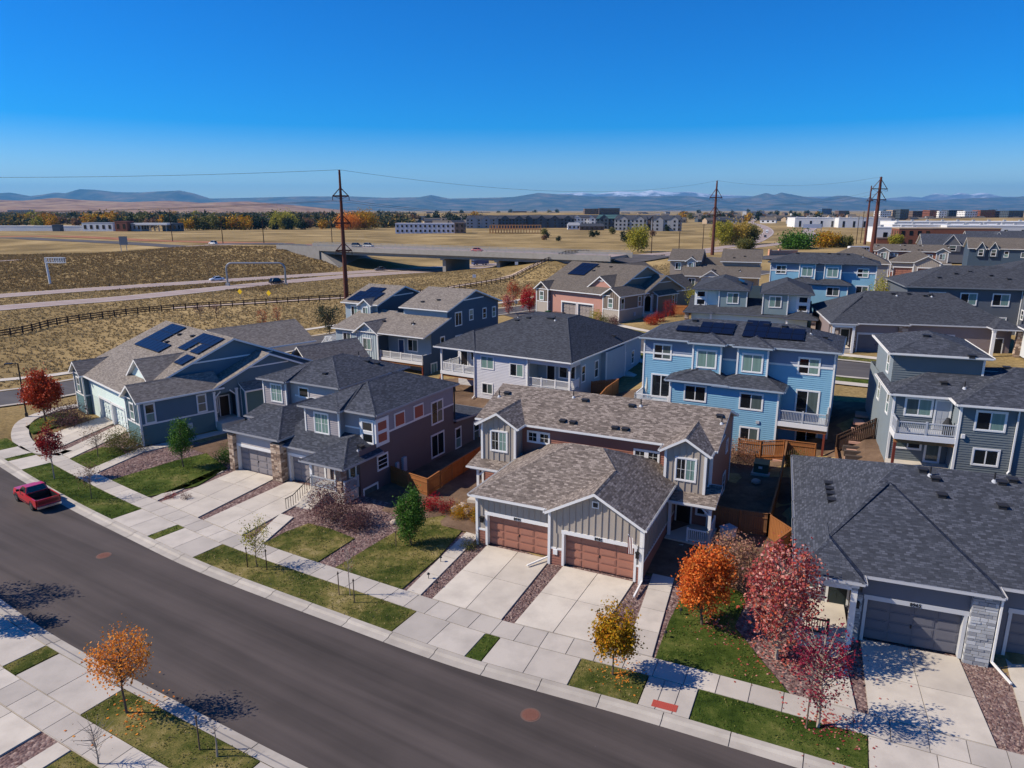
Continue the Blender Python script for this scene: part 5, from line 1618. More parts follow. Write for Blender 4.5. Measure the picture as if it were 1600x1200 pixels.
# ------------------------------------------------------------------ the sky blue three storey duplex (near, and one like it far behind)
def blue_duplex(name, label, fr, dz, solar, near=True):
    H = House(name, label, fr, 1.6 + dz)
    BL = paint('sky_blue_siding', (124, 170, 194), 0.6); GB = paint('dusty_blue_band', (124, 136, 158), 0.6)
    S, tr = (SH_DARK if near else SH_BLACK), (plain('blue_gutter', (160, 172, 184), 0.5) if near else plain('grey_gutter2', (90, 96, 108), 0.5))
    st = 'lap' if near else 'flat'
    d = dz
    H.hip(-17.6, 0.3, 0, 9.0, 11.05 + d, 12.55 + d, S, tr, 'x', 4.4, 4.4)
    def lev(xa, ya, xb, yb):
        H.seg(xa, ya, xb, yb, 1.0 + d, 9.5 + d, BL, st); H.seg(xa, ya, xb, yb, 9.5 + d, 10.95 + d, GB, st)
    lev(-17.2, 0.5, -0.2, 0.5); lev(-0.2, 0.5, -0.2, 8.6); lev(-17.2, 8.6, -17.2, 0.5); lev(-0.2, 8.6, -17.2, 8.6)
    for a, b in ((-17.1, -12.3), (-9.7, -8.3), (-5.6, -0.2)):
        H.band('f', 0.48, a, b, 9.42 + d, 0.17)
    H.band('r', -0.18, 0.5, 8.6, 9.42 + d, 0.17)
    for x in (-17.2, -0.2):
        H.trimb.box(x - 0.07, x + 0.07, 0.43, 0.57, 1.5 + d, 10.9 + d)
    for a, b in ((-12.3, -9.75), (-8.25, -5.65)):
        H.box(a, b, -0.35, 0.5, 7.9 + d, 10.95 + d, BL, st, 'flr', True, tr)
        H.hip(a - 0.4, b + 0.4, -0.78, 3.4, 11.06 + d, 11.75 + d, S, tr, 'y', 1.65, 1.2)
        H.window('f', -0.35, (a + b) / 2, 8.75 + d, 10.3 + d, 1.65, 'slide', 'cc')
    H.window('f', 0.5, -15.4, 9.0 + d, 10.35 + d, 1.6, 'slide', 'dm'); H.window('f', 0.5, -2.25, 8.85 + d, 10.2 + d, 1.65, 'slide', 'dc')
    H.window('f', 0.5, -15.4, 5.2 + d, 7.35 + d, 1.75, 'door', 'dd'); H.window('f', 0.5, -2.1, 5.2 + d, 7.25 + d, 1.8, 'door', 'dm')
    # lower rear bump
    H.box(-13.8, -4.3, -2.2, 0.5, 1.0 + d, 7.6 + d, BL, st, 'flr', True)
    H.roof([(-14.25, -2.6, 7.75 + d), (-8.5, -2.6, 7.75 + d), (-8.5, 1.8, 7.75 + d), (-14.25, 1.8, 7.75 + d), (-11.4, 0.1, 8.75 + d), (-11.2, 0.3, 8.75 + d)], [(0, 1, 5, 4), (1, 2, 5), (2, 3, 4, 5), (3, 0, 4)], S, tr)
    H.roof([(-10.0, -2.58, 7.68 + d), (-3.85, -2.58, 7.68 + d), (-3.85, 1.8, 7.68 + d), (-10.0, 1.8, 7.68 + d), (-7.6, 0.2, 8.6 + d), (-6.2, 0.2, 8.6 + d)], [(0, 1, 5, 4), (1, 2, 5), (2, 3, 4, 5), (3, 0, 4)], S, tr)
    H.window('f', -2.2, -11.5, 5.95 + d, 7.3 + d, 1.85, 'slide', 'dd'); H.window('f', -2.2, -6.55, 5.75 + d, 7.1 + d, 1.85, 'slide', 'dm'); H.window('f', -2.2, -6.5, 2.85 + d, 3.95 + d, 1.5, 'slide', 'dm'); H.window('f', -2.2, -11.5, 2.9 + d, 4.0 + d, 1.5, 'slide', 'dd')
    H.deck(-4.2, -0.2, -2.2, 0.48, 4.95 + d, 1.7 + d, (-0.35,)); H.rail([(-4.1, -2.1), (-0.3, -2.1), (-0.3, 0.4)], 4.95 + d, 1.0, LGREY)
    H.deck(-17.3, -14.0, -2.2, 0.48, 4.95 + d, 1.5 + d, (-17.1,)); H.rail([(-17.2, 0.4), (-17.2, -2.1), (-14.0, -2.1)], 4.95 + d, 1.0, WHITE)
    H.window('f', 0.5, -1.9, 1.9 + d, 3.9 + d, 1.7, 'door', 'dd'); H.slabbox(-4.2, 0.0, -3.4, 0.45, 1.2 + d, 1.72 + d, concrete('patio_pink', (190, 150, 132), (178, 140, 124), (160, 126, 112)), 'patio')
    for x, y in ((-13.2, 3.9), (-8.0, 4.1), (-4.9, 3.9), (-6.5, 4.0)):
        H.vent(x, y)
    H.pipe(-2.5, 3.0); H.vent(-1.3, 3.8)
    p = 1.5 / 4.5
    cs, sn = math.cos(math.atan(p)), math.sin(math.atan(p))
    for x0, y0, cells in solar:
        H.solar(cells, (x0, y0, 11.05 + d + p * y0), (1, 0, 0), (0, cs, sn), 1.04, 1.1)
    m = MB()
    m.box(-6.0, -5.7, -2.32, -2.22, 4.5 + d, 4.75 + d); H.part(m, 'wall_lamp', [LGREY])
    H.finish(WHITE)
    return H
HF = blue_duplex('blue_duplex', 'sky blue three storey duplex with black solar arrays behind the brown duplex', FF, 0.0,
                 [(-14.5, 1.55, [(i, 0) for i in range(5)] + [(i, 1) for i in range(2, 5)]), (-8.3, 1.4, [(i, 0) for i in range(5)] + [(i, 1) for i in range(5)] + [(0, 2), (1, 2)])])
HK = blue_duplex('blue_duplex', 'sky blue three storey duplex far back without solar panels', FK, 3.0, [], False)

# ------------------------------------------------------------------ dark grey walk-out house with the deck on the right
def grey_walkout():
    H = House('walkout_house', 'blue grey walk-out house with timber deck above a patio at the right', FG, 4.0)
    G = paint('blue_grey_siding', (106, 114, 117), 0.6); LG = paint('pale_blue_siding', (118, 128, 134), 0.6)
    S, tr = SH_DARK, WHITE
    H.seg(-3.6, 2.3, 0.35, 2.3, 3.4, 9.45, G); H.seg(-3.6, 15, -3.6, 2.3, 3.4, 9.45, LG); H.seg(0.4, 0.42, 12, 0.42, 3.4, 9.45, G); H.seg(0.4, 2.3, 0.4, 0.42, 3.4, 9.45, LG); H.seg(12, 0.42, 12, 12, 3.4, 9.45, G, 'flat'); H.seg(12, 15, -3.6, 15, 3.4, 9.45, G, 'flat')
    H.trimb.box(0.32, 0.48, 0.34, 0.5, 3.6, 9.4); H.trimb.box(-3.68, -3.52, 2.22, 2.38, 3.6, 9.4)
    H.roof([(-4.0, 1.95, 9.55), (6, 1.95, 9.55), (6, 5.6, 11.0), (-0.4, 5.6, 11.0), (-4.0, 9, 9.55), (-0.4, 9, 11.0)], [(0, 1, 2, 3), (4, 0, 3, 5)], S, tr)
    H.roof([(0.0, 0.0, 9.57), (13, 0.0, 9.57), (13, 13, 9.57), (0.0, 13, 9.57), (4.9, 5.6, 11.4), (9, 5.6, 11.4)], [(0, 1, 5, 4), (1, 2, 5), (2, 3, 4, 5), (3, 0, 4)], S, tr)
    H.box(-3.5, 2.6, 5.0, 12.8, 9.5, 12.1, G, 'lap', 'fr', True); H.seg(-3.5, 12.8, -3.5, 5.0, 9.4, 12.1, LG); H.seg(2.6, 12.8, -3.5, 12.8, 9.4, 12.1, G, 'flat')
    H.hip(-3.95, 3.05, 4.55, 13.2, 12.2, 13.3, S, tr, 'y', 3.5, 3.5)
    H.window('f', 2.3, -1.92, 7.95, 9.2, 1.7, 'slide', 'mc'); H.door('f', 2.3, -0.3, 6.95, 0.9, 2.2, LGREY)
    H.window('f', 0.42, 2.3, 7.75, 9.05, 1.75, 'slide', 'dc'); H.window('f', 0.42, 2.35, 5.15, 6.25, 1.5, 'slide', 'dd')
    H.window('f', 2.3, -2.3, 5.3, 6.4, 1.7, 'slide', 'md'); H.window('f', 2.3, -0.6, 4.4, 6.2, 0.9, 'one', 'm'); H.window('f', 0.42, 7.5, 7.75, 9.05, 1.75, 'slide', 'dc'); H.window('f', 0.42, 7.5, 5.15, 6.25, 1.5, 'slide', 'dd')
    H.deck(-3.6, 0.33, 0.42, 2.25, 6.9, 4.2, (-3.5,)); H.rail([(-3.5, 2.2), (-3.5, 0.5), (0.3, 0.5)], 6.9, 0.95, LGREY)
    H.slabbox(-3.7, 0.6, -0.3, 2.28, 3.9, 4.3, CONC, 'patio')
    m = MB(); m.tube((-0.1, 1.3, 6.9), (-0.1, 1.3, 7.6), 0.28, 0.32, 10); m.tube((-0.1, 1.3, 7.6), (-0.1, 1.3, 8.15), 0.36, 0.12, 10); grill = H.part(m, 'covered_grill', [plain('grill_cover', (34, 36, 40), 0.7)])
    H.window('l', -3.6, 4.5, 7.4, 9.0, 0.9, 'dh', 'cm'); H.window('l', -3.5, 7, 10.2, 11.6, 0.9, 'dh', 'cm'); H.window('l', -3.6, 9, 7.4, 9.0, 0.9, 'dh', 'cm')
    for x, y in ((-0.2, 3.6), (1.6, 4.6), (4.4, 6.0), (-1.0, 7.6)):
        H.vent(x, y)
    H.pipe(1.1, 3.2)
    H.downspout(3.9, 0.28, 4.6, 9.5, -0.2, -0.3)
    m = MB(); m.box(0.62, 0.85, 0.25, 0.4, 7.0, 7.3); m.box(5.6, 5.9, 0.2, 0.4, 6.6, 6.85); H.part(m, 'wall_lamp', [WHITE])
    H.finish(tr)
grey_walkout()

# ------------------------------------------------------------------ two storey gabled houses: blue grey one by the trail, taupe one behind the ranch
def gabled(name, label, fr, base, wall, wall2, board, S, far=False):
    H = House(name, label, fr, base)
    z, tr = base, WHITE
    st = 'flat' if far else 'lap'
    H.seg(-17.0, 0.4, -12.4, 0.4, z - 0.5, z + 5.5, wall, st); H.seg(-8.4, 2.4, -0.4, 2.4, z - 0.5, z + 5.9, wall, st)
    H.seg(-17.0, 7, -17.0, 0.4, z - 0.5, z + 5.5, wall, st)
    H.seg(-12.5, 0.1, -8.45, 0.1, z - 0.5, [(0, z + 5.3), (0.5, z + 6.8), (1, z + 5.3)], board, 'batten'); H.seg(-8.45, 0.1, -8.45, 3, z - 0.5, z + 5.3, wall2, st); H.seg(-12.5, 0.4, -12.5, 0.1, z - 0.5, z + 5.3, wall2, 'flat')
    H.trimb.box(-12.58, -12.42, 0.02, 0.18, z, z + 5.2); H.trimb.box(-8.53, -8.37, 0.02, 0.18, z, z + 5.2)
    H.shed(-17.5, -10.5, 0, 7.2, z + 5.6, z + 7.7, S, tr); H.shed(-10.6, 0.1, 0.0, 6.6, z + 5.58, z + 7.6, S, tr)
    H.hip(-12.95, -8.05, -0.35, 6.8, z + 5.35, z + 7.0, S, tr, 'y', 0, 0)
    # right block
    H.seg(-8.6, 6.4, -0.4, 6.4, z + 5, z + 8.6, wall, st)
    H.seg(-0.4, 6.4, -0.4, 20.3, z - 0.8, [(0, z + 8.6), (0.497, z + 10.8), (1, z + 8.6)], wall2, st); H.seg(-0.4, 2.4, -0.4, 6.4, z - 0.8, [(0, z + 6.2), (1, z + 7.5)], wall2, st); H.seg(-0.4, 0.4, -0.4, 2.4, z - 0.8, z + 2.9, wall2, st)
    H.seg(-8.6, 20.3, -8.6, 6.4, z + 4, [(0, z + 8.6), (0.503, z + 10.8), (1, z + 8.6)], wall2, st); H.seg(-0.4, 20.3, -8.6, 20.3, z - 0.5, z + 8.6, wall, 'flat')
    H.hip(-9.1, 0.05, 5.9, 20.8, z + 8.62, z + 11.05, S, tr, 'x', 0, 0); H.band('r', -0.4, 10.6, 16.0, z + 9.6, 0.16)
    # left block
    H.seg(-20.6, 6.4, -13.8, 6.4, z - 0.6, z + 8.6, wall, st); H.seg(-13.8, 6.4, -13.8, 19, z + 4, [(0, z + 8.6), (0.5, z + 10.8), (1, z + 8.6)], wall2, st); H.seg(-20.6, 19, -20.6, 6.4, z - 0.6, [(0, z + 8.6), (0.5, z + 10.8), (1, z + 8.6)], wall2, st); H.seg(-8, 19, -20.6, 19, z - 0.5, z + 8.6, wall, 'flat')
    H.hip(-21.1, -13.3, 5.9, 19.5, z + 8.62, z + 10.95, S, tr, 'x', 0, 0); H.band('r', -13.8, 10.2, 15.2, z + 9.5, 0.16)
    H.box(-16.6, -14.6, 5.6, 6.4, z + 6.0, z + 8.4, wall, st, 'lr'); H.seg(-16.6, 5.6, -14.6, 5.6, z + 6, [(0, z + 8.4), (0.5, z + 9.2), (1, z + 8.4)], board, 'batten'); H.hip(-17.0, -14.2, 5.2, 10, z + 8.5, z + 9.5, S, tr, 'y', 0, 0)
    H.window('f', 5.6, -15.6, z + 6.5, z + 8.1, 1.0, 'slide', 'mc'); H.window('f', 6.4, -18.7, z + 6.5, z + 8.0, 1.2, 'slide', 'dc')
    H.window('f', 0.4, -14.75, z + 3.4, z + 4.95, 1.45, 'slide', 'dm'); H.window('f', 0.1, -10.5, z + 2.9, z + 4.5, 1.5, 'slide', 'mc'); H.window('f', 2.4, -3.8, z + 2.95, z + 4.6, 1.7, 'slide', 'dm'); H.door('f', 2.4, -5.9, z + 2.0, 0.9, 2.4, plain('blue_door', (38, 66, 106)))
    H.window('f', 0.4, -15, z + 0.6, z + 1.8, 1.3, 'slide', 'dd')
    for y, a, b, w, s2 in ((9.1, 6.1, 8.0, 1.6, 'slide'), (12.5, 6.5, 8.0, 0.9, 'dh'), (16.2, 6.3, 7.8, 0.9, 'dh'), (19.0, 6.2, 7.7, 0.9, 'dh'), (1.25, 3.2, 4.9, 0.8, 'dh'), (5.0, 3.95, 4.9, 0.9, 'one'), (9.1, 3.2, 4.5, 1.6, 'slide'), (2.8, -0.4, 1.4, 1.3, 'slide')):
        if y != 1.25:
            H.window('r', -0.4, y, z + a, z + b, w, s2)
    if not far:
        H.deck(-8.4, -0.5, 0.3, 2.35, z + 2.0, z - 0.3, (-8.2, -0.6)); H.rail([(-8.3, 0.4), (-0.5, 0.4), (-0.5, 2.3)], z + 2.0, 0.95, WHITE)
        H.solar([(i, j) for j in range(2) for i in range(5)] + [(i, 2) for i in range(1, 4)], (-20.3, 6.5, z + 8.62 + 0.342 * 0.6), (1, 0, 0), (0, 0.946, 0.324), 1.04, 1.68)
        H.deck(-22.4, -20.7, 3.0, 6.0, z + 2.4, z - 0.2); H.rail([(-20.8, 3.1), (-22.3, 3.1), (-22.3, 6.0)], z + 2.4, 0.95, WHITE)
        m = MB()
        for i in range(9):
            m.box(-21.9, -20.9, 3.0 - 0.3 * (i + 1), 3.0 - 0.3 * i, z + 2.2 - 0.24 * i, z + 2.26 - 0.24 * i)
        for x in (-21.95, -20.85):
            m.beam((x, 3.0, z + 2.1), (x, 0.3, z + 0.0), 0.06, 0.26); m.beam((x, 3.0, z + 3.2), (x, 0.3, z + 1.1), 0.07, 0.09)
            for i in range(14): m.box(x - 0.02, x + 0.02, 2.9 - i * 0.19, 2.94 - i * 0.19, z + 2.1 - i * 0.148, z + 3.1 - i * 0.148)
        H.part(m, 'deck_stairs', [WHITE])
    for x, y in ((-6.2, 8.0), (-3.9, 9.0), (-10, 3.4), (-4.6, 3.6)):
        H.vent(x, y)
    H.pipe(-4.4, 3.4)
    H.finish(tr)
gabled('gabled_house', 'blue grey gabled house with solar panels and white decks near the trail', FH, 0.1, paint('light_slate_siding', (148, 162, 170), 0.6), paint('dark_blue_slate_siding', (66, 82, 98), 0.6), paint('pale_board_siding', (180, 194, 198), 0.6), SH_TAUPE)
gabled('gabled_house', 'taupe gabled house behind the brown and pink ranch house', FJ, 2.8, paint('taupe_siding', (150, 140, 130), 0.6), paint('brown_slate_siding', (96, 92, 94), 0.6), paint('cream_board_siding', (196, 190, 182), 0.6), SH_TAN, True)

# ------------------------------------------------------------------ pale teal modern duplex facing the back street
def teal_modern():
    H = House('duplex_house', 'pale teal modern duplex with white corner windows facing the back street', FL, 4.1)
    P1 = paint('pale_teal_siding', (196, 212, 212), 0.6); P2 = paint('grey_teal_siding', (122, 140, 144), 0.6); P3 = paint('dark_teal_siding', (74, 92, 102), 0.6)
    S, tr = SH_BLACK, plain('grey_gutter2', (90, 96, 108), 0.5)
    H.roof([(-18.3, 2.2, 7.4), (0.1, 0.0, 7.4), (0.1, 6, 9.3), (-18.3, 8, 9.3)], [(0, 1, 2, 3)], S, tr)
    H.seg(-17.6, 2.75, -0.5, 0.7, 3.6, 7.3, P1, 'flat'); H.seg(-17.6, 14, -17.6, 2.75, 3.6, 7.3, P3, 'flat'); H.seg(-0.5, 0.7, -0.5, 22, 3.6, 7.4, P3, 'flat'); H.seg(-0.5, 22, -17.6, 22, 4, 9.8, P3, 'flat')
    for x0, x1, dy, sgn in ((-17.4, -9.4, 3.4, 1), (-7.0, -0.3, 0.7, -1)):
        y = 1.0 + dy
        xm = (x0 + x1) / 2
        H.box(x0, x1, y, y + 13, 7.6, 10.75, P1, 'flat', 'f', True); H.seg(x0, y + 13, x0, y, 5, 10.75, P3, 'flat'); H.seg(x1, y, x1, y + 13, 5, 10.75, P3, 'flat')
        a, b = (xm - 0.2, x1) if sgn > 0 else (x0, xm + 0.2)
        H.box(a, b, y - 0.6, y, 7.6, 10.75, P2, 'flat', 'flr', True, tr)
        H.hip(x0 - 0.4, x1 + 0.4, y - 0.95, y + 13.4, 10.85, 12.4, S, tr, 'y')
        H.window('f', y - 0.6, (a + b) / 2, 8.75, 10.3, 1.6, 'slide', 'cm')
        cx = x0 + 1.0 if sgn > 0 else x1 - 1.0
        m = MB(); m.box(cx - 0.95, cx + 0.95, y - 0.08, y - 0.005, 8.1, 10.6); H.part(m, 'corner_frame', [WHITE])
        for z0 in (8.25, 9.5):
            H.window('f', y - 0.06, cx, z0, z0 + 0.85, 1.2, 'one', 'd')
        px = x0 + 1.0 if sgn > 0 else x1 - 1.2
        yy = 2.2 if sgn < 0 else 4.4
        H.roof([(px - 2.3, yy - 3.0, 7.42), (px + 2.3, yy - 3.2, 7.42), (px + 2.3, yy + 2.5, 7.42), (px - 2.3, yy + 2.5, 7.42), (px, yy - 0.6, 8.3), (px, yy + 1.8, 8.3)], [(0, 1, 4), (1, 2, 5, 4), (2, 3, 5), (3, 0, 4, 5)], S, tr)
        H.stone(px - 2.1 if sgn > 0 else px + 1.5, px - 1.5 if sgn > 0 else px + 2.1, yy - 2.9, yy - 2.3, 3.7, 7.3, ST_TAN, seed=31 + sgn); H.post(px + 1.9 * sgn, yy - 2.7, 4, 7.25, 0.25)
    H.solar([(0, 0), (1, 0)], (-10.2, 8.5, 11.42), (0, 1, 0), (-0.932, 0, 0.362), 1.6, 1.0)
    for y0 in (5.0, 8.5, 12.0, 15.5):
        H.window('r', -0.3, y0 + 1.5, 8.9, 10.2, 0.7, 'dh'); H.window('r', -0.5, y0, 5.2, 6.6, 0.7, 'dh')
    H.finish(WHITE)
teal_modern()

# ------------------------------------------------------------------ houses at the right edge and behind
def small_gable_house(name, label, x, y, a, base, w, d, ze, zr, wall, S, axis='x', dormers=(), wins=(), hip=False, trim=None):
    fr = Fr(x, y, a)
    H = House(name, label, fr, base)
    tr = trim or WHITE
    z = base
    if hip:
        H.box(0, w, 0, d, z - 0.6, z + ze, wall, 'flat', 'flrb', True)
        H.hip(-0.45, w + 0.45, -0.45, d + 0.45, z + ze, z + zr, S, tr, axis)
    elif axis == 'x':
        H.seg(0, 0, w, 0, z - 0.6, z + ze, wall, 'flat'); H.seg(w, d, 0, d, z - 0.6, z + ze, wall, 'flat')
        H.seg(w, 0, w, d, z - 0.6, [(0, z + ze), (0.5, z + zr - 0.2), (1, z + ze)], wall, 'flat'); H.seg(0, d, 0, 0, z - 0.6, [(0, z + ze), (0.5, z + zr - 0.2), (1, z + ze)], wall, 'flat')
        H.hip(-0.45, w + 0.45, -0.45, d + 0.45, z + ze, z + zr, S, tr, 'x', 0, 0)
    else:
        H.seg(0, 0, w, 0, z - 0.6, [(0, z + ze), (0.5, z + zr - 0.2), (1, z + ze)], wall, 'flat'); H.seg(w, d, 0, d, z - 0.6, [(0, z + ze), (0.5, z + zr - 0.2), (1, z + ze)], wall, 'flat')
        H.seg(w, 0, w, d, z - 0.6, z + ze, wall, 'flat'); H.seg(0, d, 0, 0, z - 0.6, z + ze, wall, 'flat')
        H.hip(-0.45, w + 0.45, -0.45, d + 0.45, z + ze, z + zr, S, tr, 'y', 0, 0)
    for c, yy, hw, z0, za in dormers:
        H.seg(c - hw + 0.2, yy, c + hw - 0.2, yy, z + z0 - 2.2, [(0, z + z0), (0.5, z + za - 0.2), (1, z + z0)], wall, 'flat'); H.hip(c - hw, c + hw, yy - 0.35, yy + 5, z + z0, z + za, S, tr, 'y', 0, 0)
        H.seg(c + hw - 0.2, yy, c + hw - 0.2, yy + 3, z + z0 - 2.2, z + z0, wall, 'flat'); H.seg(c - hw + 0.2, yy + 3, c - hw + 0.2, yy, z + z0 - 2.2, z + z0, wall, 'flat')
        H.window('f', yy, c, z + z0 - 1.9, z + z0 - 0.1, hw * 0.9, 'dh', 'dm')
    for side, pl, c, z0, z1, ww, sty in wins:
        H.window(side, pl, c, z + z0, z + z1, ww, sty)
    H.finish(tr)
    return H
CS_, SN_ = math.cos(math.atan(272 / 1100)), math.sin(math.atan(272 / 1100))
def at(u, D, z=0.0):
    """plan position at forward distance D under photo column u"""
    zc = D * CS_ - (z - CAM_H) * SN_
    return ((u - 800) / 1100.0 * zc, D)

small_gable_house('gabled_house', 'dark blue grey house with two steep white dormers behind the roofs', 138, 216, -26, 5.2, 26, 12, 6.6, 9.6, paint('dark_blue_slate_siding', (66, 82, 98), 0.6), SH_TAN, 'x', ((3.0, -0.6, 1.3, 6.4, 8.6), (6.2, -0.6, 1.3, 6.4, 8.6)), (('f', 0, 9.5, 4.2, 5.9, 1.0, 'dh'), ('f', 0, 14, 4.2, 5.6, 1.6, 'slide')))
small_gable_house('gabled_house', 'pale mauve gabled house cut by the right edge of the picture', 73.0, 101.5, -20, 5.0, 12, 11, 5.6, 8.2, paint('pale_mauve_siding', (164, 156, 158), 0.6), SH_BLACK, 'y', (), (('f', 0, 1.6, 0.8, 2.6, 0.9, 'dh'), ('l', 0, -3, 3.0, 4.2, 0.9, 'dh'), ('f', 0, 2.2, 3.6, 5.0, 1.1, 'slide')))
small_gable_house('garage_house', 'white walled low house with grey roof corner at the right edge', 61.2, 79.5, -20, 5.8, 12, 9, 3.0, 5.0, paint('white_siding', (206, 210, 212), 0.6), SH_DARK, 'x', (), (), True)
small_gable_house('walkout_house', 'dark slate house with white framed windows near the right edge', 92, 133.5, -18, 5.3, 16, 13, 6.0, 8.6, paint('dark_slate_siding', (92, 98, 106), 0.6), SH_BLACK, 'x', (), (('f', 0, 1.6, 3.4, 4.9, 1.4, 'slide'), ('f', 0, 4.6, 3.4, 4.9, 1.4, 'slide'), ('f', 0, 8.6, 3.4, 4.9, 1.4, 'slide')), True)
small_gable_house('gabled_house', 'grey hip roofed house rising behind the far blue duplex', 72, 166, -25, 4.6, 14, 12, 6.6, 9.9, paint('grey_siding_far', (132, 130, 130), 0.6), SH_TAN, 'x', (), (('f', 0, 4, 5.5, 7, 1.6, 'slide'),), True)
for k, (u, D, w, d, ze, zr, a, lab) in enumerate(((1440, 262, 30, 16, 5.6, 9.4, -22, 'dark roofed apartment block nearest the brick building'), (1512, 276, 30, 16, 5.6, 10.0, -20, 'dark roofed apartment block in the middle of its row'), (1580, 292, 34, 18, 5.6, 9.6, -20, 'dark roofed apartment block cut by the right edge'))):
    x, y = at(u, D, 6)
    small_gable_house('apartment_block', lab, x, y, a, 5.0, w, d, ze, zr, paint('dusk_grey_siding', (96, 98, 104), 0.6), SH_DARK, 'x', ((w * 0.3, -0.5, 3, ze, zr),), (('f', 0, w * 0.6, 6, 7.6, 1.6, 'slide'), ('f', 0, w * 0.8, 6, 7.6, 1.6, 'slide')))

# ------------------------------------------------------------------ fences
def board_fence(name, label, pts, h=1.75, mat=None, zs=None):
    mat = mat or CEDAR
    P = []
    for i in range(len(pts) - 1):
        a, b = Vector(pts[i]), Vector(pts[i + 1])
        n = max(1, round((b - a).length / 2.4))
        P += [a.lerp(b, k / n) for k in range(n)]
    P.append(Vector(pts[-1]))
    z0 = GZ(P[0].x, P[0].y)
    root = empty(name, (P[0].x, P[0].y, z0), 0, label, 'fence')
    off = Vector((P[0].x, P[0].y, z0))
    rnd = random.Random(len(pts) * 7 + int(P[0].x))
    for p in P:
        z = GZ(p.x, p.y); m = MB(); m.box(p.x - 0.055 - off.x, p.x + 0.055 - off.x, p.y - 0.055 - off.y, p.y + 0.055 - off.y, z - 0.3 - off.z, z + h + 0.08 - off.z); m.build('post', mat, root)
    for a, b in zip(P, P[1:]):
        d = (b - a); L = d.length; t = d / L; nn = Vector((-t.y, t.x)) * 0.045
        za, zb = GZ(a.x, a.y), GZ(b.x, b.y)
        m = MB(); k = int(L / 0.15)
        for i in range(k):
            f0, f1 = (i + 0.06) / k, (i + 0.94) / k
            p, q = a.lerp(b, f0) + nn, a.lerp(b, f1) + nn
            z = za + (zb - za) * (f0 + f1) / 2
            hh = h + rnd.uniform(-0.025, 0.025)
            A = [(p.x, p.y), (q.x, q.y), (q.x - nn.x * 0.45, q.y - nn.y * 0.45), (p.x - nn.x * 0.45, p.y - nn.y * 0.45)]
            lo = [(x - off.x, y - off.y, z + 0.04 - off.z) for x, y in A]; hi = [(x - off.x, y - off.y, z + hh - off.z) for x, y in A]
            m.poly(hi)
            for j in range(4):
                m.poly([lo[j], lo[(j + 1) % 4], hi[(j + 1) % 4], hi[j]])
        for zz in (0.35, h - 0.3):
            m.beam((a.x - off.x, a.y - off.y, za + zz - off.z), (b.x - off.x, b.y - off.y, zb + zz - off.z), 0.05, 0.09)
        m.beam((a.x + nn.x - off.x, a.y + nn.y - off.y, za + h + 0.045 - off.z), (b.x + nn.x - off.x, b.y + nn.y - off.y, zb + h + 0.045 - off.z), 0.13, 0.035)
        tag(m.build('picket_panel', mat, root), kind='stuff')
    return root
DCED = woodmat('weathered_fence_wood', (96, 66, 44), (150, 108, 74))
board_fence('board_fence', 'cedar fence along the side yard between the grey and brown duplexes', [(-10.6, 57.6), (-6.9, 54.0), (-5.2, 57.6), (-3.4, 61.4), (-1.8, 64.8)], 1.5)
board_fence('board_fence', 'cedar back yard fence behind the green transformer box', [(20.3, 59.9), (23.7, 58.2), (26.0, 57.2)])
board_fence('board_fence', 'weathered side fence between the brown duplex and the charcoal roof', [(23.8, 58.1), (21.4, 52.8), (18.2, 46.2)], 1.7, DCED)
board_fence('board_fence', 'weathered front fence across the yard right of the brown duplex', [(14.6, 47.6), (18.2, 46.2)], 1.7, DCED)
board_fence('board_fence', 'short orange cedar fence behind the pink maple', [(17.2, 42.2), (19.0, 43.9), (18.3, 46.0)], 1.7)
board_fence('board_fence', 'cedar fence by the lower patio of the pale walk-out house', [FE.w(-20.5, 3.5), FE.w(-18.5, 0.6), FE.w(-18.6, -3.0)])
board_fence('board_fence', 'cedar fence between the pale walk-out and the blue duplex', [FE.w(-0.4, 6), FE.w(3.0, 6), FE.w(3.4, 0), FE.w(3.6, -4)], 1.7)
board_fence('board_fence', 'cedar fence in front of the far blue duplex', [FK.w(-6, -6), FK.w(3, -5.5), FK.w(3.4, 0)], 1.7)
board_fence('board_fence', 'cedar fence beside the brown and pink ranch house', [FI.w(3.5, 12), FI.w(6.5, 12), FI.w(6.8, 16)], 1.7)
board_fence('board_fence', 'dark gate fence at the top of the side steps', [FG.w(-6.6, 7.5), FG.w(-3.8, 7.5)], 1.7, DARKW)
board_fence('board_fence', 'low weathered fence beside the steps', [FG.w(-6.7, -2), FG.w(-6.6, 7.4)], 0.6, DCED)
# side steps between the blue duplex and the right house
for i in range(6):
    x, y = FG.w(-5.2, 1.6 + i * 1.0)
    m = MB(); m.box(-1.0, 1.0, -0.18, 0.18, -0.35, 0.12)
    o = tag(m.build('timber_step', woodmat('step_timber', (58, 50, 46), (92, 82, 76)) if 'step_timber' not in MATS else MATS['step_timber']), 'railway timber steps climbing between the blue duplex and the right house', 'step', 'timber side steps')
    o.location = (x, y, GZ(x, y) + 0.1); o.rotation_euler = (0, 0, FG.a)
# stepping pads on the side yard
for i in range(6):
    x, y = FF.w(2.0 + 0.1 * i, -4.5 + i * 1.7)
    m = MB(); m.box(-0.6, 0.6, -0.75, 0.75, -0.1, 0.1)
    o = tag(m.build('paver_pad', MATS['patio_pink']), 'pinkish square pad of the side path right of the blue duplex', 'paving pad', 'side path pads')
    o.location = (x, y, GZ(x, y) + 0.03); o.rotation_euler = (0, 0, FF.a)

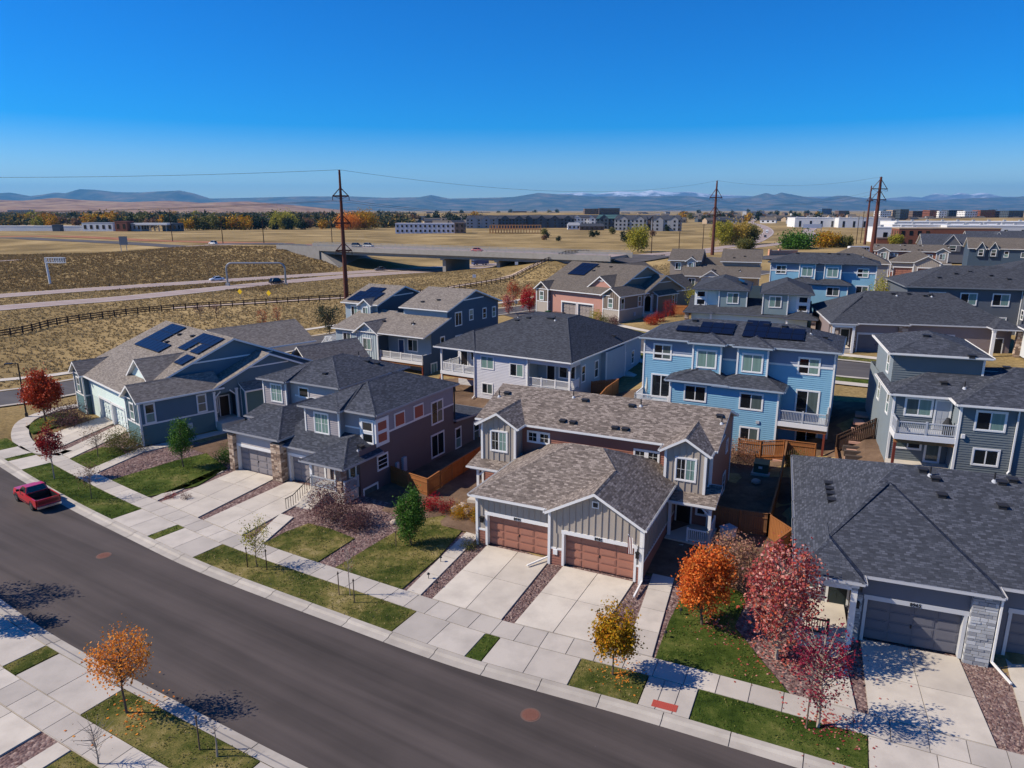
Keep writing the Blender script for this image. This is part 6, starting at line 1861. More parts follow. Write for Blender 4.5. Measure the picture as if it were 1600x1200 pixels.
# dark rail fence by the trail
RF = [(-112, 112), (-95, 129), (-93, 146), (-82, 163), (-63, 173), (-45, 181), (-25, 183.5), (-13, 199), (0, 220), (24, 261), (39, 287), (69, 322)]
RFP = _smooth(RF, 12)
acc = [RFP[0]]; d_ = 0
for p, q in zip(RFP, RFP[1:]):
    seg = (q - p).length; t0 = 0
    while d_ + (seg - t0) >= 2.6:
        t0 += 2.6 - d_; d_ = 0; acc.append(p.lerp(q, t0 / seg))
    d_ += seg - t0
root = empty('rail_fence', (acc[0].x, acc[0].y, 0), 0, 'long dark three rail fence winding along the trail', 'fence')
zs_ = GZ_arr([p.x for p in acc], [p.y for p in acc])
pm = MB(); pm.box(-0.1, 0.1, -0.1, 0.1, -0.3, 1.5); pmesh = pm.mesh('post', [DARKW])
for p, z in zip(acc, zs_):
    link('post', pmesh, root, (p.x - acc[0].x, p.y - acc[0].y, z))
for h in (0.4, 0.85, 1.3):
    m = MB()
    for i in range(len(acc) - 1):
        a, b = acc[i] - acc[0], acc[i + 1] - acc[0]
        m.beam((a.x, a.y, zs_[i] + h), (b.x, b.y, zs_[i + 1] + h), 0.07, 0.2)
    m.build('rail', DARKW, root)

# ------------------------------------------------------------------ poles, wires, signs
def power_pole(label, x, y, h, ang, levels, lean=0.0, arm=2.6, rad=0.6):
    lean = 0.0
    z = GZ(x, y)
    root = empty('power_pole', (x, y, z), R(ang), label, 'power pole')
    m = MB(); m.path([(0, 0, -1), (lean * 0.5, 0, h * 0.5), (lean, 0, h)], [rad, rad * 0.75, rad * 0.4], 10); m.build('pole', RUST, root)
    for zz in levels:
        m = MB(); xo = lean * zz / h
        m.beam((xo - arm, 0, zz), (xo + arm, 0, zz), 0.32, 0.36)
        m.beam((xo - arm + 0.1, 0, zz), (xo - 0.1, 0, zz + arm * 0.95), 0.2, 0.2); m.beam((xo + arm - 0.1, 0, zz), (xo + 0.1, 0, zz + arm * 0.95), 0.2, 0.2)
        m.beam((xo - arm + 0.1, 0, zz), (xo - 0.1, 0, zz - arm * 0.35), 0.09, 0.09); m.beam((xo + arm - 0.1, 0, zz), (xo + 0.1, 0, zz - arm * 0.35), 0.09, 0.09)
        c = m.build('crossarm', RUST, root)
        im = MB()
        for sx in (-1, 1):
            im.tube((xo + sx * arm, 0, zz - 0.1), (xo + sx * arm, 0, zz - 1.0), 0.09, 0.09, 6)
        im.build('insulator', DARKM, c)
    return (x, y, z, h, R(ang), levels, arm, lean)
PP = []
x, y = -40.2, 171.0
PP.append(power_pole('tall rust brown power pole standing beside the overpass', x, y, 31.5, 20, (25.6, 19.4, 13.0), -0.9, 1.9))
x, y = at(1113, 345, 3); PP.append(power_pole('tall rust brown power pole left of the highway curve', x, y, 34.5, 35, (26.8, 18.8), 0.9, 4.4, 0.85))
x, y = at(1362, 320, 3); PP.append(power_pole('tallest rust brown power pole on the right skyline', x, y, 33.5, 20, (28.4, 23.8), 2.0, 4.4, 1.15))
x, y = at(1351, 430, 3); PP.append(power_pole('slender brown power pole just left of the tallest one', x, y, 34, 25, (25.5,), 2.0, 2.6, 0.8))
for u, D, h, lab in ((1338, 440, 17, 'short brown utility pole leftmost of the right hand pole group'), (1345, 460, 20, 'brown utility pole second from left in the right hand pole group'), (270, 430, 19, 'dark utility pole behind the highway sign bridge'), (349, 380, 16, 'dark utility pole left of the overpass road'), (413, 372, 12, 'short dark utility pole by the overpass approach'), (519, 430, 17, 'slim utility pole beyond the overpass'), (1018, 372, 19, 'dark wooden utility pole beside the yellow cottonwood'), (1061, 385, 17, 'dark wooden utility pole behind the taupe roofs'), (1098, 400, 14, 'slim wooden utility pole left of the highway curve')):
    x, y = at(u, D, 4); z = GZ(x, y)
    root = empty('utility_pole', (x, y, z), 0.4, lab, 'utility pole')
    m = MB(); m.tube((0, 0, -0.5), (0, 0, h), 0.24, 0.15, 8); m.build('pole', DARKW, root)
    m = MB(); m.beam((-1.2, 0, h - 1), (1.2, 0, h - 1), 0.12, 0.14); m.build('crossarm', DARKW, root)
def wire(label, a, b, sag, r=0.03):
    m = MB(); n = 26; pts = []
    A, B = Vector(a), Vector(b)
    for i in range(n + 1):
        t = i / n; p = A.lerp(B, t); p.z -= 4 * sag * t * (1 - t); pts.append(p - A)
    m.path(pts, [r] * (n + 1), 4)
    o = m.build('power_line', plain('aluminium_wire', (70, 74, 80), 0.5)); o.location = A
    return tag(o, label, 'power line', 'power lines between the steel poles')
def tip(p, k, sx):
    x, y, z, h, a, lv, arm, lean = p
    q = lean * lv[k] / h + sx * arm
    return (x + math.cos(a) * q, y + math.sin(a) * q, z + lv[k] - 1.0)
p0 = PP[0]
top = lambda p: (p[0] + math.cos(p[4]) * p[7], p[1] + math.sin(p[4]) * p[7], p[2] + p[3])
wire('topmost power line running left from the pole by the overpass', top(p0), (-225, 124, 33), 3.0, 0.035)
wire('topmost power line between the overpass pole and the highway pole', top(p0), top(PP[1]), 5)
wire('topmost power line between the two right hand poles', top(PP[1]), top(PP[2]), 3)
for sx in (-1, 1):
    s_ = 'near' if sx < 0 else 'far'
    wire('%s arm power line running left from the pole by the overpass' % s_, tip(p0, 0, sx), (-225 + sx, 124 + 3 * sx, 26), 3.2)
    wire('%s arm power line between the overpass pole and the highway pole' % s_, tip(p0, 0, sx), tip(PP[1], 0, sx), 6)
    wire('%s arm power line between the two right hand poles' % s_, tip(PP[1], 0, sx), tip(PP[2], 0, sx), 4)

# street lamp
x, y = -55.3, 77.0
root = empty('street_lamp', (x, y, 0.05), R(200), 'black street lamp with flat arm at the corner lot', 'street lamp')
m = MB(); m.tube((0, 0, -0.2), (0, 0, 0.5), 0.16, 0.16, 10); m.tube((0, 0, 0.5), (0, 0, 6.3), 0.09, 0.07, 10); m.build('pole', BLACKM, root)
m = MB(); m.beam((0, 0, 6.25), (0.7, 0, 6.3), 0.08, 0.08); m.box(0.5, 1.25, -0.18, 0.18, 6.24, 6.36); m.build('lamp_head', BLACKM, root)

# highway furniture
x, y = at(79, 223, 0); 
root = empty('sign_gantry', (x, y, 0), R(-8), 'white cantilever sign truss at the left of the highway', 'sign gantry')
m = MB(); m.tube((0, 0, -0.5), (-0.4, 0, 8.4), 0.38, 0.3, 10); m.build('column', WHITE, root)
m = MB()
for zz in (7.0, 8.5):
    for yy in (-0.4, 0.4): m.beam((-0.4, yy, zz), (6.2, yy, zz), 0.2, 0.2)
for i in range(9):
    q = -0.4 + i * 0.82
    m.beam((q, -0.4, 7.0), (q, -0.4, 8.5), 0.09, 0.09); m.beam((q, 0.4, 7.0), (q, 0.4, 8.5), 0.09, 0.09)
    if i < 8: m.beam((q, -0.4, 7.0), (q + 0.82, -0.4, 8.5), 0.07, 0.07)
m.build('truss', WHITE, root)
m = MB(); m.box(2.2, 5.9, 0.42, 0.55, 6.9, 8.7); m.build('sign_panel', plain('sign_back', (120, 124, 128), 0.5), root)
x0, y0 = at(356, 221, 0); x1, y1 = at(447, 221, 0)
L = math.hypot(x1 - x0, y1 - y0)
root = empty('toll_arch', (x0, y0, 0), math.atan2(y1 - y0, x1 - x0), 'pale tubular toll arch spanning the near carriageway', 'arch gantry')
pts = [(0, 0, -0.3), (0, 0, 5.2)] + [(1.8 - 1.8 * math.cos(t), 0, 5.2 + 1.8 * math.sin(t)) for t in np.linspace(0.15, math.pi / 2, 7)] + [(L - 1.8 + 1.8 * math.sin(t), 0, 5.2 + 1.8 * math.cos(t)) for t in np.linspace(0, math.pi / 2 - .15, 7)] + [(L, 0, 5.2), (L, 0, -0.3)]
m = MB(); m.path(pts, [0.3] * len(pts), 10); m.build('tube', GALV, root)
m = MB(); m.box(-0.5, 0.5, -0.5, 0.5, -0.3, 0.9); m.box(L - 0.5, L + 0.5, -0.5, 0.5, -0.3, 0.7); m.build('footing', CONC, root)
x, y = at(195, 326, 4.4); z = GZ(x, y)
root = empty('road_sign', (x, y, z), 0, 'pale twin post road sign on the embankment ramp', 'road sign')
m = MB(); m.box(-1.6, -1.4, -0.1, 0.1, -0.3, 5); m.box(1.0, 1.2, -0.1, 0.1, -0.3, 5); m.build('post', GALV, root)
m = MB(); m.box(-1.9, 1.9, -0.18, -0.11, 3.2, 7.0); m.build('panel', plain('sign_back', (120, 124, 128), 0.5), root)
YEL = plain('sign_yellow', (236, 196, 20), 0.5)
for u, v_D, lab in ((376, 184, 'yellow diamond road sign left of its pair by the trail'), (421, 180, 'yellow diamond road sign right of its pair by the trail')):
    x, y = at(u, v_D, 0); z = GZ(x, y)
    root = empty('diamond_sign', (x, y, z), R(-20), lab, 'road sign')
    m = MB(); m.box(-0.05, 0.05, 0.0, 0.06, -0.2, 2.6); m.build('post', GALV, root)
    m = MB(); m.poly([(0, -0.02, 1.4), (0.75, -0.02, 2.15), (0, -0.02, 2.9), (-0.75, -0.02, 2.15)]); m.poly([(0, 0.0, 1.4), (-0.75, 0.0, 2.15), (0, 0.0, 2.9), (0.75, 0.0, 2.15)]); m.build('panel', YEL, root)
for u, D, lab in ((741, 223, 'small white sign board in the dry grass by the fence'), (807, 245, 'white notice board beside the rail fence'), (830, 262, 'low white marker board left of the overpass end')):
    x, y = at(u, D, 2); z = GZ(x, y)
    root = empty('notice_board', (x, y, z), 0, lab, 'sign')
    m = MB(); m.box(-0.5, -0.42, 0, 0.08, -0.2, 1.6); m.box(0.42, 0.5, 0, 0.08, -0.2, 1.6); m.build('post', GALV, root)
    m = MB(); m.box(-0.55, 0.55, -0.05, -0.002, 0.7, 1.7); m.build('panel', WHITE, root)
x, y = at(806, 140, 2.6); z = GZ(x, y)
root = empty('stop_sign', (x, y, z), R(150), 'dark backed stop sign at the side road junction', 'road sign')
m = MB(); m.tube((0, 0, -0.2), (0, 0, 2.9), 0.05, 0.05, 6); m.build('post', GALV, root)
m = MB(); oc = [(0.42 * math.cos(R(22.5 + 45 * i)), 2.5 + 0.42 * math.sin(R(22.5 + 45 * i))) for i in range(8)]
m.poly([(a, -0.08, b) for a, b in oc], 0); m.poly([(a, -0.06, b) for a, b in reversed(oc)], 1); m.build('panel', [plain('stop_red', (176, 30, 34), 0.4), plain('sign_back', (120, 124, 128), 0.5)], root)
x, y = at(1091, 870, 2)
x, y = at(1268, 690, 2); z = GZ(x, y)
root = empty('sign_bridge', (x, y, z), R(0), 'white overhead sign board across the distant highway', 'sign gantry')
m = MB(); m.box(-9.2, -8.8, 0, .3, -1, 8); m.box(8.8, 9.2, 0, .3, -1, 8); m.build('post', GALV, root)
m = MB(); m.box(-9, 9, -0.2, 0.1, 4, 7.8); m.build('panel', WHITE, root)
x, y = at(922, 300, 6)
root = empty('road_sign', (x, y, GZ(x, y)), 0, 'white twin post sign at the far edge of the overpass', 'road sign')
m = MB(); m.box(-1.2, -1.05, 0, 0.1, -0.3, 3.4); m.box(1.05, 1.2, 0, 0.1, -0.3, 3.4); m.build('post', GALV, root)
m = MB(); m.box(-1.4, 1.4, -0.1, -0.002, 1.8, 3.6); m.build('panel', WHITE, root)

# ------------------------------------------------------------------ vehicles
TYRE = plain('tyre_rubber', (22, 22, 23), 0.8)
CHROME = plain('chrome', (200, 202, 205), 0.18, 0.5, 0.9)
def wheel(parent, x, y, r, w):
    k = ('wheel', r, w)
    if k not in CACHE:
        m = MB()
        prof = [(-w / 2, r * 0.62), (-w / 2, r * 0.92), (-w * 0.35, r), (w * 0.35, r), (w / 2, r * 0.92), (w / 2, r * 0.62)]
        for (a, ra), (b, rb) in zip(prof, prof[1:]):
            for i in range(18):
                t0, t1 = 2 * math.pi * i / 18, 2 * math.pi * (i + 1) / 18
                m.poly([(ra * math.cos(t0), a, ra * math.sin(t0)), (ra * math.cos(t1), a, ra * math.sin(t1)), (rb * math.cos(t1), b, rb * math.sin(t1)), (rb * math.cos(t0), b, rb * math.sin(t0))])
        rm = MB()
        for s in (-1, 1):
            q = [(r * 0.63 * math.cos(2 * math.pi * i / 18), s * w * 0.42, r * 0.63 * math.sin(2 * math.pi * i / 18)) for i in range(18)]
            rm.poly(q if s < 0 else q[::-1])
            for i in range(5):
                t = 2 * math.pi * i / 5
                rm.beam((0, s * w * 0.46, 0), (r * 0.58 * math.cos(t), s * w * 0.46, r * 0.58 * math.sin(t)), 0.05, 0.09)
        CACHE[k] = (m.mesh('tyre', [TYRE]), rm.mesh('rim', [CHROME]))
    o = link('wheel', CACHE[k][0], parent, (x, y, r))
    link('rim', CACHE[k][1], o)
    return o
def loft(sections, mats_idx=0, mb=None):
    """closed rings of equal size joined along x"""
    mb = mb or MB()
    for a, b in zip(sections, sections[1:]):
        n = len(a)
        for i in range(n):
            j = (i + 1) % n
            mb.poly([a[i], b[i], b[j], a[j]], mats_idx)
    mb.poly(sections[0][::-1] if False else sections[0], mats_idx); mb.poly(sections[-1][::-1], mats_idx)
    return mb
def ring(x, hw, z0, z1, ins=0.12, rb=0.1):
    return [(x, -hw + ins * 0.3, z0), (x, -hw, z0 + rb), (x, -hw, z0 + (z1 - z0) * 0.6), (x, -hw + ins, z1), (x, hw - ins, z1), (x, hw, z0 + (z1 - z0) * 0.6), (x, hw, z0 + rb), (x, hw - ins * 0.3, z0)]
def bevel_mesh(o, w=0.03, seg=2):
    md = o.modifiers.new('soft_edges', 'BEVEL'); md.width = w; md.segments = seg; md.limit_method = 'ANGLE'; md.angle_limit = R(35)
def pickup(x, y, rz):
    RED = NT('red_car_paint'); RED = RED.done(S2L((186, 16, 34)), 0.28, 0.5)
    RED.node_tree.nodes['Principled BSDF'].inputs['Coat Weight'].default_value = 0.6
    BLK = plain('black_plastic', (20, 20, 22), 0.6)
    CG = glassmat('car_glass', (14, 18, 22), 0.03)
    root = empty('pickup_truck', (x, y, 0.0), rz, 'red compact pickup truck parked at the curb with an open bed', 'pickup truck')
    # front is +x
    m = loft([ring(2.42, 0.78, 0.45, 0.92, 0.12), ring(2.2, 0.86, 0.36, 1.02, 0.1), ring(1.3, 0.88, 0.34, 1.08, 0.1), ring(1.0, 0.88, 0.34, 1.1, 0.1)]); o = m.build('hood', [RED], root); bevel_mesh(o)
    m = loft([ring(1.0, 0.885, 0.33, 1.1, 0.06), ring(-0.42, 0.885, 0.33, 1.1, 0.06)]); o = m.build('cab_lower', [RED], root); bevel_mesh(o)
    def cr(x, hw, z): return [(x, -hw, z), (x, hw, z)]
    B = [(1.05, -0.82, 1.09), (1.05, 0.82, 1.09), (-0.40, 0.82, 1.09), (-0.40, -0.82, 1.09)]
    T = [(0.45, -0.66, 1.56), (0.45, 0.66, 1.56), (-0.26, 0.66, 1.58), (-0.26, -0.66, 1.58)]
    m = MB(); m.poly([T[0], T[1], T[2], T[3]][::-1][::-1]); 
    for i in range(4):
        j = (i + 1) % 4; m.poly([B[i], B[j], T[j], T[i]])
    m.poly(B[::-1]); 
    c = m.build('cab_roof', [RED], root); bevel_mesh(c, 0.06, 3)
    g = MB()
    def inset(q, k, out):
        cc = sum((Vector(p) for p in q), Vector()) / len(q)
        n = (Vector(q[1]) - Vector(q[0])).cross(Vector(q[3]) - Vector(q[0])).normalized() * out
        return [tuple(cc + (Vector(p) - cc) * k + n) for p in q]
    for i in range(4):
        j = (i + 1) % 4; g.poly(inset([B[i], B[j], T[j], T[i]], 0.86, 0.012))
    g.build('cab_glass', [CG], root)
    # open bed from thin walls
    m = MB()
    for s in (-1, 1):
        a, b = (0.80, 0.885) if s > 0 else (-0.885, -0.80)
        m.box(-2.42, -0.43, a, b, 0.40, 1.06)
    m.box(-2.42, -0.43, -0.8, 0.8, 0.52, 0.58); m.box(-0.50, -0.43, -0.8, 0.8, 0.58, 1.06)
    o = m.build('bed', [RED], root); bevel_mesh(o, 0.015, 1)
    m = MB(); m.box(-2.40, -0.5, -0.798, 0.798, 0.581, 0.6); m.box(-0.52, -0.501, -0.79, 0.79, 0.6, 1.05)
    for s in (-1, 1): m.box(-2.40, -0.52, 0.785 * s - 0.008, 0.785 * s + 0.008, 0.6, 1.05)
    m.build('bed_liner', [BLK], root)
    m = MB(); m.box(-2.50, -2.43, -0.80, 0.80, 0.50, 1.05); o = m.build('tailgate', [RED], root); bevel_mesh(o, 0.02, 2)
    m = MB(); m.box(-2.52, -2.50, -0.72, 0.72, 0.66, 0.9); m.build('tailgate_panel', [plain('dark_red_paint', (120, 14, 26), 0.35)], root)
    m = MB(); m.box(-2.66, -2.52, -0.84, 0.84, 0.36, 0.52); m.box(2.40, 2.54, -0.82, 0.82, 0.36, 0.56); o = m.build('bumper', [CHROME], root); bevel_mesh(o, 0.03, 2)
    for s in (-1, 1):
        m = MB(); m.box(-2.51, -2.44, s * 0.84 - 0.045, s * 0.84 + 0.045, 0.66, 0.98); m.build('tail_light', [plain('tail_red', (150, 10, 14), 0.2)], root)
        m = MB(); m.box(2.28, 2.445, s * 0.62 - 0.13, s * 0.62 + 0.13, 0.68, 0.84); m.build('headlight', [CHROME], root)
        m = MB(); m.box(0.72, 0.86, s * 0.97 - 0.1, s * 0.97 + 0.1, 1.1, 1.26); m.build('mirror', [BLK], root)
        m = MB(); m.box(0.0, 0.18, s * 0.9 - 0.02, s * 0.9 + 0.02, 0.93, 0.97); m.build('door_handle', [BLK], root)
        m = MB(); m.box(-2.4, 2.2, s * 0.89 - 0.008, s * 0.89 + 0.008, 0.44, 0.5); m.build('side_trim', [BLK], root)
        for xx in (1.55, -1.45):
            wheel(root, xx, s * 0.80, 0.35, 0.22)
            am = MB()
            for i in range(10):
                t0, t1 = math.pi * i / 10, math.pi * (i + 1) / 10
                r0, r1 = 0.37, 0.44
                yy = s * 0.892
                am.poly([(xx + r0 * math.cos(t0), yy, 0.36 + r0 * math.sin(t0)), (xx + r1 * math.cos(t0), yy, 0.36 + r1 * math.sin(t0)), (xx + r1 * math.cos(t1), yy, 0.36 + r1 * math.sin(t1)), (xx + r0 * math.cos(t1), yy, 0.36 + r0 * math.sin(t1))])
            am.build('wheel_arch', [BLK], root)
    m = MB()
    for i in range(5):
        m.tube((-2.25, -0.6 + i * 0.28, 0.6), (-2.25, -0.6 + i * 0.28, 0.86), 0.11, 0.09, 8)
    tag(m.build('white_load', [WHITE], root), kind='stuff')
    m = MB(); m.box(-2.3, 2.3, -0.7, 0.7, 0.28, 0.42); m.build('chassis', [BLK], root)
tx, ty = W(13.4, -1.45)
ta, tb = W(12.4, -1.45), W(14.4, -1.45)
pickup(tx, ty, math.atan2(ta[1] - tb[1], ta[0] - tb[0]))

def car(name, label, x, y, rz, col, kind='car', z=None, cat='car', group=None):
    z = GZ(x, y) + 0.06 if z is None else z
    root = empty(name, (x, y, z), rz, label, cat, group)
    key = ('car', kind, col)
    L, Wd, Ht = {'car': (4.6, 1.8, 1.45), 'suv': (4.8, 1.9, 1.75), 'truck': (7.5, 2.4, 3.0), 'bus': (9.5, 2.5, 3.0)}[kind]
    if key not in CACHE:
        pm = NT('car_paint').done(S2L(col), 0.3, 0.5)
        hw = Wd / 2
        if kind in ('truck', 'bus'):
            m = MB(); m.box(-L / 2, L / 2 - (1.6 if kind == 'truck' else 0), -hw, hw, 0.5, Ht)
            if kind == 'truck': m.box(L / 2 - 1.5, L / 2, -hw * 0.9, hw * 0.9, 0.5, 2.2)
            g = MB()
            if kind == 'bus':
                for i in range(7):
                    for s in (-1, 1): g.box(-L / 2 + 0.5 + i * 1.25, -L / 2 + 1.5 + i * 1.25, s * hw - 0.02, s * hw + 0.02, 1.5, 2.4)
            else:
                g.box(L / 2 - 0.7, L / 2 + 0.02, -hw * 0.8, hw * 0.8, 1.4, 2.0)
            body, glass = m.mesh('body', [pm]), g.mesh('windows', [GL_D])
        else:
            b = 0.62 if kind == 'suv' else 0.52
            m = loft([ring(L / 2, hw * 0.82, 0.3, 0.66), ring(L / 2 - 0.4, hw * 0.97, 0.22, 0.78), ring(L / 2 - 1.3, hw, 0.2, 0.9), ring(-L / 2 + 0.9, hw, 0.2, 0.94), ring(-L / 2 + 0.2, hw * 0.95, 0.26, 0.9), ring(-L / 2, hw * 0.85, 0.34, 0.8)])
            rear = -L / 2 + (0.25 if kind == 'suv' else 0.75)
            q0 = [(L / 2 - 1.15, -hw * 0.9, 0.9), (L / 2 - 1.15, hw * 0.9, 0.9), (rear, hw * 0.9, 0.92), (rear, -hw * 0.9, 0.92)]
            q1 = [(L / 2 - 1.95, -hw * 0.7, Ht), (L / 2 - 1.95, hw * 0.7, Ht), (rear + 0.55, hw * 0.7, Ht), (rear + 0.55, -hw * 0.7, Ht)]
            g = MB()
            for i in range(4):
                j = (i + 1) % 4; g.poly([q0[i], q0[j], q1[j], q1[i]])
            m.poly([(p[0], p[1], p[2] + 0.01) for p in q1])
            for p, q in ((q0[0], q1[0]), (q0[1], q1[1]), (q0[2], q1[2]), (q0[3], q1[3])):
                m.beam(p, q, 0.09, 0.09)
            body, glass = m.mesh('body', [pm]), g.mesh('windows', [GL_D])
        CACHE[key] = (body, glass)
    link('body', CACHE[key][0], root); link('windows', CACHE[key][1], root)
    r = 0.33 if kind in ('car', 'suv') else 0.48
    for sx in (1, -1):
        for s in (1, -1):
            wheel(root, sx * L * 0.3, s * (Wd / 2 - 0.1), r, 0.22)
    return root
def on_path(P, x_near):
    best = min(range(len(P) - 1), key=lambda i: abs(P[i].x - x_near))
    t = (P[best + 1] - P[best]); return P[best], math.atan2(t.y, t.x)
nh, fh = _smooth(NEARH, 10), _smooth(FARH, 10)
def hcar(label, P, x_near, side, col, kind, rev=False):
    p, a = on_path(P, x_near)
    n = Vector((-math.sin(a), math.cos(a))) * side
    car('highway_car' if kind in ('car', 'suv') else 'highway_truck', label, p.x + n.x, p.y + n.y, a + (math.pi if rev else 0), col, kind, group='vehicles on the highway')
hcar('pale silver car on the far carriageway beside the toll arch', fh, -99, 1, (214, 220, 226), 'car', True)
hcar('black car right of the toll arch', nh, -77, -1.5, (24, 26, 30), 'suv')
hcar('grey car in the shade below the overpass', fh, -52, 0.5, (96, 100, 106), 'car', True)
hcar('dark truck passing behind the bridge pier', fh, -14, 0, (60, 72, 110), 'truck', True)
for i, (P_, xx, sd_, cc, kk, lb) in enumerate(((fh, 150, 2, (30, 30, 34), 'suv', 'black car low on the left carriageway at right'), (fh, 195, -2, (60, 60, 66), 'suv', 'grey car midway up the left carriageway at right'), (nh, 200, 2, (26, 28, 30), 'suv', 'black car low on the right carriageway'), (nh, 232, -1, (30, 34, 40), 'suv', 'black car beside another on the right carriageway'), (nh, 248, 2, (24, 24, 26), 'suv', 'black car higher on the right carriageway'), (fh, 240, 1, (220, 222, 224), 'truck', 'white truck far up the left carriageway'), (nh, 300, -2, (200, 200, 204), 'car', 'pale car far up the right carriageway'))):
    hcar(lb, P_, xx, sd_, cc, kk, P_ is fh)
q = FBR.w(LB * 0.66, 10); car('bridge_car', 'red car crossing the overpass', q[0], q[1], R(ba), (168, 34, 40), 'car', 7.82)
q = FBR.w(LB * 0.02, 14); car('bridge_car', 'dark grey suv entering the overpass from the left', q[0], q[1], R(ba), (70, 74, 80), 'suv', 7.82)
q = FBR.w(LB * 0.06, 17); car('bridge_car', 'silver pickup style suv on the far lane of the overpass', q[0], q[1], R(ba), (150, 154, 158), 'suv', 7.82)
x, y = at(333, 352, 6.5); car('road_car', 'white car on the overpass approach road', x, y, R(150), (222, 224, 226), 'suv')
x, y = FI.w(-9.2, -5.2); car('parked_car', 'dark car parked on the drive of the brown and pink ranch house', x, y, FI.a + R(8), (40, 38, 40), 'suv')
x, y = at(1341, 336, 4); car('shuttle_bus', 'white shuttle bus parked beyond the far blue duplex', x, y, R(4), (226, 226, 224), 'bus', cat='bus')

# ------------------------------------------------------------------ small things around the houses
x, y = 21.4, 56.9
root = empty('transformer_box', (x, y, GZ(x, y) + 0.05), FF.a, 'green utility transformer box on a pad by the cedar fence', 'transformer')
m = MB(); m.box(-0.75, 0.75, -0.7, 0.7, -0.1, 0.12); m.build('pad', CONC, root)
GRN = paint('utility_green', (78, 98, 78), 0.5)
m = MB(); m.box(-0.6, 0.6, -0.45, 0.55, 0.12, 0.95); m.poly([(-0.62, -0.55, 0.95), (0.62, -0.55, 0.95), (0.62, 0.58, 1.08), (-0.62, 0.58, 1.08)]); m.poly([(-0.62, -0.55, 0.9), (0.62, -0.55, 0.9), (0.62, -0.55, 0.95), (-0.62, -0.55, 0.95)]); m.build('cabinet', GRN, root)
m = MB(); m.box(-0.2, 0.12, -0.462, -0.45, 0.5, 0.72); m.build('label_plate', WHITE, root)
x, y = FI.w(-15.4, -1.6)
root = empty('waste_bin', (x, y, GZ(x, y) + 0.05), FI.a, 'dark green wheeled bins beside the left garage of the pink ranch house', 'bin')
m = MB(); m.box(-0.4, 0.4, -0.4, 0.4, 0, 1.1); m.build('body', paint('bin_green', (30, 74, 46), 0.5), root); m = MB(); m.box(-0.45, 0.45, -0.5, 0.45, 1.1, 1.2); m.build('lid', MATS['bin_green'], root)
# shed by the teal house porch
x, y = FC.w(1.8, 12.2)
root = empty('storage_box', (x, y, GZ(x, y) + 0.05), FC.a, 'tan storage box beside the teal house porch', 'storage box')
m = MB(); m.box(-0.7, 0.7, -0.9, 0.9, 0, 0.95); m.build('body', CEDAR, root); m = MB(); m.box(-0.78, 0.78, -0.98, 0.98, 0.95, 1.03); m.build('lid', LGREY, root)
# upturned white box in the shaded yard
x, y = 15.4, 46.2
root = empty('storage_box', (x, y, GZ(x, y) + 0.05), 0.5, 'white upturned box lying in the shaded yard', 'storage box')
m = MB(); m.box(-0.45, 0.45, -0.35, 0.35, 0, 0.7); m.build('body', WHITE, root); m = MB(); m.box(-0.5, 0.5, -0.4, 0.4, 0.7, 0.76); m.build('lid', LGREY, root)
# closed parasol on the left deck of the blue duplex
x, y = FF.w(-16.4, -1.0)
root = empty('parasol', (x, y, 4.97), 0, 'closed white parasol on the left deck of the blue duplex', 'parasol')
m = MB(); m.tube((0, 0, 0), (0, 0, 2.4), 0.03, 0.03, 6); m.tube((0, 0, 0), (0, 0, 0.12), 0.3, 0.25, 10); m.build('pole', GALV, root)
m = MB(); m.tube((0, 0, 0.9), (0, 0, 1.3), 0.05, 0.16, 8); m.tube((0, 0, 1.3), (0, 0, 2.4), 0.16, 0.04, 8); m.build('canopy', paint('parasol_cloth', (210, 206, 190), 0.8), root)
# patio chairs under the blue duplex deck
for k, (px, py, a) in enumerate(((-3.4, -0.9, 0.4), (-2.5, -1.5, -0.6), (-1.2, -0.7, 2.6))):
    x, y = FF.w(px, py)
    root = empty('patio_chair', (x, y, 1.73), FF.a + a, 'dark metal patio chair under the deck of the blue duplex', 'chair', 'patio chairs under the blue deck')
    m = MB(); m.box(-0.28, 0.28, -0.28, 0.28, 0.4, 0.45); m.build('seat', BLACKM, root)
    m = MB(); m.beam((-0.26, 0.28, 0.45), (-0.26, 0.42, 1.0), 0.04, 0.04); m.beam((0.26, 0.28, 0.45), (0.26, 0.42, 1.0), 0.04, 0.04); m.beam((-0.26, 0.41, 0.98), (0.26, 0.41, 0.98), 0.04, 0.06); m.beam((-0.26, 0.34, 0.7), (0.26, 0.34, 0.7), 0.02, 0.2); m.build('backrest', BLACKM, root)
    for sx in (-0.25, 0.25):
        for sy in (-0.25, 0.25):
            m = MB(); m.box(sx - 0.02, sx + 0.02, sy - 0.02, sy + 0.02, 0, 0.4); m.build('leg', BLACKM, root)
# flag by the right garage of the brown duplex
x, y = FA.w(4.84, 0.02)
root = empty('house_flag', (x, y, 2.75), FA.a, 'limp red and white flag on a short pole by the right garage door', 'flag')
m = MB(); m.beam((0, 0, -0.1), (-0.35, -0.75, 0.95), 0.035, 0.035); m.build('pole', WHITE, root)
m = MB()
for i in range(6):
    xa, xb = -0.36 + 0.05 * i, -0.36 + 0.05 * (i + 1)
    m.poly([(xa, -0.72 + 0.04 * (i % 2), -0.35), (xb, -0.72 + 0.04 * ((i + 1) % 2), -0.35), (xb, -0.72 + 0.03 * ((i + 1) % 2), 0.75), (xa, -0.72 + 0.03 * (i % 2), 0.75)], i % 2)
m.build('cloth', [plain('flag_red', (160, 30, 40), 0.8), WHITE], root)
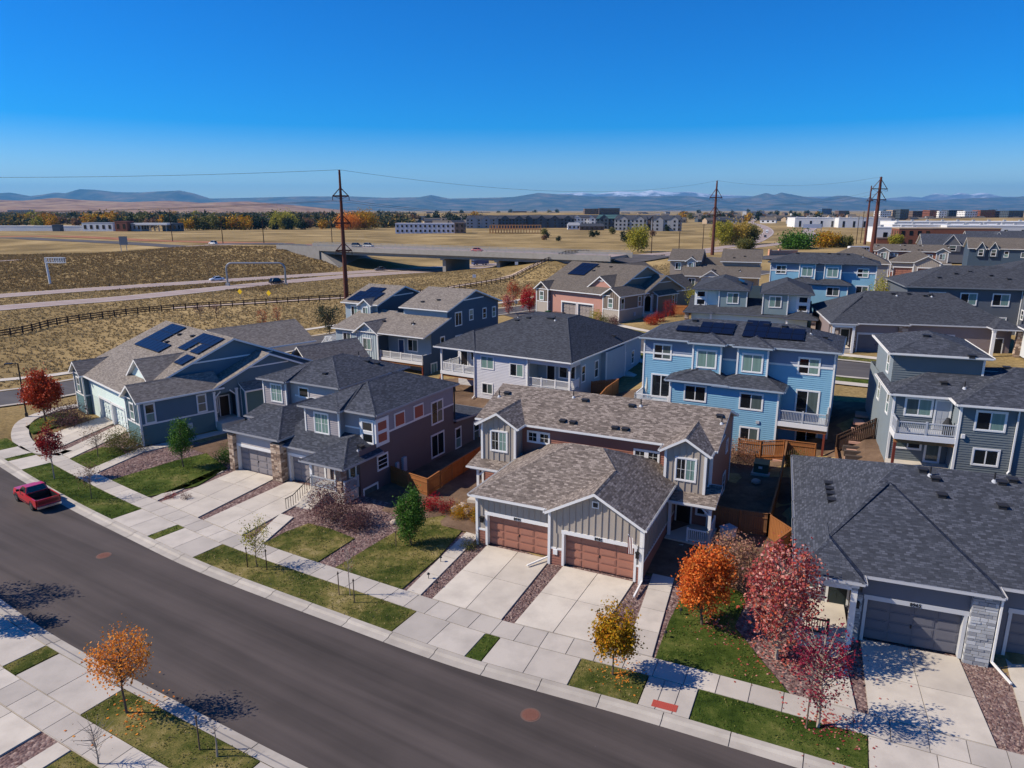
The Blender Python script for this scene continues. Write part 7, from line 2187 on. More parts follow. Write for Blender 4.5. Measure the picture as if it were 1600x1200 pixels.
# landscape lights and stakes
for k, (s_, d_) in enumerate(((48.2, 6.2), (49.3, 5.6), (47.6, 8.4), (62.2, 5.6), (64.0, 6.4), (64.3, 9.0))):
    x, y = W(s_, d_)
    root = empty('path_light', (x, y, 0.08), 0, 'small black path light beside a front walk', 'path light', 'path lights along the front walks')
    m = MB(); m.tube((0, 0, 0), (0, 0, 0.35), 0.025, 0.025, 6); m.build('stem', BLACKM, root)
    m = MB(); m.tube((0, 0, 0.35), (0, 0, 0.45), 0.11, 0.05, 8); m.build('shade', BLACKM, root)
for k, (s_, d_, h) in enumerate(((36.9, 1.5, 1.5), (38.3, 1.9, 1.5), (44.6, 1.9, 1.6), (46.0, 1.7, 1.6), (43.6, 8.7, 1.2), (71.3, 2.1, 1.7), (48.2, -10.7, 1.8))):
    x, y = W(s_, d_)
    m = MB(); m.tube((0, 0, -0.2), (0, 0, h), 0.035, 0.03, 6); m.box(-0.05, 0.05, -0.04, 0.04, h - 0.15, h - 0.08)
    o = tag(m.build('tree_stake', DARKW if k < 2 else BARK), 'thin wooden support stake beside a young tree', 'tree stake', 'stakes beside young trees'); o.location = (x, y, 0.1)
# boulders near the walk of the brown duplex
for k, (x, y, r) in enumerate(((-4.3, 50.9, 0.5), (-3.4, 50.2, 0.42), (-3.9, 51.7, 0.38), (15.8, 33.8, 0.35), (20.4, 55.2, 0.4), (-8.9, 49.0, 0.3))):
    bm = bmesh.new(); bmesh.ops.create_icosphere(bm, subdivisions=2, radius=r)
    for v in bm.verts:
        v.co *= 1 + 0.25 * noise.noise(v.co * 3.1 + Vector((k, 0, 0))); v.co.z *= 0.62
    me = bpy.data.meshes.new('boulder'); bm.to_mesh(me); bm.free(); me.materials.append(paint('pale_boulder', (176, 160, 146), 0.9, 0.2))
    o = tag(link('boulder', me, None, (x, y, GZ(x, y) + 0.08 + r * 0.3)), 'pale landscape boulder in the rock mulch', 'boulder', 'landscape boulders')
# ------------------------------------------------------------------ planting
def leaf_cloud(rng, centers, per, sig, size, squash=0.8, flat=0.0):
    """many leaf sized quads around clump centres"""
    C = np.repeat(np.array(centers), per, axis=0)
    n = len(C)
    s = np.repeat(np.array([sig] * len(centers)) if np.isscalar(sig) else np.array(sig), per)
    P = C + rng.normal(0, 1, (n, 3)) * s[:, None] * np.array([1, 1, squash])
    a = rng.normal(0, 1, (n, 3)); a /= np.linalg.norm(a, axis=1)[:, None]
    b = rng.normal(0, 1, (n, 3)); b -= (a * b).sum(1)[:, None] * a; b /= np.linalg.norm(b, axis=1)[:, None]
    sz = size * rng.uniform(0.6, 1.35, n)[:, None]
    a, b = a * sz, b * sz * 0.7
    V = np.stack([P - a, P + b, P + a, P - b], 1).reshape(-1, 3)
    F = np.arange(4 * n).reshape(-1, 4)
    return V, F
def cloud_mesh(name, V, F, mat):
    me = bpy.data.meshes.new(name)
    me.vertices.add(len(V)); me.vertices.foreach_set('co', V.ravel())
    me.loops.add(F.size); me.loops.foreach_set('vertex_index', F.ravel())
    me.polygons.add(len(F)); me.polygons.foreach_set('loop_start', np.arange(0, F.size, 4)); me.polygons.foreach_set('loop_total', np.full(len(F), 4))
    me.update(); me.validate()
    me.materials.append(mat)
    return me
def crown_points(rng, shape, n, rx, rz, zc):
    pts = []
    while len(pts) < n:
        p = rng.uniform(-1, 1, 3)
        h = (p[2] + 1) / 2
        if shape == 'round': lim = math.sqrt(max(0, 1 - p[2] ** 2))
        elif shape == 'column': lim = min(1, 0.45 + 1.6 * h) * min(1, (1 - h) * 2.2 + 0.12)
        elif shape == 'cone': lim = (1 - h) * 1.0 + 0.05
        elif shape == 'oval': lim = min(1, 0.55 + 1.5 * h) * math.sqrt(max(0, 1 - max(0, 2 * h - 1) ** 2 * 0.92))
        elif shape == 'vase': lim = 0.35 + 0.65 * min(1, h * 1.5)
        elif shape == 'shrub': lim = math.sqrt(max(0, 1 - max(0, p[2]) ** 2))
        else: lim = 1
        r = math.hypot(p[0], p[1])
        if r <= lim * rng.uniform(0.72, 1.08) and r >= lim * rng.uniform(0, 0.6):
            pts.append((p[0] * rx, p[1] * rx, zc + p[2] * rz))
    return pts
def tree_meshes(seed, h, tr_h, rx, shape, lm, clumps, per, leaf, bark=None, tr=0.09, sig=0.2, twigs=1.0, wiggle=0.05, dens=1.0, lsz=0.6, up=1.5):
    rng = np.random.default_rng(seed)
    rz = (h - tr_h) / 2
    zc = tr_h + rz
    C = crown_points(rng, shape, clumps, rx, rz * 0.92, zc)
    V, F = leaf_cloud(rng, C, int(per * dens), sig * rx, leaf * lsz, up)
    cm = cloud_mesh('crown', V, F, lm)
    m = MB()
    top = (rng.normal(0, wiggle), rng.normal(0, wiggle), tr_h + rz * 1.35)
    kink = (rng.normal(0, wiggle), rng.normal(0, wiggle), tr_h * 0.8)
    m.path([(0, 0, -0.2), (0, 0, 0.12), kink, top], [tr * 1.35, tr, tr * 0.75, tr * 0.2], 7)
    for c in C[:int(len(C) * twigs)]:
        z0 = max(tr_h * 0.65, min(top[2], c[2] - 0.25 * rz - 0.45 * math.hypot(c[0], c[1])))
        f = (z0 - kink[2]) / max(top[2] - kink[2], 1e-3); f = max(0, min(1, f))
        s = (kink[0] + (top[0] - kink[0]) * f, kink[1] + (top[1] - kink[1]) * f, z0)
        mid = ((s[0] + c[0]) / 2, (s[1] + c[1]) / 2, (s[2] + c[2]) / 2 - 0.03 * rz)
        m.path([s, mid, c], [tr * 0.34, tr * 0.22, tr * 0.08], 4)
    tm = m.mesh('trunk', [bark or BARK])
    return tm, cm
def tree(name, label, x, y, meshes, cat='tree', group=None, rz=0.0, z=None, scale=1.0):
    z = GZ(x, y) + 0.03 if z is None else z
    root = empty(name, (x, y, z), rz, label, cat, group)
    link('trunk', meshes[0], root); link('crown', meshes[1], root)
    if scale != 1.0: root.scale = (scale, scale, scale)
    return root
L_OR = leafmat('orange_maple_leaves', [(206, 92, 30), (228, 120, 44), (176, 70, 28), (214, 140, 60), (190, 84, 40), (236, 150, 74)])
L_OR2 = leafmat('amber_leaves', [(224, 138, 40), (236, 156, 60), (206, 112, 36), (240, 176, 84), (214, 126, 44)])
L_YL = leafmat('gold_leaves', [(196, 148, 20), (172, 140, 26), (146, 128, 32), (206, 140, 20), (120, 112, 36), (184, 112, 20)])
L_PK = leafmat('rose_maple_leaves', [(176, 72, 72), (150, 50, 62), (196, 110, 100), (140, 44, 54), (206, 136, 122), (178, 74, 54), (128, 40, 54), (196, 96, 62), (158, 104, 80), (220, 168, 158), (210, 140, 130)])
L_MR = leafmat('maroon_leaves', [(118, 26, 50), (138, 34, 62), (96, 22, 44), (158, 52, 72), (128, 38, 58)])
L_RD = leafmat('red_leaves', [(150, 36, 38), (172, 56, 44), (130, 28, 36), (120, 36, 44)])
L_RO = leafmat('red_orange_leaves', [(178, 64, 36), (196, 82, 46), (156, 50, 34), (166, 78, 44)])
L_GR = leafmat('green_leaves', [(58, 96, 30), (76, 118, 38), (44, 78, 26), (92, 130, 50)])
L_OL = leafmat('olive_leaves', [(92, 98, 44), (116, 112, 56), (74, 84, 38), (132, 118, 60)])
L_SH = leafmat('purple_shrub_leaves', [(104, 66, 70), (124, 86, 84), (84, 52, 58), (142, 108, 100), (96, 74, 70)])
L_DB = leafmat('dusty_pink_leaves', [(168, 122, 104), (150, 104, 92), (184, 142, 118), (136, 96, 84), (160, 128, 92)])
L_BR = leafmat('brown_leaves', [(132, 100, 74), (150, 116, 86), (112, 84, 62)])
L_YG = leafmat('yellow_green_leaves', [(168, 158, 50), (142, 142, 48), (186, 170, 66), (120, 126, 46)])
L_CN = leafmat('conifer_needles', [(38, 52, 36), (48, 64, 44), (30, 42, 32), (58, 72, 48)])
BARE = woodmat('pale_bark', (138, 122, 108), (180, 166, 150))

def T(s, d): return W(s, d)
# crown_h, clear trunk, radius ... placed on the measured stems
x, y = 5.1, 31.1; tree('maple_tree', 'round golden yellow tree on the small lawn strip', x, y, tree_meshes(1, 3.75, 1.35, 1.12, 'oval', L_YL, 70, 75, 0.11, tr=0.05, sig=0.16))
x, y = -18.05, 28.32; tree('maple_tree', 'small bright orange tree on the near side lawn strip', x, y, tree_meshes(2, 4.1, 1.75, 1.3, 'oval', L_OR2, 62, 42, 0.095, tr=0.06, sig=0.17))
x, y = 10.8, 35.6; tree('maple_tree', 'orange maple on the lawn right of the brown duplex', x, y, tree_meshes(3, 4.7, 1.15, 1.6, 'oval', L_OR, 100, 90, 0.13, tr=0.09, sig=0.13))
x, y = 13.9, 32.5; tree('maple_tree', 'large rose red maple in front of the charcoal roofed house', x, y, tree_meshes(4, 6.6, 1.0, 1.95, 'oval', L_PK, 130, 44, 0.14, BARE, tr=0.1, sig=0.12))
x, y = 13.95, 27.4; tree('maple_tree', 'thin maroon maple with a pale bare trunk on the lawn strip', x, y, tree_meshes(5, 4.9, 1.1, 1.45, 'vase', L_MR, 100, 18, 0.105, BARE, tr=0.085, sig=0.11))
x, y = 13.6, 39.6; tree('ornamental_pear', 'dusty pink shrub tree between the orange and rose maples', x, y, tree_meshes(6, 3.6, 0.5, 1.7, 'round', L_DB, 80, 55, 0.11, tr=0.07, sig=0.14))
x, y = -7.1, 45.4; tree('columnar_tree', 'narrow dark green columnar tree on the duplex lawn', x, y, tree_meshes(7, 4.7, 0.45, 0.95, 'column', L_GR, 90, 95, 0.10, tr=0.06, sig=0.2))
x, y = -30.1, 60.8; tree('pear_tree', 'small upright green pear tree on the bright lawn', x, y, tree_meshes(8, 4.7, 1.15, 1.05, 'oval', L_GR, 80, 70, 0.10, tr=0.06, sig=0.18))
x, y = -52.0, 75.2; tree('maple_tree', 'red orange maple beside the black street lamp', x, y, tree_meshes(9, 6.0, 1.4, 1.85, 'column', L_RO, 120, 75, 0.17, tr=0.1, sig=0.13))
x, y = -40.1, 57.9; tree('maple_tree', 'slim dark red maple on the lawn strip behind the pickup', x, y, tree_meshes(10, 5.2, 1.9, 1.0, 'column', L_RD, 66, 40, 0.12, BARE, tr=0.06, sig=0.15))
x, y = -16.8, 42.2; tree('young_tree', 'young yellow leaved tree between two stakes', x, y, tree_meshes(11, 3.3, 0.7, 0.9, 'vase', L_YG, 44, 22, 0.085, tr=0.04, sig=0.2))
x, y = -34.3, 53.5; tree('young_tree', 'sparse tan leaved sapling at the end of the pickup lawn strip', x, y, tree_meshes(12, 3.1, 1.0, 1.0, 'vase', L_BR, 40, 10, 0.08, tr=0.04, sig=0.2))
x, y = -39.6, 63.7; tree('young_tree', 'nearly bare sapling on the small lawn beside the teal house drive', x, y, tree_meshes(13, 3.2, 1.1, 1.3, 'round', L_BR, 46, 8, 0.08, tr=0.045, sig=0.16))
x, y = -9.9, 38.7; tree('young_tree', 'leafless whip sapling between two tall stakes', x, y, tree_meshes(14, 4.2, 1.2, 0.55, 'column', L_RD, 30, 2, 0.06, BARE, tr=0.035, sig=0.2))
x, y = -12.7, 25.6; tree('young_tree', 'bare forked sapling at the bottom of the near side lawn strip', x, y, tree_meshes(15, 1.9, 0.9, 0.4, 'vase', L_BR, 8, 1, 0.05, BARE, tr=0.05, sig=0.2))
x, y = -17.6, 25.2; tree('young_tree', 'bare grey sapling on the near side sidewalk edge', x, y, tree_meshes(16, 2.6, 0.5, 0.9, 'vase', L_BR, 40, 1, 0.05, BARE, tr=0.04, sig=0.2))
x, y = -26.5, 25.6; tree('young_tree', 'maroon sapling cut by the left edge near the bottom', x, y, tree_meshes(17, 3.2, 0.7, 0.8, 'oval', L_MR, 40, 16, 0.09, tr=0.04, sig=0.2))
# off camera trees at the left whose shadows reach the street
x, y = -31.6, 35.3; tree('maple_tree', 'street tree just outside the left edge of the picture', x, y, tree_meshes(18, 4.8, 1.6, 1.2, 'round', L_OR, 80, 40, 0.13, tr=0.07, sig=0.14))
x, y = -35.4, 38.7; tree('maple_tree', 'second street tree outside the left edge of the picture', x, y, tree_meshes(19, 7.2, 2.0, 1.7, 'round', L_OR, 70, 30, 0.13, tr=0.07, sig=0.14))

def shrub(name, label, x, y, h, r, lm, seed, clumps=40, per=50, leaf=0.08, shape='shrub', group=None, z=None):
    return tree(name, label, x, y, tree_meshes(seed, h, 0.1, r, shape, lm, clumps, per, leaf, tr=0.03, sig=0.2), 'shrub', group, z=z)
shrub('shrub', 'large purple leaved shrub beside the grey duplex steps', -13.7, 49.6, 2.8, 1.7, L_SH, 31, 90, 45, 0.10)
shrub('shrub', 'smaller mauve shrub right of the large purple one', -11.6, 48.2, 1.6, 1.1, L_SH, 32, 50, 50)
shrub('shrub', 'round olive and orange shrub beside the teal house corner', -37.9, 65.6, 1.9, 1.7, L_OL, 33, 80, 60, 0.09)
shrub('shrub', 'dark red shrub beside the left bay of the teal house', -48.6, 74.2, 2.2, 1.9, L_SH, 34, 80, 50, 0.10)
shrub('shrub', 'rounded green shrub with red tips by the stone pier', -26.6, 62.3, 1.2, 1.1, L_GR, 35, 50, 60)
shrub('shrub', 'bright crimson shrub at the fence corner', -6.2, 51.6, 1.0, 0.75, leafmat('crimson_leaves', [(176, 20, 40), (150, 16, 34), (196, 40, 52)]), 36, 36, 55, 0.06)
shrub('shrub', 'pale crimson shrub beside the boulders', -5.1, 51.0, 0.95, 0.7, MATS['red_leaves'], 37, 34, 45, 0.06)
shrub('shrub', 'clipped golden brown shrub left of its pair by the duplex walk', -3.9, 49.9, 0.8, 0.75, L_YL, 38, 40, 60, 0.06)
shrub('shrub', 'clipped golden brown shrub right of its pair by the duplex walk', -2.7, 49.2, 0.8, 0.65, L_YL, 39, 40, 60, 0.06)
shrub('shrub', 'sprawling green plant at the left garage corner of the brown duplex', -2.9, 45.0, 0.6, 0.7, L_OL, 40, 26, 30, 0.06)
shrub('shrub', 'pale green shrub at the front corner of the left porch', -2.4, 48.6, 1.3, 0.6, L_OL, 47, 26, 30, 0.06)
shrub('shrub', 'rust brown shrub against the back cedar fence', 20.0, 58.9, 1.9, 1.2, L_DB, 41, 50, 50)
shrub('shrub', 'green climber on the back cedar fence', 24.4, 56.7, 1.4, 0.9, L_OL, 42, 40, 40)
for k, (s_, d_, lm, lab) in enumerate(((22.5, 5.2, L_RD, 'small red plant in the rock strip beside the left grey driveway'), (23.6, 5.9, L_SH, 'small mauve plant in the rock strip beside the left grey driveway'), (61.4, 7.0, L_SH, 'small bare plant in the rock strip beside the right brown driveway'))):
    x, y = W(s_ - 0.9 if k < 2 else s_, d_); shrub('shrub', lab, x, y, 0.55, 0.42, lm, 50 + k, 18, 24, 0.05)
for k, (px, py, h, r, lm, lab) in enumerate(((-2.4, -3.4, 2.6, 1.2, L_YG, 'yellow green bush in front of the pink ranch garage'), (-0.8, -3.2, 1.7, 1.1, L_OL, 'olive bush at the corner of the pink ranch house'), (0.6, -2.4, 1.5, 1.0, L_SH, 'dark red bush at the corner of the pink ranch house'), (5.5, 4.0, 1.4, 1.3, L_RD, 'red bush on the bed beside the pink ranch house'), (4.4, 9.4, 3.2, 1.2, L_RD, 'red leaved sapling beside the pink ranch house'), (6.0, 1.2, 1.1, 1.1, L_RO, 'orange bush on the bed beside the pink ranch house'))):
    x, y = FI.w(px, py); shrub('shrub', lab, x, y, h, r, lm, 60 + k, 46, 36, 0.11)
x, y = 3.6, 142.5; tree('maple_tree', 'bright crimson tree beside the pink ranch house', x, y, tree_meshes(70, 5.6, 0.6, 2.2, 'column', leafmat('crimson_leaves', []), 80, 50, 0.16, sig=0.14))
x, y = -0.6, 141.0; tree('maple_tree', 'pinkish red sapling left of the crimson tree', x, y, tree_meshes(71, 4.6, 0.6, 1.3, 'column', L_PK, 50, 40, 0.14, sig=0.16))
x, y = 0.3, 156.5; tree('maple_tree', 'thin rust brown tree on the verge above the junction', x, y, tree_meshes(72, 5.8, 1.6, 1.5, 'oval', L_RO, 50, 30, 0.14, sig=0.18))
x, y = -33.5, 128.0; tree('juniper_tree', 'wispy dark juniper at the left side of the blue grey gabled house', x, y, tree_meshes(73, 5.2, 0.3, 2.3, 'vase', L_CN, 70, 40, 0.16, sig=0.13))
for k, (x, y, h) in enumerate(((-45.5, 127.4, 5.2), (-43.0, 128.2, 5.6), (-64.4, 152.5, 3.0), (-68.0, 152.5, 2.6))):
    tree('young_tree', ('thin brown sapling left of its pair by the side road', 'thin brown sapling right of its pair by the side road', 'small rusty bush tree right of its pair in the field', 'small rusty bush tree left of its pair in the field')[k], x, y, tree_meshes(74 + k, h, 0.9, 0.9 if k < 2 else 1.3, 'vase', L_RO if k < 2 else L_SH, 34, 12, 0.12, sig=0.2))
for k, (u, D, h, r, lm, shp, lab) in enumerate(((1378, 117, 7.8, 3.2, L_YG, 'column', 'tall yellow green tree beside the far blue duplex'), (1094, 130, 5.2, 2.6, L_YG, 'round', 'yellow green tree behind the teal modern duplex'), (1334, 103, 5.8, 1.6, L_YG, 'column', 'yellow green tree by the mauve ranch entrance'), (1378, 95, 4.0, 1.0, L_YG, 'column', 'slim yellow sapling by the mauve ranch walk'), (1366, 96, 1.6, 1.0, L_RD, 'shrub', 'red bush by the mauve ranch walk'), (1510, 150, 5.2, 2.6, L_YG, 'oval', 'small green tree in front of the far brown duplex'), (1180, 118, 3.2, 1.4, L_OL, 'oval', 'olive tree behind the teal modern duplex roof'), (1560, 108, 3.0, 1.2, L_CN, 'cone', 'small dark conifer beside the slate house'), (1545, 140, 3.0, 1.6, L_BR, 'round', 'brown shrub tree below the far dormers'))):
    x, y = at(u, D, 5); tree('garden_tree', lab, x, y, tree_meshes(90 + k, h, 0.6, r, shp, lm, 90, 50, 0.17, sig=0.14))

# bigger trees beyond the houses
for k, (u, D, h, r, lm, lab) in enumerate(((997, 388, 13, 6.4, L_YG, 'large yellow cottonwood beyond the overpass end'), (1128, 445, 14, 6.5, L_YG, 'yellow cottonwood clump left of the highway curve'), (1150, 450, 15, 8.0, leafmat('straw_leaves', [(178, 150, 62), (196, 166, 78), (150, 128, 56)]), 'broad straw coloured cottonwood left of the highway curve'), (1172, 455, 11, 6, L_OL, 'olive cottonwood at the right of its clump by the highway'), (1165, 392, 4, 5, L_OL, 'low olive bush beside the highway curve'), (1245, 385, 6, 9, L_GR, 'broad low green thicket above the sandstone wall'), (1290, 395, 6, 7, L_YL, 'orange yellow thicket right of the sandstone wall'), (1318, 395, 5, 5, L_OL, 'olive thicket left of the shuttle bus'), (442, 860, 18, 16, L_YG, 'big yellow green cottonwood left of the steel pole'), (545, 850, 16, 14, L_OR2, 'orange cottonwood right of the steel pole'), (570, 870, 19, 16, L_YL, 'golden cottonwood beyond the overpass'), (1398, 400, 6, 4, L_YG, 'yellow tree beside the brick building'))):
    x, y = at(u, D, 3); tree('cottonwood_tree', lab, x, y, tree_meshes(120 + k, h, 1.0, r, 'round', lm, 90, 40, 0.05 * r + 0.15, tr=0.3, sig=0.16, twigs=0.3, dens=1.2, lsz=0.8))

# tree belts on the plain: a few shared models, each tree a thing of its own
MODELS = {}
for nm, lm, shp, hh, rr in (('dark', L_CN, 'round', 9, 4.6), ('darkcone', L_CN, 'cone', 11, 3.4), ('gold', L_YL, 'round', 9.5, 5.2), ('amber', L_YG, 'round', 9, 5.0), ('rust', L_BR, 'round', 8, 4.6), ('olive', L_OL, 'round', 8.5, 5.0)):
    MODELS[nm] = [tree_meshes(200 + 7 * len(MODELS) + j, hh, 0.8, rr, shp, lm, 34, 14, 0.8, tr=0.22, sig=0.2, twigs=0.15, dens=1, lsz=1) for j in range(2)]
LAB = {'dark': 'dark green broad tree among the plains tree belt', 'darkcone': 'dark pointed conifer among the plains tree belt', 'gold': 'golden autumn tree among the plains tree belt', 'amber': 'yellow green autumn tree among the plains tree belt', 'rust': 'rusty brown tree among the plains tree belt', 'olive': 'olive green tree among the plains tree belt'}
rt = random.Random(11)
def belt(n, u0, u1, D0_, D1_, kinds, smin=0.8, smax=1.5):
    for i in range(n):
        D = D0_ * (D1_ / D0_) ** rt.random()
        u = rt.uniform(u0, u1)
        k = rt.choice(kinds)
        x, y = at(u, D, 2)
        tree(k and ('conifer_tree' if k == 'darkcone' else 'belt_tree'), LAB[k], x, y, rt.choice(MODELS[k]), group='plains belt: ' + LAB[k].split(' among')[0] + 's', rz=rt.uniform(0, 6.3), z=GZ(x, y) - 0.2, scale=rt.uniform(smin, smax) * (1 + D / 6000))
belt(64, 150, 560, 880, 1500, ['dark'] * 6 + ['darkcone'] * 2 + ['olive', 'gold', 'rust'], 1.0, 1.7)
belt(26, 20, 260, 950, 1300, ['gold'] * 3 + ['amber', 'amber', 'rust', 'olive', 'dark'], 1.1, 1.8)
belt(40, -20, 620, 1300, 2600, ['dark'] * 4 + ['gold', 'rust', 'rust', 'olive', 'amber'], 1.0, 1.7)
belt(30, 560, 760, 1000, 1700, ['dark'] * 5 + ['olive', 'rust', 'gold'], 1.0, 1.6)
belt(40, 250, 500, 800, 1000, ['dark'] * 6 + ['olive', 'gold', 'darkcone'], 0.9, 1.5)
belt(44, 1060, 1330, 1300, 3000, ['dark'] * 4 + ['olive', 'rust', 'rust', 'gold'], 0.9, 1.5)
belt(24, 600, 1620, 2600, 4600, ['dark'] * 4 + ['rust', 'olive'], 1.0, 1.7)
belt(12, 840, 1070, 480, 760, ['olive', 'rust', 'dark', 'amber'], 0.35, 0.7)

# grass tufts on the rough fields: nobody could count them
def tufts(name, label, n, xr, yr, size, mat, seed, keep):
    rng = np.random.default_rng(seed)
    X, Y = rng.uniform(xr[0], xr[1], n), rng.uniform(yr[0], yr[1], n)
    ok = keep(X, Y)
    X, Y = X[ok], Y[ok]
    Z = GZ_arr(X, Y) - 0.05
    V, F = [], []
    n = len(X)
    k = 5
    a = rng.uniform(0, 6.28, (n, k)); h = size * rng.uniform(0.5, 1.3, (n, k)); w = size * rng.uniform(0.25, 0.5, (n, k)); ln = rng.uniform(-1.1, 1.1, (n, k, 2)) * size
    B = np.stack([X, Y, Z], 1)[:, None, :] + np.concatenate([rng.normal(0, size * 0.45, (n, k, 2)), np.zeros((n, k, 1))], 2)
    d = np.stack([np.cos(a) * w, np.sin(a) * w, np.zeros_like(a)], 2)
    T_ = B + np.concatenate([ln, h[:, :, None]], 2)
    V = np.stack([B - d, B + d, T_ + d * 0.3, T_ - d * 0.3], 2).reshape(-1, 3)
    F = np.arange(len(V)).reshape(-1, 4)
    o = link(name, cloud_mesh(name, V, F, mat))
    return tag(o, label, 'grass', kind='stuff')
def segd(P, X, Y):
    d = np.full(X.shape, 1e9)
    P = [tuple(p) for p in P]
    for (ax, ay), (bx, by) in zip(P, P[1:]):
        L2 = (bx - ax) ** 2 + (by - ay) ** 2
        t = np.clip(((X - ax) * (bx - ax) + (Y - ay) * (by - ay)) / L2, 0, 1)
        d = np.minimum(d, np.hypot(X - ax - t * (bx - ax), Y - ay - t * (by - ay)))
    return d
def rough(X, Y):
    ok = (segd(RA, X, Y) > 6.5) & (segd(FSW, X, Y) > 1.8) & (segd(nh, X, Y) > 6.5) & (segd(fh, X, Y) > 6.5) & (segd([(-82, 169), (-63, 177.5), (-45, 186), (-27, 190), (-13, 211), (8, 240), (24, 268), (44, 303)], X, Y) > 2.6)
    ok &= segd([(-330, 190), (-262, 240), (-206, 289), (-186, 318), (-160, 342), (-128, 345), (-104, 332)], X, Y) > 4.5
    ok &= (segd([(-232, 415), (-170, 375), (-120, 344), (-78, 316), (11, 254), (58, 268), (90, 290)], X, Y) > 17)
    # only the field side of the side road
    side = np.zeros(X.shape, bool)
    P = RA
    sgn = np.full(X.shape, 1e9); best = np.full(X.shape, 1e9)
    for (ax, ay), (bx, by) in zip(P, P[1:]):
        L2 = (bx - ax) ** 2 + (by - ay) ** 2
        t = np.clip(((X - ax) * (bx - ax) + (Y - ay) * (by - ay)) / L2, 0, 1)
        dd = np.hypot(X - ax - t * (bx - ax), Y - ay - t * (by - ay))
        cr = (bx - ax) * (Y - ay) - (by - ay) * (X - ax)
        m = dd < best
        best = np.where(m, dd, best); sgn = np.where(m, cr, sgn)
    return ok & (sgn > 0)
TUFT = leafmat('dry_tuft_blades', [(150, 130, 92), (170, 150, 110), (132, 112, 78), (190, 170, 128), (122, 106, 76), (160, 140, 100)], 0.9)
TUFT2 = leafmat('brown_tuft_blades', [(124, 104, 70), (142, 120, 84), (108, 90, 62), (156, 134, 96)], 0.9)
tufts('prairie_tufts', 'tufts of tall tan grass on the field behind the rail fence', 60000, (-150, 70), (85, 300), 0.26, TUFT, 5, rough)
tufts('embankment_tufts', 'brown tufts covering the highway embankment', 34000, (-320, -70), (205, 340), 0.42, TUFT2, 6, rough)
# lawn blades and fallen leaves near the street
def inpoly_np(poly, X, Y):
    ins = np.zeros(X.shape, bool); j = len(poly) - 1
    for i in range(len(poly)):
        xi, yi = poly[i][:2]; xj, yj = poly[j][:2]
        c = ((yi > Y) != (yj > Y)) & (X < (xj - xi) * (Y - yi) / (yj - yi + 1e-12) + xi)
        ins ^= c; j = i
    return ins
def blades(name, label, polys, per_m2, size, mat, seed, z=0.125):
    rng = np.random.default_rng(seed); XS, YS = [], []
    for poly in polys:
        xs = [p[0] for p in poly]; ys = [p[1] for p in poly]
        n = int((max(xs) - min(xs)) * (max(ys) - min(ys)) * per_m2)
        X, Y = rng.uniform(min(xs) - .05, max(xs) + .05, n), rng.uniform(min(ys) - .05, max(ys) + .05, n)
        k = inpoly_np(poly, X, Y); XS.append(X[k]); YS.append(Y[k])
    X, Y = np.concatenate(XS), np.concatenate(YS)
    pat = np.array([noise.noise(Vector((x * 0.9, y * 0.9, seed))) for x, y in zip(X, Y)])
    k = pat + rng.normal(0, 0.18, len(X)) > -0.12
    X, Y = X[k], Y[k]; n = len(X)
    B = np.stack([X, Y, np.full(n, z)], 1)
    a = rng.uniform(0, 6.28, n); w = size * rng.uniform(0.3, 0.6, n); d = np.stack([np.cos(a) * w, np.sin(a) * w, 0 * a], 1)
    T_ = B + np.stack([rng.normal(0, size * 0.6, n), rng.normal(0, size * 0.6, n), size * rng.uniform(0.5, 1.2, n)], 1)
    V = np.stack([B - d, B + d, T_ + d * 0.4, T_ - d * 0.4], 1).reshape(-1, 3)
    return tag(link(name, cloud_mesh(name, V, np.arange(len(V)).reshape(-1, 4), mat)), label, 'grass', kind='stuff')
GB = leafmat('lawn_blades', [(58, 82, 28), (76, 98, 36), (48, 68, 24), (98, 110, 50), (120, 118, 64)], 0.9)
GBT = leafmat('dry_lawn_blades', [(84, 92, 40), (124, 116, 64), (150, 136, 88), (66, 80, 32), (166, 150, 106)], 0.9)
blades('lawn_blades', 'short green blades over the watered lawns', LAWN_POLYS['green'], 60, 0.07, GB, 41)
blades('dry_lawn_blades', 'short browning blades over the dry lawns', LAWN_POLYS['dry'], 60, 0.07, GBT, 42)
def litter(name, label, spots, mat, seed):
    rng = np.random.default_rng(seed); P = []
    for x, y, r, n in spots:
        a = rng.uniform(0, 6.28, n); q = r * np.abs(rng.normal(0, 0.55, n)); P.append(np.stack([x + 0.5 * r * .5 + q * np.cos(a), y + q * np.sin(a), np.full(n, 0.155)], 1))
    P = np.concatenate(P); n = len(P)
    a = rng.uniform(0, 6.28, n); s_ = rng.uniform(0.03, 0.07, n)
    u = np.stack([np.cos(a) * s_, np.sin(a) * s_, rng.uniform(-.01, .02, n)], 1); v = np.stack([-np.sin(a) * s_, np.cos(a) * s_, rng.uniform(-.01, .02, n)], 1)
    V = np.stack([P - u, P - v, P + u, P + v], 1).reshape(-1, 3)
    return tag(link(name, cloud_mesh(name, V, np.arange(4 * n).reshape(-1, 4), mat)), label, 'fallen leaves', kind='stuff')
litter('fallen_leaves', 'fallen red and pink leaves under the maples', [(13.9, 32.5, 3.2, 700), (13.95, 27.6, 2.2, 260), (11.0, 35.6, 2.2, 200)], L_PK, 43)
litter('fallen_leaves', 'fallen orange and gold leaves under the street trees', [(-18.0, 28.3, 1.8, 120), (5.1, 31.1, 1.6, 120), (-52.0, 75.2, 2.6, 140)], L_OR2, 44)
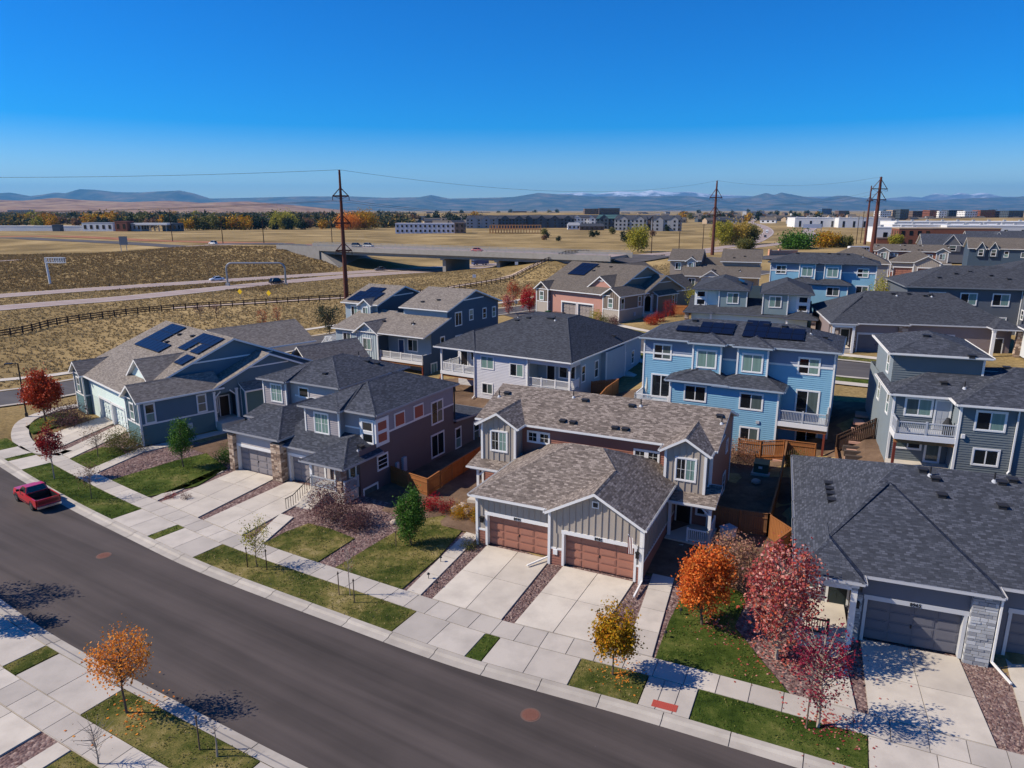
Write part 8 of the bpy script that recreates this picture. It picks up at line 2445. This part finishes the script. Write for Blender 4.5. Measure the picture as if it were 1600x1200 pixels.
# distant woods that read as one mass
rng = np.random.default_rng(77)
CW = []; SW = []
for _ in range(3200):
    D = 930 * 3.2 ** rng.random(); u = rng.uniform(-60, 640)
    if noise.noise(Vector((u * 0.013, D * 0.0016, 2.0))) < -0.25 + (0.3 if D < 1150 else 0): continue
    x, y = at(u, D, 2); hh = rng.uniform(5, 11) * (1 + D / 7000)
    for q in range(3):
        CW.append((x + rng.normal(0, 3.5), y + rng.normal(0, 3.5), GZ(x, y) + hh * rng.uniform(0.4, 0.8))); SW.append(hh * 0.3)
V, F = leaf_cloud(rng, CW, 13, SW, 2.3)
tag(link('plains_woods', cloud_mesh('plains_woods', V, F, leafmat('woods_foliage', [(46, 58, 40), (56, 68, 46), (38, 50, 38), (92, 88, 50), (150, 122, 44), (104, 84, 60), (66, 74, 48)]))), 'mixed dark and autumn woods of the suburb on the plain', 'woods', kind='stuff')
# loose stones over the near rock beds
rng = np.random.default_rng(12)
PV = [Vector(v).normalized() for v in ((1, 0, 0), (-1, 0, 0), (0, 1, 0), (0, -1, 0), (0, 0, 1))]
V, F = [], []
def inpoly(poly, x, y):
    ins = False; j = len(poly) - 1
    for i in range(len(poly)):
        if (poly[i][1] > y) != (poly[j][1] > y) and x < (poly[j][0] - poly[i][0]) * (y - poly[i][1]) / (poly[j][1] - poly[i][1]) + poly[i][0]: ins = not ins
        j = i
    return ins
for poly, n in (([W(54.95, 4.4), W(55.7, 4.4), FA.w(-0.15, 0.0), FA.w(-1.0, 0.5)], 500), ([W(60.7, 4.4), W(62.3, 4.4), FA.w(5.3, 0.2), FA.w(4.9, 0.0)], 380), ([W(49.0, 4.4), W(49.75, 4.4), FA.w(-6.1, 0.5), FA.w(-7.2, 1.0)], 420), ([W(79.1, 4.4), W(80.2, 4.4), FD.w(6.8, 0.2), FD.w(4.7, 0.0)], 500), ([W(40.5, 4.4), W(41.9, 4.4), (-8.4, 47.8), (-6.0, 51.2), (-10.5, 51.0), (-12.8, 48.6)], 900), ([W(10.6, 4.6), W(13.2, 4.4), (-31.6, 62.8), (-29.0, 65.5), (-32.4, 66.6)], 800), ([(15.0, 40.0), (17.0, 42.0), (18.6, 45.0), (15.6, 43.5)], 300)):
    xs = [p[0] for p in poly]; ys = [p[1] for p in poly]; c = 0
    while c < n:
        x, y = rng.uniform(min(xs), max(xs)), rng.uniform(min(ys), max(ys))
        if not inpoly(poly, x, y): continue
        c += 1
        r = rng.uniform(0.04, 0.10); b = len(V); an = rng.uniform(0, 6.28)
        for i in range(5):
            t = an + i * 1.2566; q = r * rng.uniform(0.75, 1.2)
            V.append((x + q * math.cos(t), y + q * math.sin(t), 0.04))
        V.append((x + rng.normal(0, r * 0.3), y + rng.normal(0, r * 0.3), 0.055 + r * rng.uniform(0.5, 0.9)))
        for i in range(5): F.append((b + i, b + (i + 1) % 5, b + 5))
me = bpy.data.meshes.new('loose_rocks'); me.from_pydata(V, [], F)
me.materials.append(leafmat('rock_colours', [(128, 102, 98), (160, 138, 130), (96, 74, 72), (184, 164, 152), (110, 84, 84), (146, 120, 112)], 0.9))
tag(link('loose_rocks', me), 'loose brown and pink rocks over the front beds', 'rocks', kind='stuff')
# ------------------------------------------------------------------ far buildings
def block(name, label, u, D, w, d, h, wall, a=0.0, roofm=None, rows=0, cols=0, win=None, gable=0.0, z=None, cat='building', group=None, gables=0):
    x, y = at(u, D, 2)
    z = GZ(x, y) if z is None else z
    root = empty(name, (x, y, z), R(a), label, cat, group)
    m = MB(); m.box(-w / 2, w / 2, 0, d, -3, h); m.build('wall', wall, root)
    rm = roofm or LGREY
    m = MB()
    if gable > 0:
        e = 0.5
        for s in (-1, 1):
            y0, y1 = (-e, d / 2) if s < 0 else (d + e, d / 2)
            q = [(-w / 2 - e, y0, h + 0.02), (w / 2 + e, y0, h + 0.02), (w / 2 + e - gable * 0.6, y1, h + gable), (-w / 2 - e + gable * 0.6, y1, h + gable)]
            m.poly(q if s < 0 else q[::-1])
        for s in (-1, 1):
            q = [(s * (w / 2 + e), -e, h + 0.02), (s * (w / 2 + e), d + e, h + 0.02), (s * (w / 2 + e - gable * 0.6), d / 2, h + gable)]
            m.poly(q if s > 0 else q[::-1])
    else:
        m.box(-w / 2 - 0.15, w / 2 + 0.15, -0.15, d + 0.15, h + 0.003, h + 0.6)
    m.build('roof', rm, root)
    for i in range(gables):
        c = -w / 2 + (i + 0.5) * w / gables; g = w / gables * 0.32
        m = MB(); m.poly([(c - g, -1.2, 0), (c + g, -1.2, 0), (c + g, -1.2, h), (c, -1.2, h + g * 0.75), (c - g, -1.2, h)])
        m.poly([(c + g, -1.2, 0), (c + g, 0, 0), (c + g, 0, h), (c + g, -1.2, h)]); m.poly([(c - g, 0, 0), (c - g, -1.2, 0), (c - g, -1.2, h), (c - g, 0, h)])
        m.build('bay', wall, root)
        m = MB(); m.poly([(c - g - .4, -1.7, h - .3), (c, -1.7, h + g * .75 + .1), (c, d / 2, h + g * .75 + .1), (c - g - .4, d / 2, h - .3)][::-1]); m.poly([(c + g + .4, -1.7, h - .3), (c, -1.7, h + g * .75 + .1), (c, d / 2, h + g * .75 + .1), (c + g + .4, d / 2, h - .3)])
        m.build('gable_roof', rm, root)
    if rows and cols:
        wm = MB(); ww, wh = w / cols * 0.42, h / rows * 0.5
        if 12 * rows * cols > 0:
            key = ('fw', round(ww, 2), round(wh, 2), (win or GL_D).name)
            if key not in CACHE:
                k = MB(); k.box(-ww / 2, ww / 2, -0.12, 0.02, 0, wh); CACHE[key] = k.mesh('window', [win or GL_D])
            for i in range(cols):
                for j in range(rows):
                    link('window', CACHE[key], root, (-w / 2 + (i + 0.5) * w / cols, -0.01 if not gables else (-1.22 if int((i + 0.5) / cols * gables * 3) % 3 == 1 else -0.01), h * j / rows + h / rows * 0.28))
            for s in (-1, 1):
                n = max(1, int(d / (w / cols)))
                for i in range(n):
                    for j in range(rows):
                        link('window', CACHE[key], root, (s * (w / 2 + 0.005), (i + 0.5) * d / n, h * j / rows + h / rows * 0.28), R(90))
    return root
W_WH = paint('white_render', (222, 222, 220), 0.6); W_BK = paint('red_brick_wall', (122, 76, 60), 0.8, 0.15); W_GY = paint('grey_render', (150, 152, 156), 0.6); W_DK = paint('charcoal_cladding', (72, 82, 92), 0.6); W_TN = paint('tan_render', (170, 150, 126), 0.7); W_BR = paint('brown_cladding', (112, 94, 84), 0.7); W_LV = paint('pale_wrap', (198, 198, 208), 0.7)
block('shop_building', 'white flat roofed shop left of the brick tower on the plain', 153, 745, 34, 18, 8, W_WH, -6, W_GY, 1, 5)
block('shop_tower', 'red brick tower block between the white shops on the plain', 190, 730, 13, 12, 9.5, W_BK, -6, W_BK, 1, 2)
block('shop_building', 'grey flat roofed shop right of the brick tower', 211, 735, 14, 14, 7.5, W_GY, -6, W_WH, 1, 3)
x, y = at(240, 732, 2)
root = empty('fuel_canopy', (x, y, GZ(x, y)), R(-6), 'white fuel station canopy right of the brick tower', 'canopy')
m = MB(); m.box(-19, 15, 0, 14, 6.2, 8.2); m.build('roof', W_WH, root)
for px in (-15, -5, 4, 12):
    m = MB(); m.box(px - 0.4, px + 0.4, 3, 3.8, -1, 6.2); m.box(px - 0.4, px + 0.4, 10, 10.8, -1, 6.2); m.build('post', W_GY, root)
block('shop_building', 'dark topped shop at the right end of the fuel station', 266, 738, 16, 12, 7.6, W_DK, -6, W_DK, 1, 3)
block('low_wall_building', 'long low white building at the left edge of the plain', 55, 760, 104, 10, 4.6, W_WH, -4, W_WH)
block('site_hut', 'small dark site hut in front of the long white building', 88, 735, 8, 6, 6, W_DK, -4, W_DK)
block('office_building', 'grey office block far off at the left of the plain', 28, 2600, 70, 40, 22, W_GY, 0, W_GY, 3, 9)
block('apartment_building', 'long pale wrapped apartment shell under construction', 668, 668, 60, 14, 8.6, W_LV, -3, W_LV, 2, 14)
block('apartment_building', 'brown unfinished end of the apartment shell under construction', 718, 664, 9, 13, 9, W_BR, -3, W_BR, 2, 2)
# timber frame under construction
x, y = at(806, 660, 2)
root = empty('house_skeleton', (x, y, GZ(x, y)), R(-2), 'orange timber house frames under construction on the plain', 'construction')
RAWW = woodmat('raw_timber', (184, 128, 76), (222, 170, 112))
for fx in range(19):
    m = MB(); q = -24 + fx * 2.6; m.box(q - 0.3, q + 0.3, 0, 0.3, -0.5, 7.4); m.box(q - 0.3, q + 0.3, 9, 9.3, -0.5, 7.4); m.build('stud', RAWW, root)
for zz in (0.2, 3.4, 4.0, 7.2):
    m = MB(); m.box(-24.2, 23, -0.05, 0.35, zz, zz + 0.35); m.box(-24.2, 23, 8.95, 9.35, zz, zz + 0.35); m.build('plate', RAWW, root)
m = MB(); m.box(-24, 23, 0.5, 8.8, 3.75, 3.95); m.build('floor_deck', RAWW, root)
for k, (u, D, w, a, wl_, gb, lab) in enumerate(((760, 900, 50, 3, W_GY, 3, 'grey gabled apartment block leftmost of the plains apartments'), (800, 890, 34, 2, W_DK, 2, 'dark teal gabled apartment block left of the brown end'), (856, 900, 66, 1, W_DK, 4, 'long dark teal gabled apartment block'), (912, 905, 34, 0, W_WH, 2, 'white gabled apartment block right of the long dark one'), (932, 900, 24, -6, W_WH, 2, 'white gabled apartment block with a steep roof'), (955, 820, 34, -10, W_DK, 2, 'teal roofed apartment block right of the white ones'), (985, 760, 34, -14, W_GY, 2, 'grey gabled apartment block nearest its teal neighbour'), (1010, 775, 24, -14, W_BR, 2, 'brown gabled apartment block second from the right end'), (1040, 735, 30, -16, W_GY, 2, 'grey gabled apartment block at the right end of the row'))):
    block('apartment_building', lab, u, D, w, 16, 11.5, wl_, a, SH_DARK if k not in (5,) else paint('teal_metal_roof', (70, 100, 100), 0.5), 3, max(4, int(w / 4.2)), GL_D, 4.2, gables=gb)
block('clubhouse', 'white gabled clubhouse in front of the plains apartments', 897, 800, 14, 10, 4.5, W_WH, 0, W_GY, 1, 3, GL_D, 3)
block('clubhouse', 'low white pavilion roofs in front of the teal roofed block', 925, 770, 26, 10, 4, W_BR, 0, SH_DARK, 1, 5, GL_D, 3)
block('office_building', 'big brown office block on the skyline left half', 924, 2000, 38, 40, 26, W_BR, 0, W_BR, 5, 9)
block('office_building', 'big dark brown office block on the skyline right half', 952, 1980, 56, 40, 27, paint('plum_cladding', (84, 72, 72), 0.7), 0, W_BR, 5, 12)
block('office_building', 'grey box building alone on the distant ridge', 812, 2300, 44, 40, 19, W_BR, 0, W_GY, 1, 5)
block('office_building', 'low white building on the ridge right of the brown offices', 1018, 2600, 60, 40, 9, W_WH, 0, W_GY)
block('office_building', 'blue glass office block on the right skyline', 1291, 2500, 34, 30, 27, paint('blue_cladding', (70, 104, 140), 0.4), 0, W_GY, 5, 6)
block('office_building', 'brown office block right of the blue glass one', 1318, 2500, 36, 30, 20, W_BR, 0, W_BR, 4, 8)
block('office_building', 'long grey shed on the skyline left of the blue office', 1180, 2400, 60, 40, 18, W_GY, 0, W_GY)
row = [(1383, 1700, 26, 20, W_WH), (1398, 1720, 14, 22, W_TN), (1412, 1700, 20, 24, W_DK), (1438, 1750, 40, 20, W_BR), (1458, 1700, 20, 22, W_BK), (1472, 1690, 18, 20, W_WH), (1492, 1720, 34, 22, W_DK), (1518, 1650, 34, 20, W_WH), (1542, 1640, 34, 22, W_BK), (1566, 1700, 40, 20, W_BR), (1586, 1650, 34, 21, W_DK)]
for k, (u, D, w, h, mt) in enumerate(row):
    block('office_building', ('%s walled block number counted along the right skyline row, %s from its left end') % ({'white_render': 'white', 'tan_render': 'tan', 'charcoal_cladding': 'charcoal', 'brown_cladding': 'brown', 'red_brick_wall': 'brick red'}[mt.name], ('first', 'second', 'third', 'fourth', 'fifth', 'sixth', 'seventh', 'eighth', 'ninth', 'tenth', 'eleventh')[k]), u, D, w, 30, h, mt, 0, mt, 4, max(3, int(w / 5)))
for k, (u, D, w, d, h, lab) in enumerate(((1398, 470, 26, 18, 9, 'white warehouse with dark door behind the tallest pole'), (1420, 480, 18, 14, 8, 'white warehouse end with dark doorway beside the yellow tree'), (1490, 560, 92, 26, 9, 'long white flat roofed warehouse in the middle of the right side'), (1570, 545, 84, 30, 8.5, 'long white flat roofed warehouse reaching the right edge'), (1520, 640, 130, 40, 10, 'far white warehouse roof behind the long one'), (1300, 900, 90, 40, 11, 'white warehouse left of the right hand poles'), (1350, 880, 60, 40, 11, 'white warehouse just behind the right hand poles'))):
    r_ = block('warehouse', lab, u, D, w, d, h, W_WH, -8, W_WH)
    for i in range(max(2, int(w / 12))):
        m = MB(); q = -w / 2 + (i + 0.5) * w / max(2, int(w / 12)); m.box(q - 1.3, q + 1.3, -0.1, 0.05, 0.5, h * 0.7); m.build('dock_door', GL_D, r_)
        m = MB(); m.box(q - 1, q + 1, d * 0.4, d * 0.4 + 2, h + 0.6, h + 2.0); m.build('roof_unit', W_GY, r_)
block('brick_building', 'modern brick building left of the dark apartment roofs', 1427, 405, 17, 14, 9.6, W_BK, -12, W_TN, 2, 4)
block('brick_building', 'low brown brick wing beside the modern brick building', 1390, 400, 14, 8, 4.2, W_BK, -12, W_BR)
block('brick_building', 'brown brick block behind the dark apartment roofs', 1500, 420, 40, 14, 9.4, W_BK, -12, W_TN)
x, y = at(1226, 330, 4)
root = empty('stone_wall', (x, y, GZ(x, y)), R(15), 'pink sandstone entrance wall behind the far blue duplex', 'wall')
m = MB(); m.box(-8, 7, 0, 0.7, -0.6, 2.2); m.box(-8.2, -7, -0.2, 0.9, -0.6, 2.9); m.box(-3.2, -2.2, -0.2, 0.9, -0.6, 2.9); m.build('wall', paint('pink_sandstone', (204, 150, 122), 0.8), root)
m = MB(); m.box(-8.2, 7.2, -0.1, 0.8, 2.203, 2.4); m.build('coping', CONC, root)

# suburban houses scattered among the belts (small in the picture)
rh = random.Random(4)
HM_ = []
for wl_, rf in ((W_WH, SH_TAN), (W_TN, SH_TAN), (W_BR, SH_DARK), (W_GY, SH_BLACK), (W_DK, SH_TAN)):
    m = MB(); m.box(-7, 7, -5, 5, -1, 4.6, 0); e = 0.6
    m.poly([(-7.6, -5.6, 4.6), (7.6, -5.6, 4.6), (7.6, 0, 7.8), (-7.6, 0, 7.8)], 1); m.poly([(7.6, 5.6, 4.6), (-7.6, 5.6, 4.6), (-7.6, 0, 7.8), (7.6, 0, 7.8)], 1); m.poly([(7, -5, 4.6), (7, 5, 4.6), (7, 0, 7.4)], 0); m.poly([(-7, 5, 4.6), (-7, -5, 4.6), (-7, 0, 7.4)], 0)
    for q in (-4.5, 0, 4.5): m.box(q - 0.9, q + 0.9, -5.06, -4.9, 1.4, 3.4, 2)
    HM_.append((m.mesh('suburban_house', [wl_, rf, GL_D]), wl_.name))
NAMES = {'white_render': 'white', 'tan_render': 'tan', 'brown_cladding': 'brown', 'grey_render': 'grey', 'charcoal_cladding': 'charcoal'}
def suburb(n, u0, u1, Da, Db, where):
    for i in range(n):
        D = Da * (Db / Da) ** rh.random(); u = rh.uniform(u0, u1); me, nm = rh.choice(HM_)
        x, y = at(u, D, 2)
        o = link('suburban_house', me, None, (x, y, GZ(x, y) - 0.1), rh.uniform(-0.6, 0.6)); s_ = 1 + D / 5000
        o.scale = (s_ * rh.uniform(0.9, 1.5), s_, s_)
        tag(o, 'distant %s walled house with a gabled roof %s' % (NAMES[nm], where), 'house', '%s houses %s' % (NAMES[nm], where))
suburb(54, -20, 620, 1000, 2600, 'among the left hand tree belt')
suburb(14, 560, 760, 900, 1700, 'among the trees behind the pale shell')
suburb(80, 1050, 1340, 1150, 3200, 'on the plain left of the warehouses')
suburb(26, 1340, 1620, 1100, 1600, 'on the rise above the right hand warehouses')
suburb(30, 600, 1060, 2200, 4200, 'on the bare ridge under the mountains')

# ------------------------------------------------------------------ foothills and mountains
def hillmat(name, cols, snow=None, sc_=0.0004):
    t = NT(name)
    p = t.pos()
    f = t.noise(p, sc_ * 2.2, 6.0, 0.65)
    col = t.ramp(f, [(0.35, S2L(cols[0])), (0.5, S2L(cols[1])), (0.66, S2L(cols[2]))])
    if snow:
        sx = t.new('ShaderNodeSeparateXYZ'); t.link(p, sx.inputs[0])
        g = t.math('ADD', t.math('MULTIPLY', sx.outputs[2], 1.0 / snow), t.math('MULTIPLY', t.math('SUBTRACT', f, 0.5), 1.1))
        col = t.mix(t.ramp(g, [(0.86, (0, 0, 0, 1)), (1.0, (1, 1, 1, 1))]), col, (0.85, 0.87, 0.9, 1))
    MATS[name] = t.done(col, 1.0, 0.0)
    return MATS[name]
def mountain_range(name, label, prof, D, depth, mat, seed, rough_=0.35, ny=36, base=-60, step=5):
    us = np.arange(prof[0][0], prof[-1][0] + 1, step)
    hp = np.interp(us, [p[0] for p in prof], [p[1] for p in prof])
    V, F = [], []
    nx = len(us)
    for j in range(ny + 1):
        f = j / ny                      # 0 front foot, 0.62 ridge, 1 back
        yy = D - depth + f * depth * 1.6
        env = (f / 0.625) ** 0.9 if f < 0.625 else max(0.0, 1 - (f - 0.625) / 0.375)
        for i in range(nx):
            zr = CAM_H + (328 - hp[i]) / 1100.0 * D * 1.04
            x = (us[i] - 800) / 1100.0 * D * 1.0
            n = noise.fractal(Vector((x / depth * 2.4 + seed, yy / depth * 1.3, seed)), 0.9, 2.1, 6)
            rdg = 1 - abs(noise.noise(Vector((x / depth * 3.6 + seed * 2, yy / depth * 0.9 + 3, seed))) * 1.6)
            k = 1.0 if abs(f - 0.625) < 1e-6 else max(0.0, 1 - rough_ * (1 - (1 - abs(f - 0.625) / 0.625) ** 6) * (0.75 - rdg * 0.55 - n * 0.35))
            z = base + (zr - base) * env * min(k, 1.02)
            V.append((x, yy, z))
    for j in range(ny):
        for i in range(nx - 1):
            a = j * nx + i
            F.append((a, a + 1, a + nx + 1, a + nx))
    me = bpy.data.meshes.new(name); me.from_pydata(V, [], F)
    me.materials.append(mat)
    me.polygons.foreach_set('use_smooth', [False] * len(me.polygons))
    return tag(link(name, me), label, 'mountains', kind='structure')
FOR_ = hillmat('forest_slopes', [(52, 60, 52), (86, 86, 70), (128, 112, 92)], None, 0.0006)
mountain_range('mountain_range', 'snow dusted high peaks on the far horizon', [(560, 326), (640, 318), (760, 312), (840, 308), (880, 303), (905, 302), (925, 305), (960, 300), (990, 303), (1010, 299), (1040, 302), (1070, 301), (1100, 305), (1180, 309), (1300, 308), (1360, 312), (1400, 308), (1420, 310), (1440, 304), (1462, 307), (1478, 302), (1490, 306), (1510, 303), (1530, 308), (1570, 309), (1640, 306)], 42000, 9000, hillmat('snowy_rock', [(96, 92, 90), (124, 118, 112), (146, 138, 130)], 950.0, 0.0004), 3.1, 0.5, 30)
mountain_range('mountain_range', 'blue forested mountain front across the middle and right', [(300, 326), (335, 312), (400, 311), (480, 309), (560, 309), (610, 311), (660, 310), (678, 307), (705, 312), (760, 311), (800, 310), (840, 304), (870, 306), (920, 309), (1000, 309), (1060, 308), (1120, 312), (1160, 310), (1183, 304), (1196, 307), (1206, 303.5), (1240, 309), (1270, 312), (1290, 308), (1305, 308), (1330, 312), (1400, 316), (1450, 314), (1500, 311), (1560, 310), (1600, 306), (1660, 304)], 26000, 6000, FOR_, 8.7, 0.5, 40, step=3)
mountain_range('mountain_range', 'blue rounded mountain on the left skyline', [(-60, 312), (0, 309), (30, 304), (45, 303), (75, 308), (92, 306), (112, 303), (128, 304), (150, 298), (172, 299), (200, 302), (240, 303), (275, 301), (300, 300), (320, 304), (340, 310), (380, 322)], 24000, 4500, FOR_, 15.2, 0.45, 34, step=3)
TANH = hillmat('tan_foothills', [(112, 84, 66), (150, 118, 92), (172, 146, 112)], None, 0.002)
mountain_range('foothills', 'rolling brown foothills behind the left tree belt', [(-60, 317), (0, 313), (60, 315), (110, 311), (150, 314), (220, 317), (280, 315), (330, 318), (400, 316), (440, 319), (500, 324), (560, 330)], 9000, 3000, TANH, 21.4, 0.25, 16, -20, 6)
mountain_range('foothills', 'tan ridge of open prairie behind the apartments', [(520, 345), (600, 334), (700, 332), (820, 331), (1000, 333), (1080, 338), (1140, 345)], 2100, 700, DRY, 33.0, 0.06, 10, -12, 8)
mountain_range('foothills', 'tan grassy rise above the white warehouses', [(1330, 350), (1380, 342), (1450, 339), (1540, 338), (1660, 339)], 1100, 330, DRY, 36.0, 0.06, 10, -8, 8)

# ------------------------------------------------------------------ air
HZ = bpy.data.materials.new('haze'); HZ.use_nodes = True
hn, hl = HZ.node_tree.nodes, HZ.node_tree.links
for n in list(hn):
    hn.remove(n)
pv = hn.new('ShaderNodeVolumePrincipled'); pv.inputs['Color'].default_value = (0.16, 0.54, 1.0, 1); pv.inputs['Density'].default_value = 0.00003; pv.inputs['Anisotropy'].default_value = 0.1
ho = hn.new('ShaderNodeOutputMaterial'); hl.new(pv.outputs[0], ho.inputs['Volume'])
m = MB(); m.box(-48000, 48000, -3600, 52000, -400, 1700)
tag(m.build('haze', HZ), 'thin blue air over the plain', 'haze', kind='stuff')
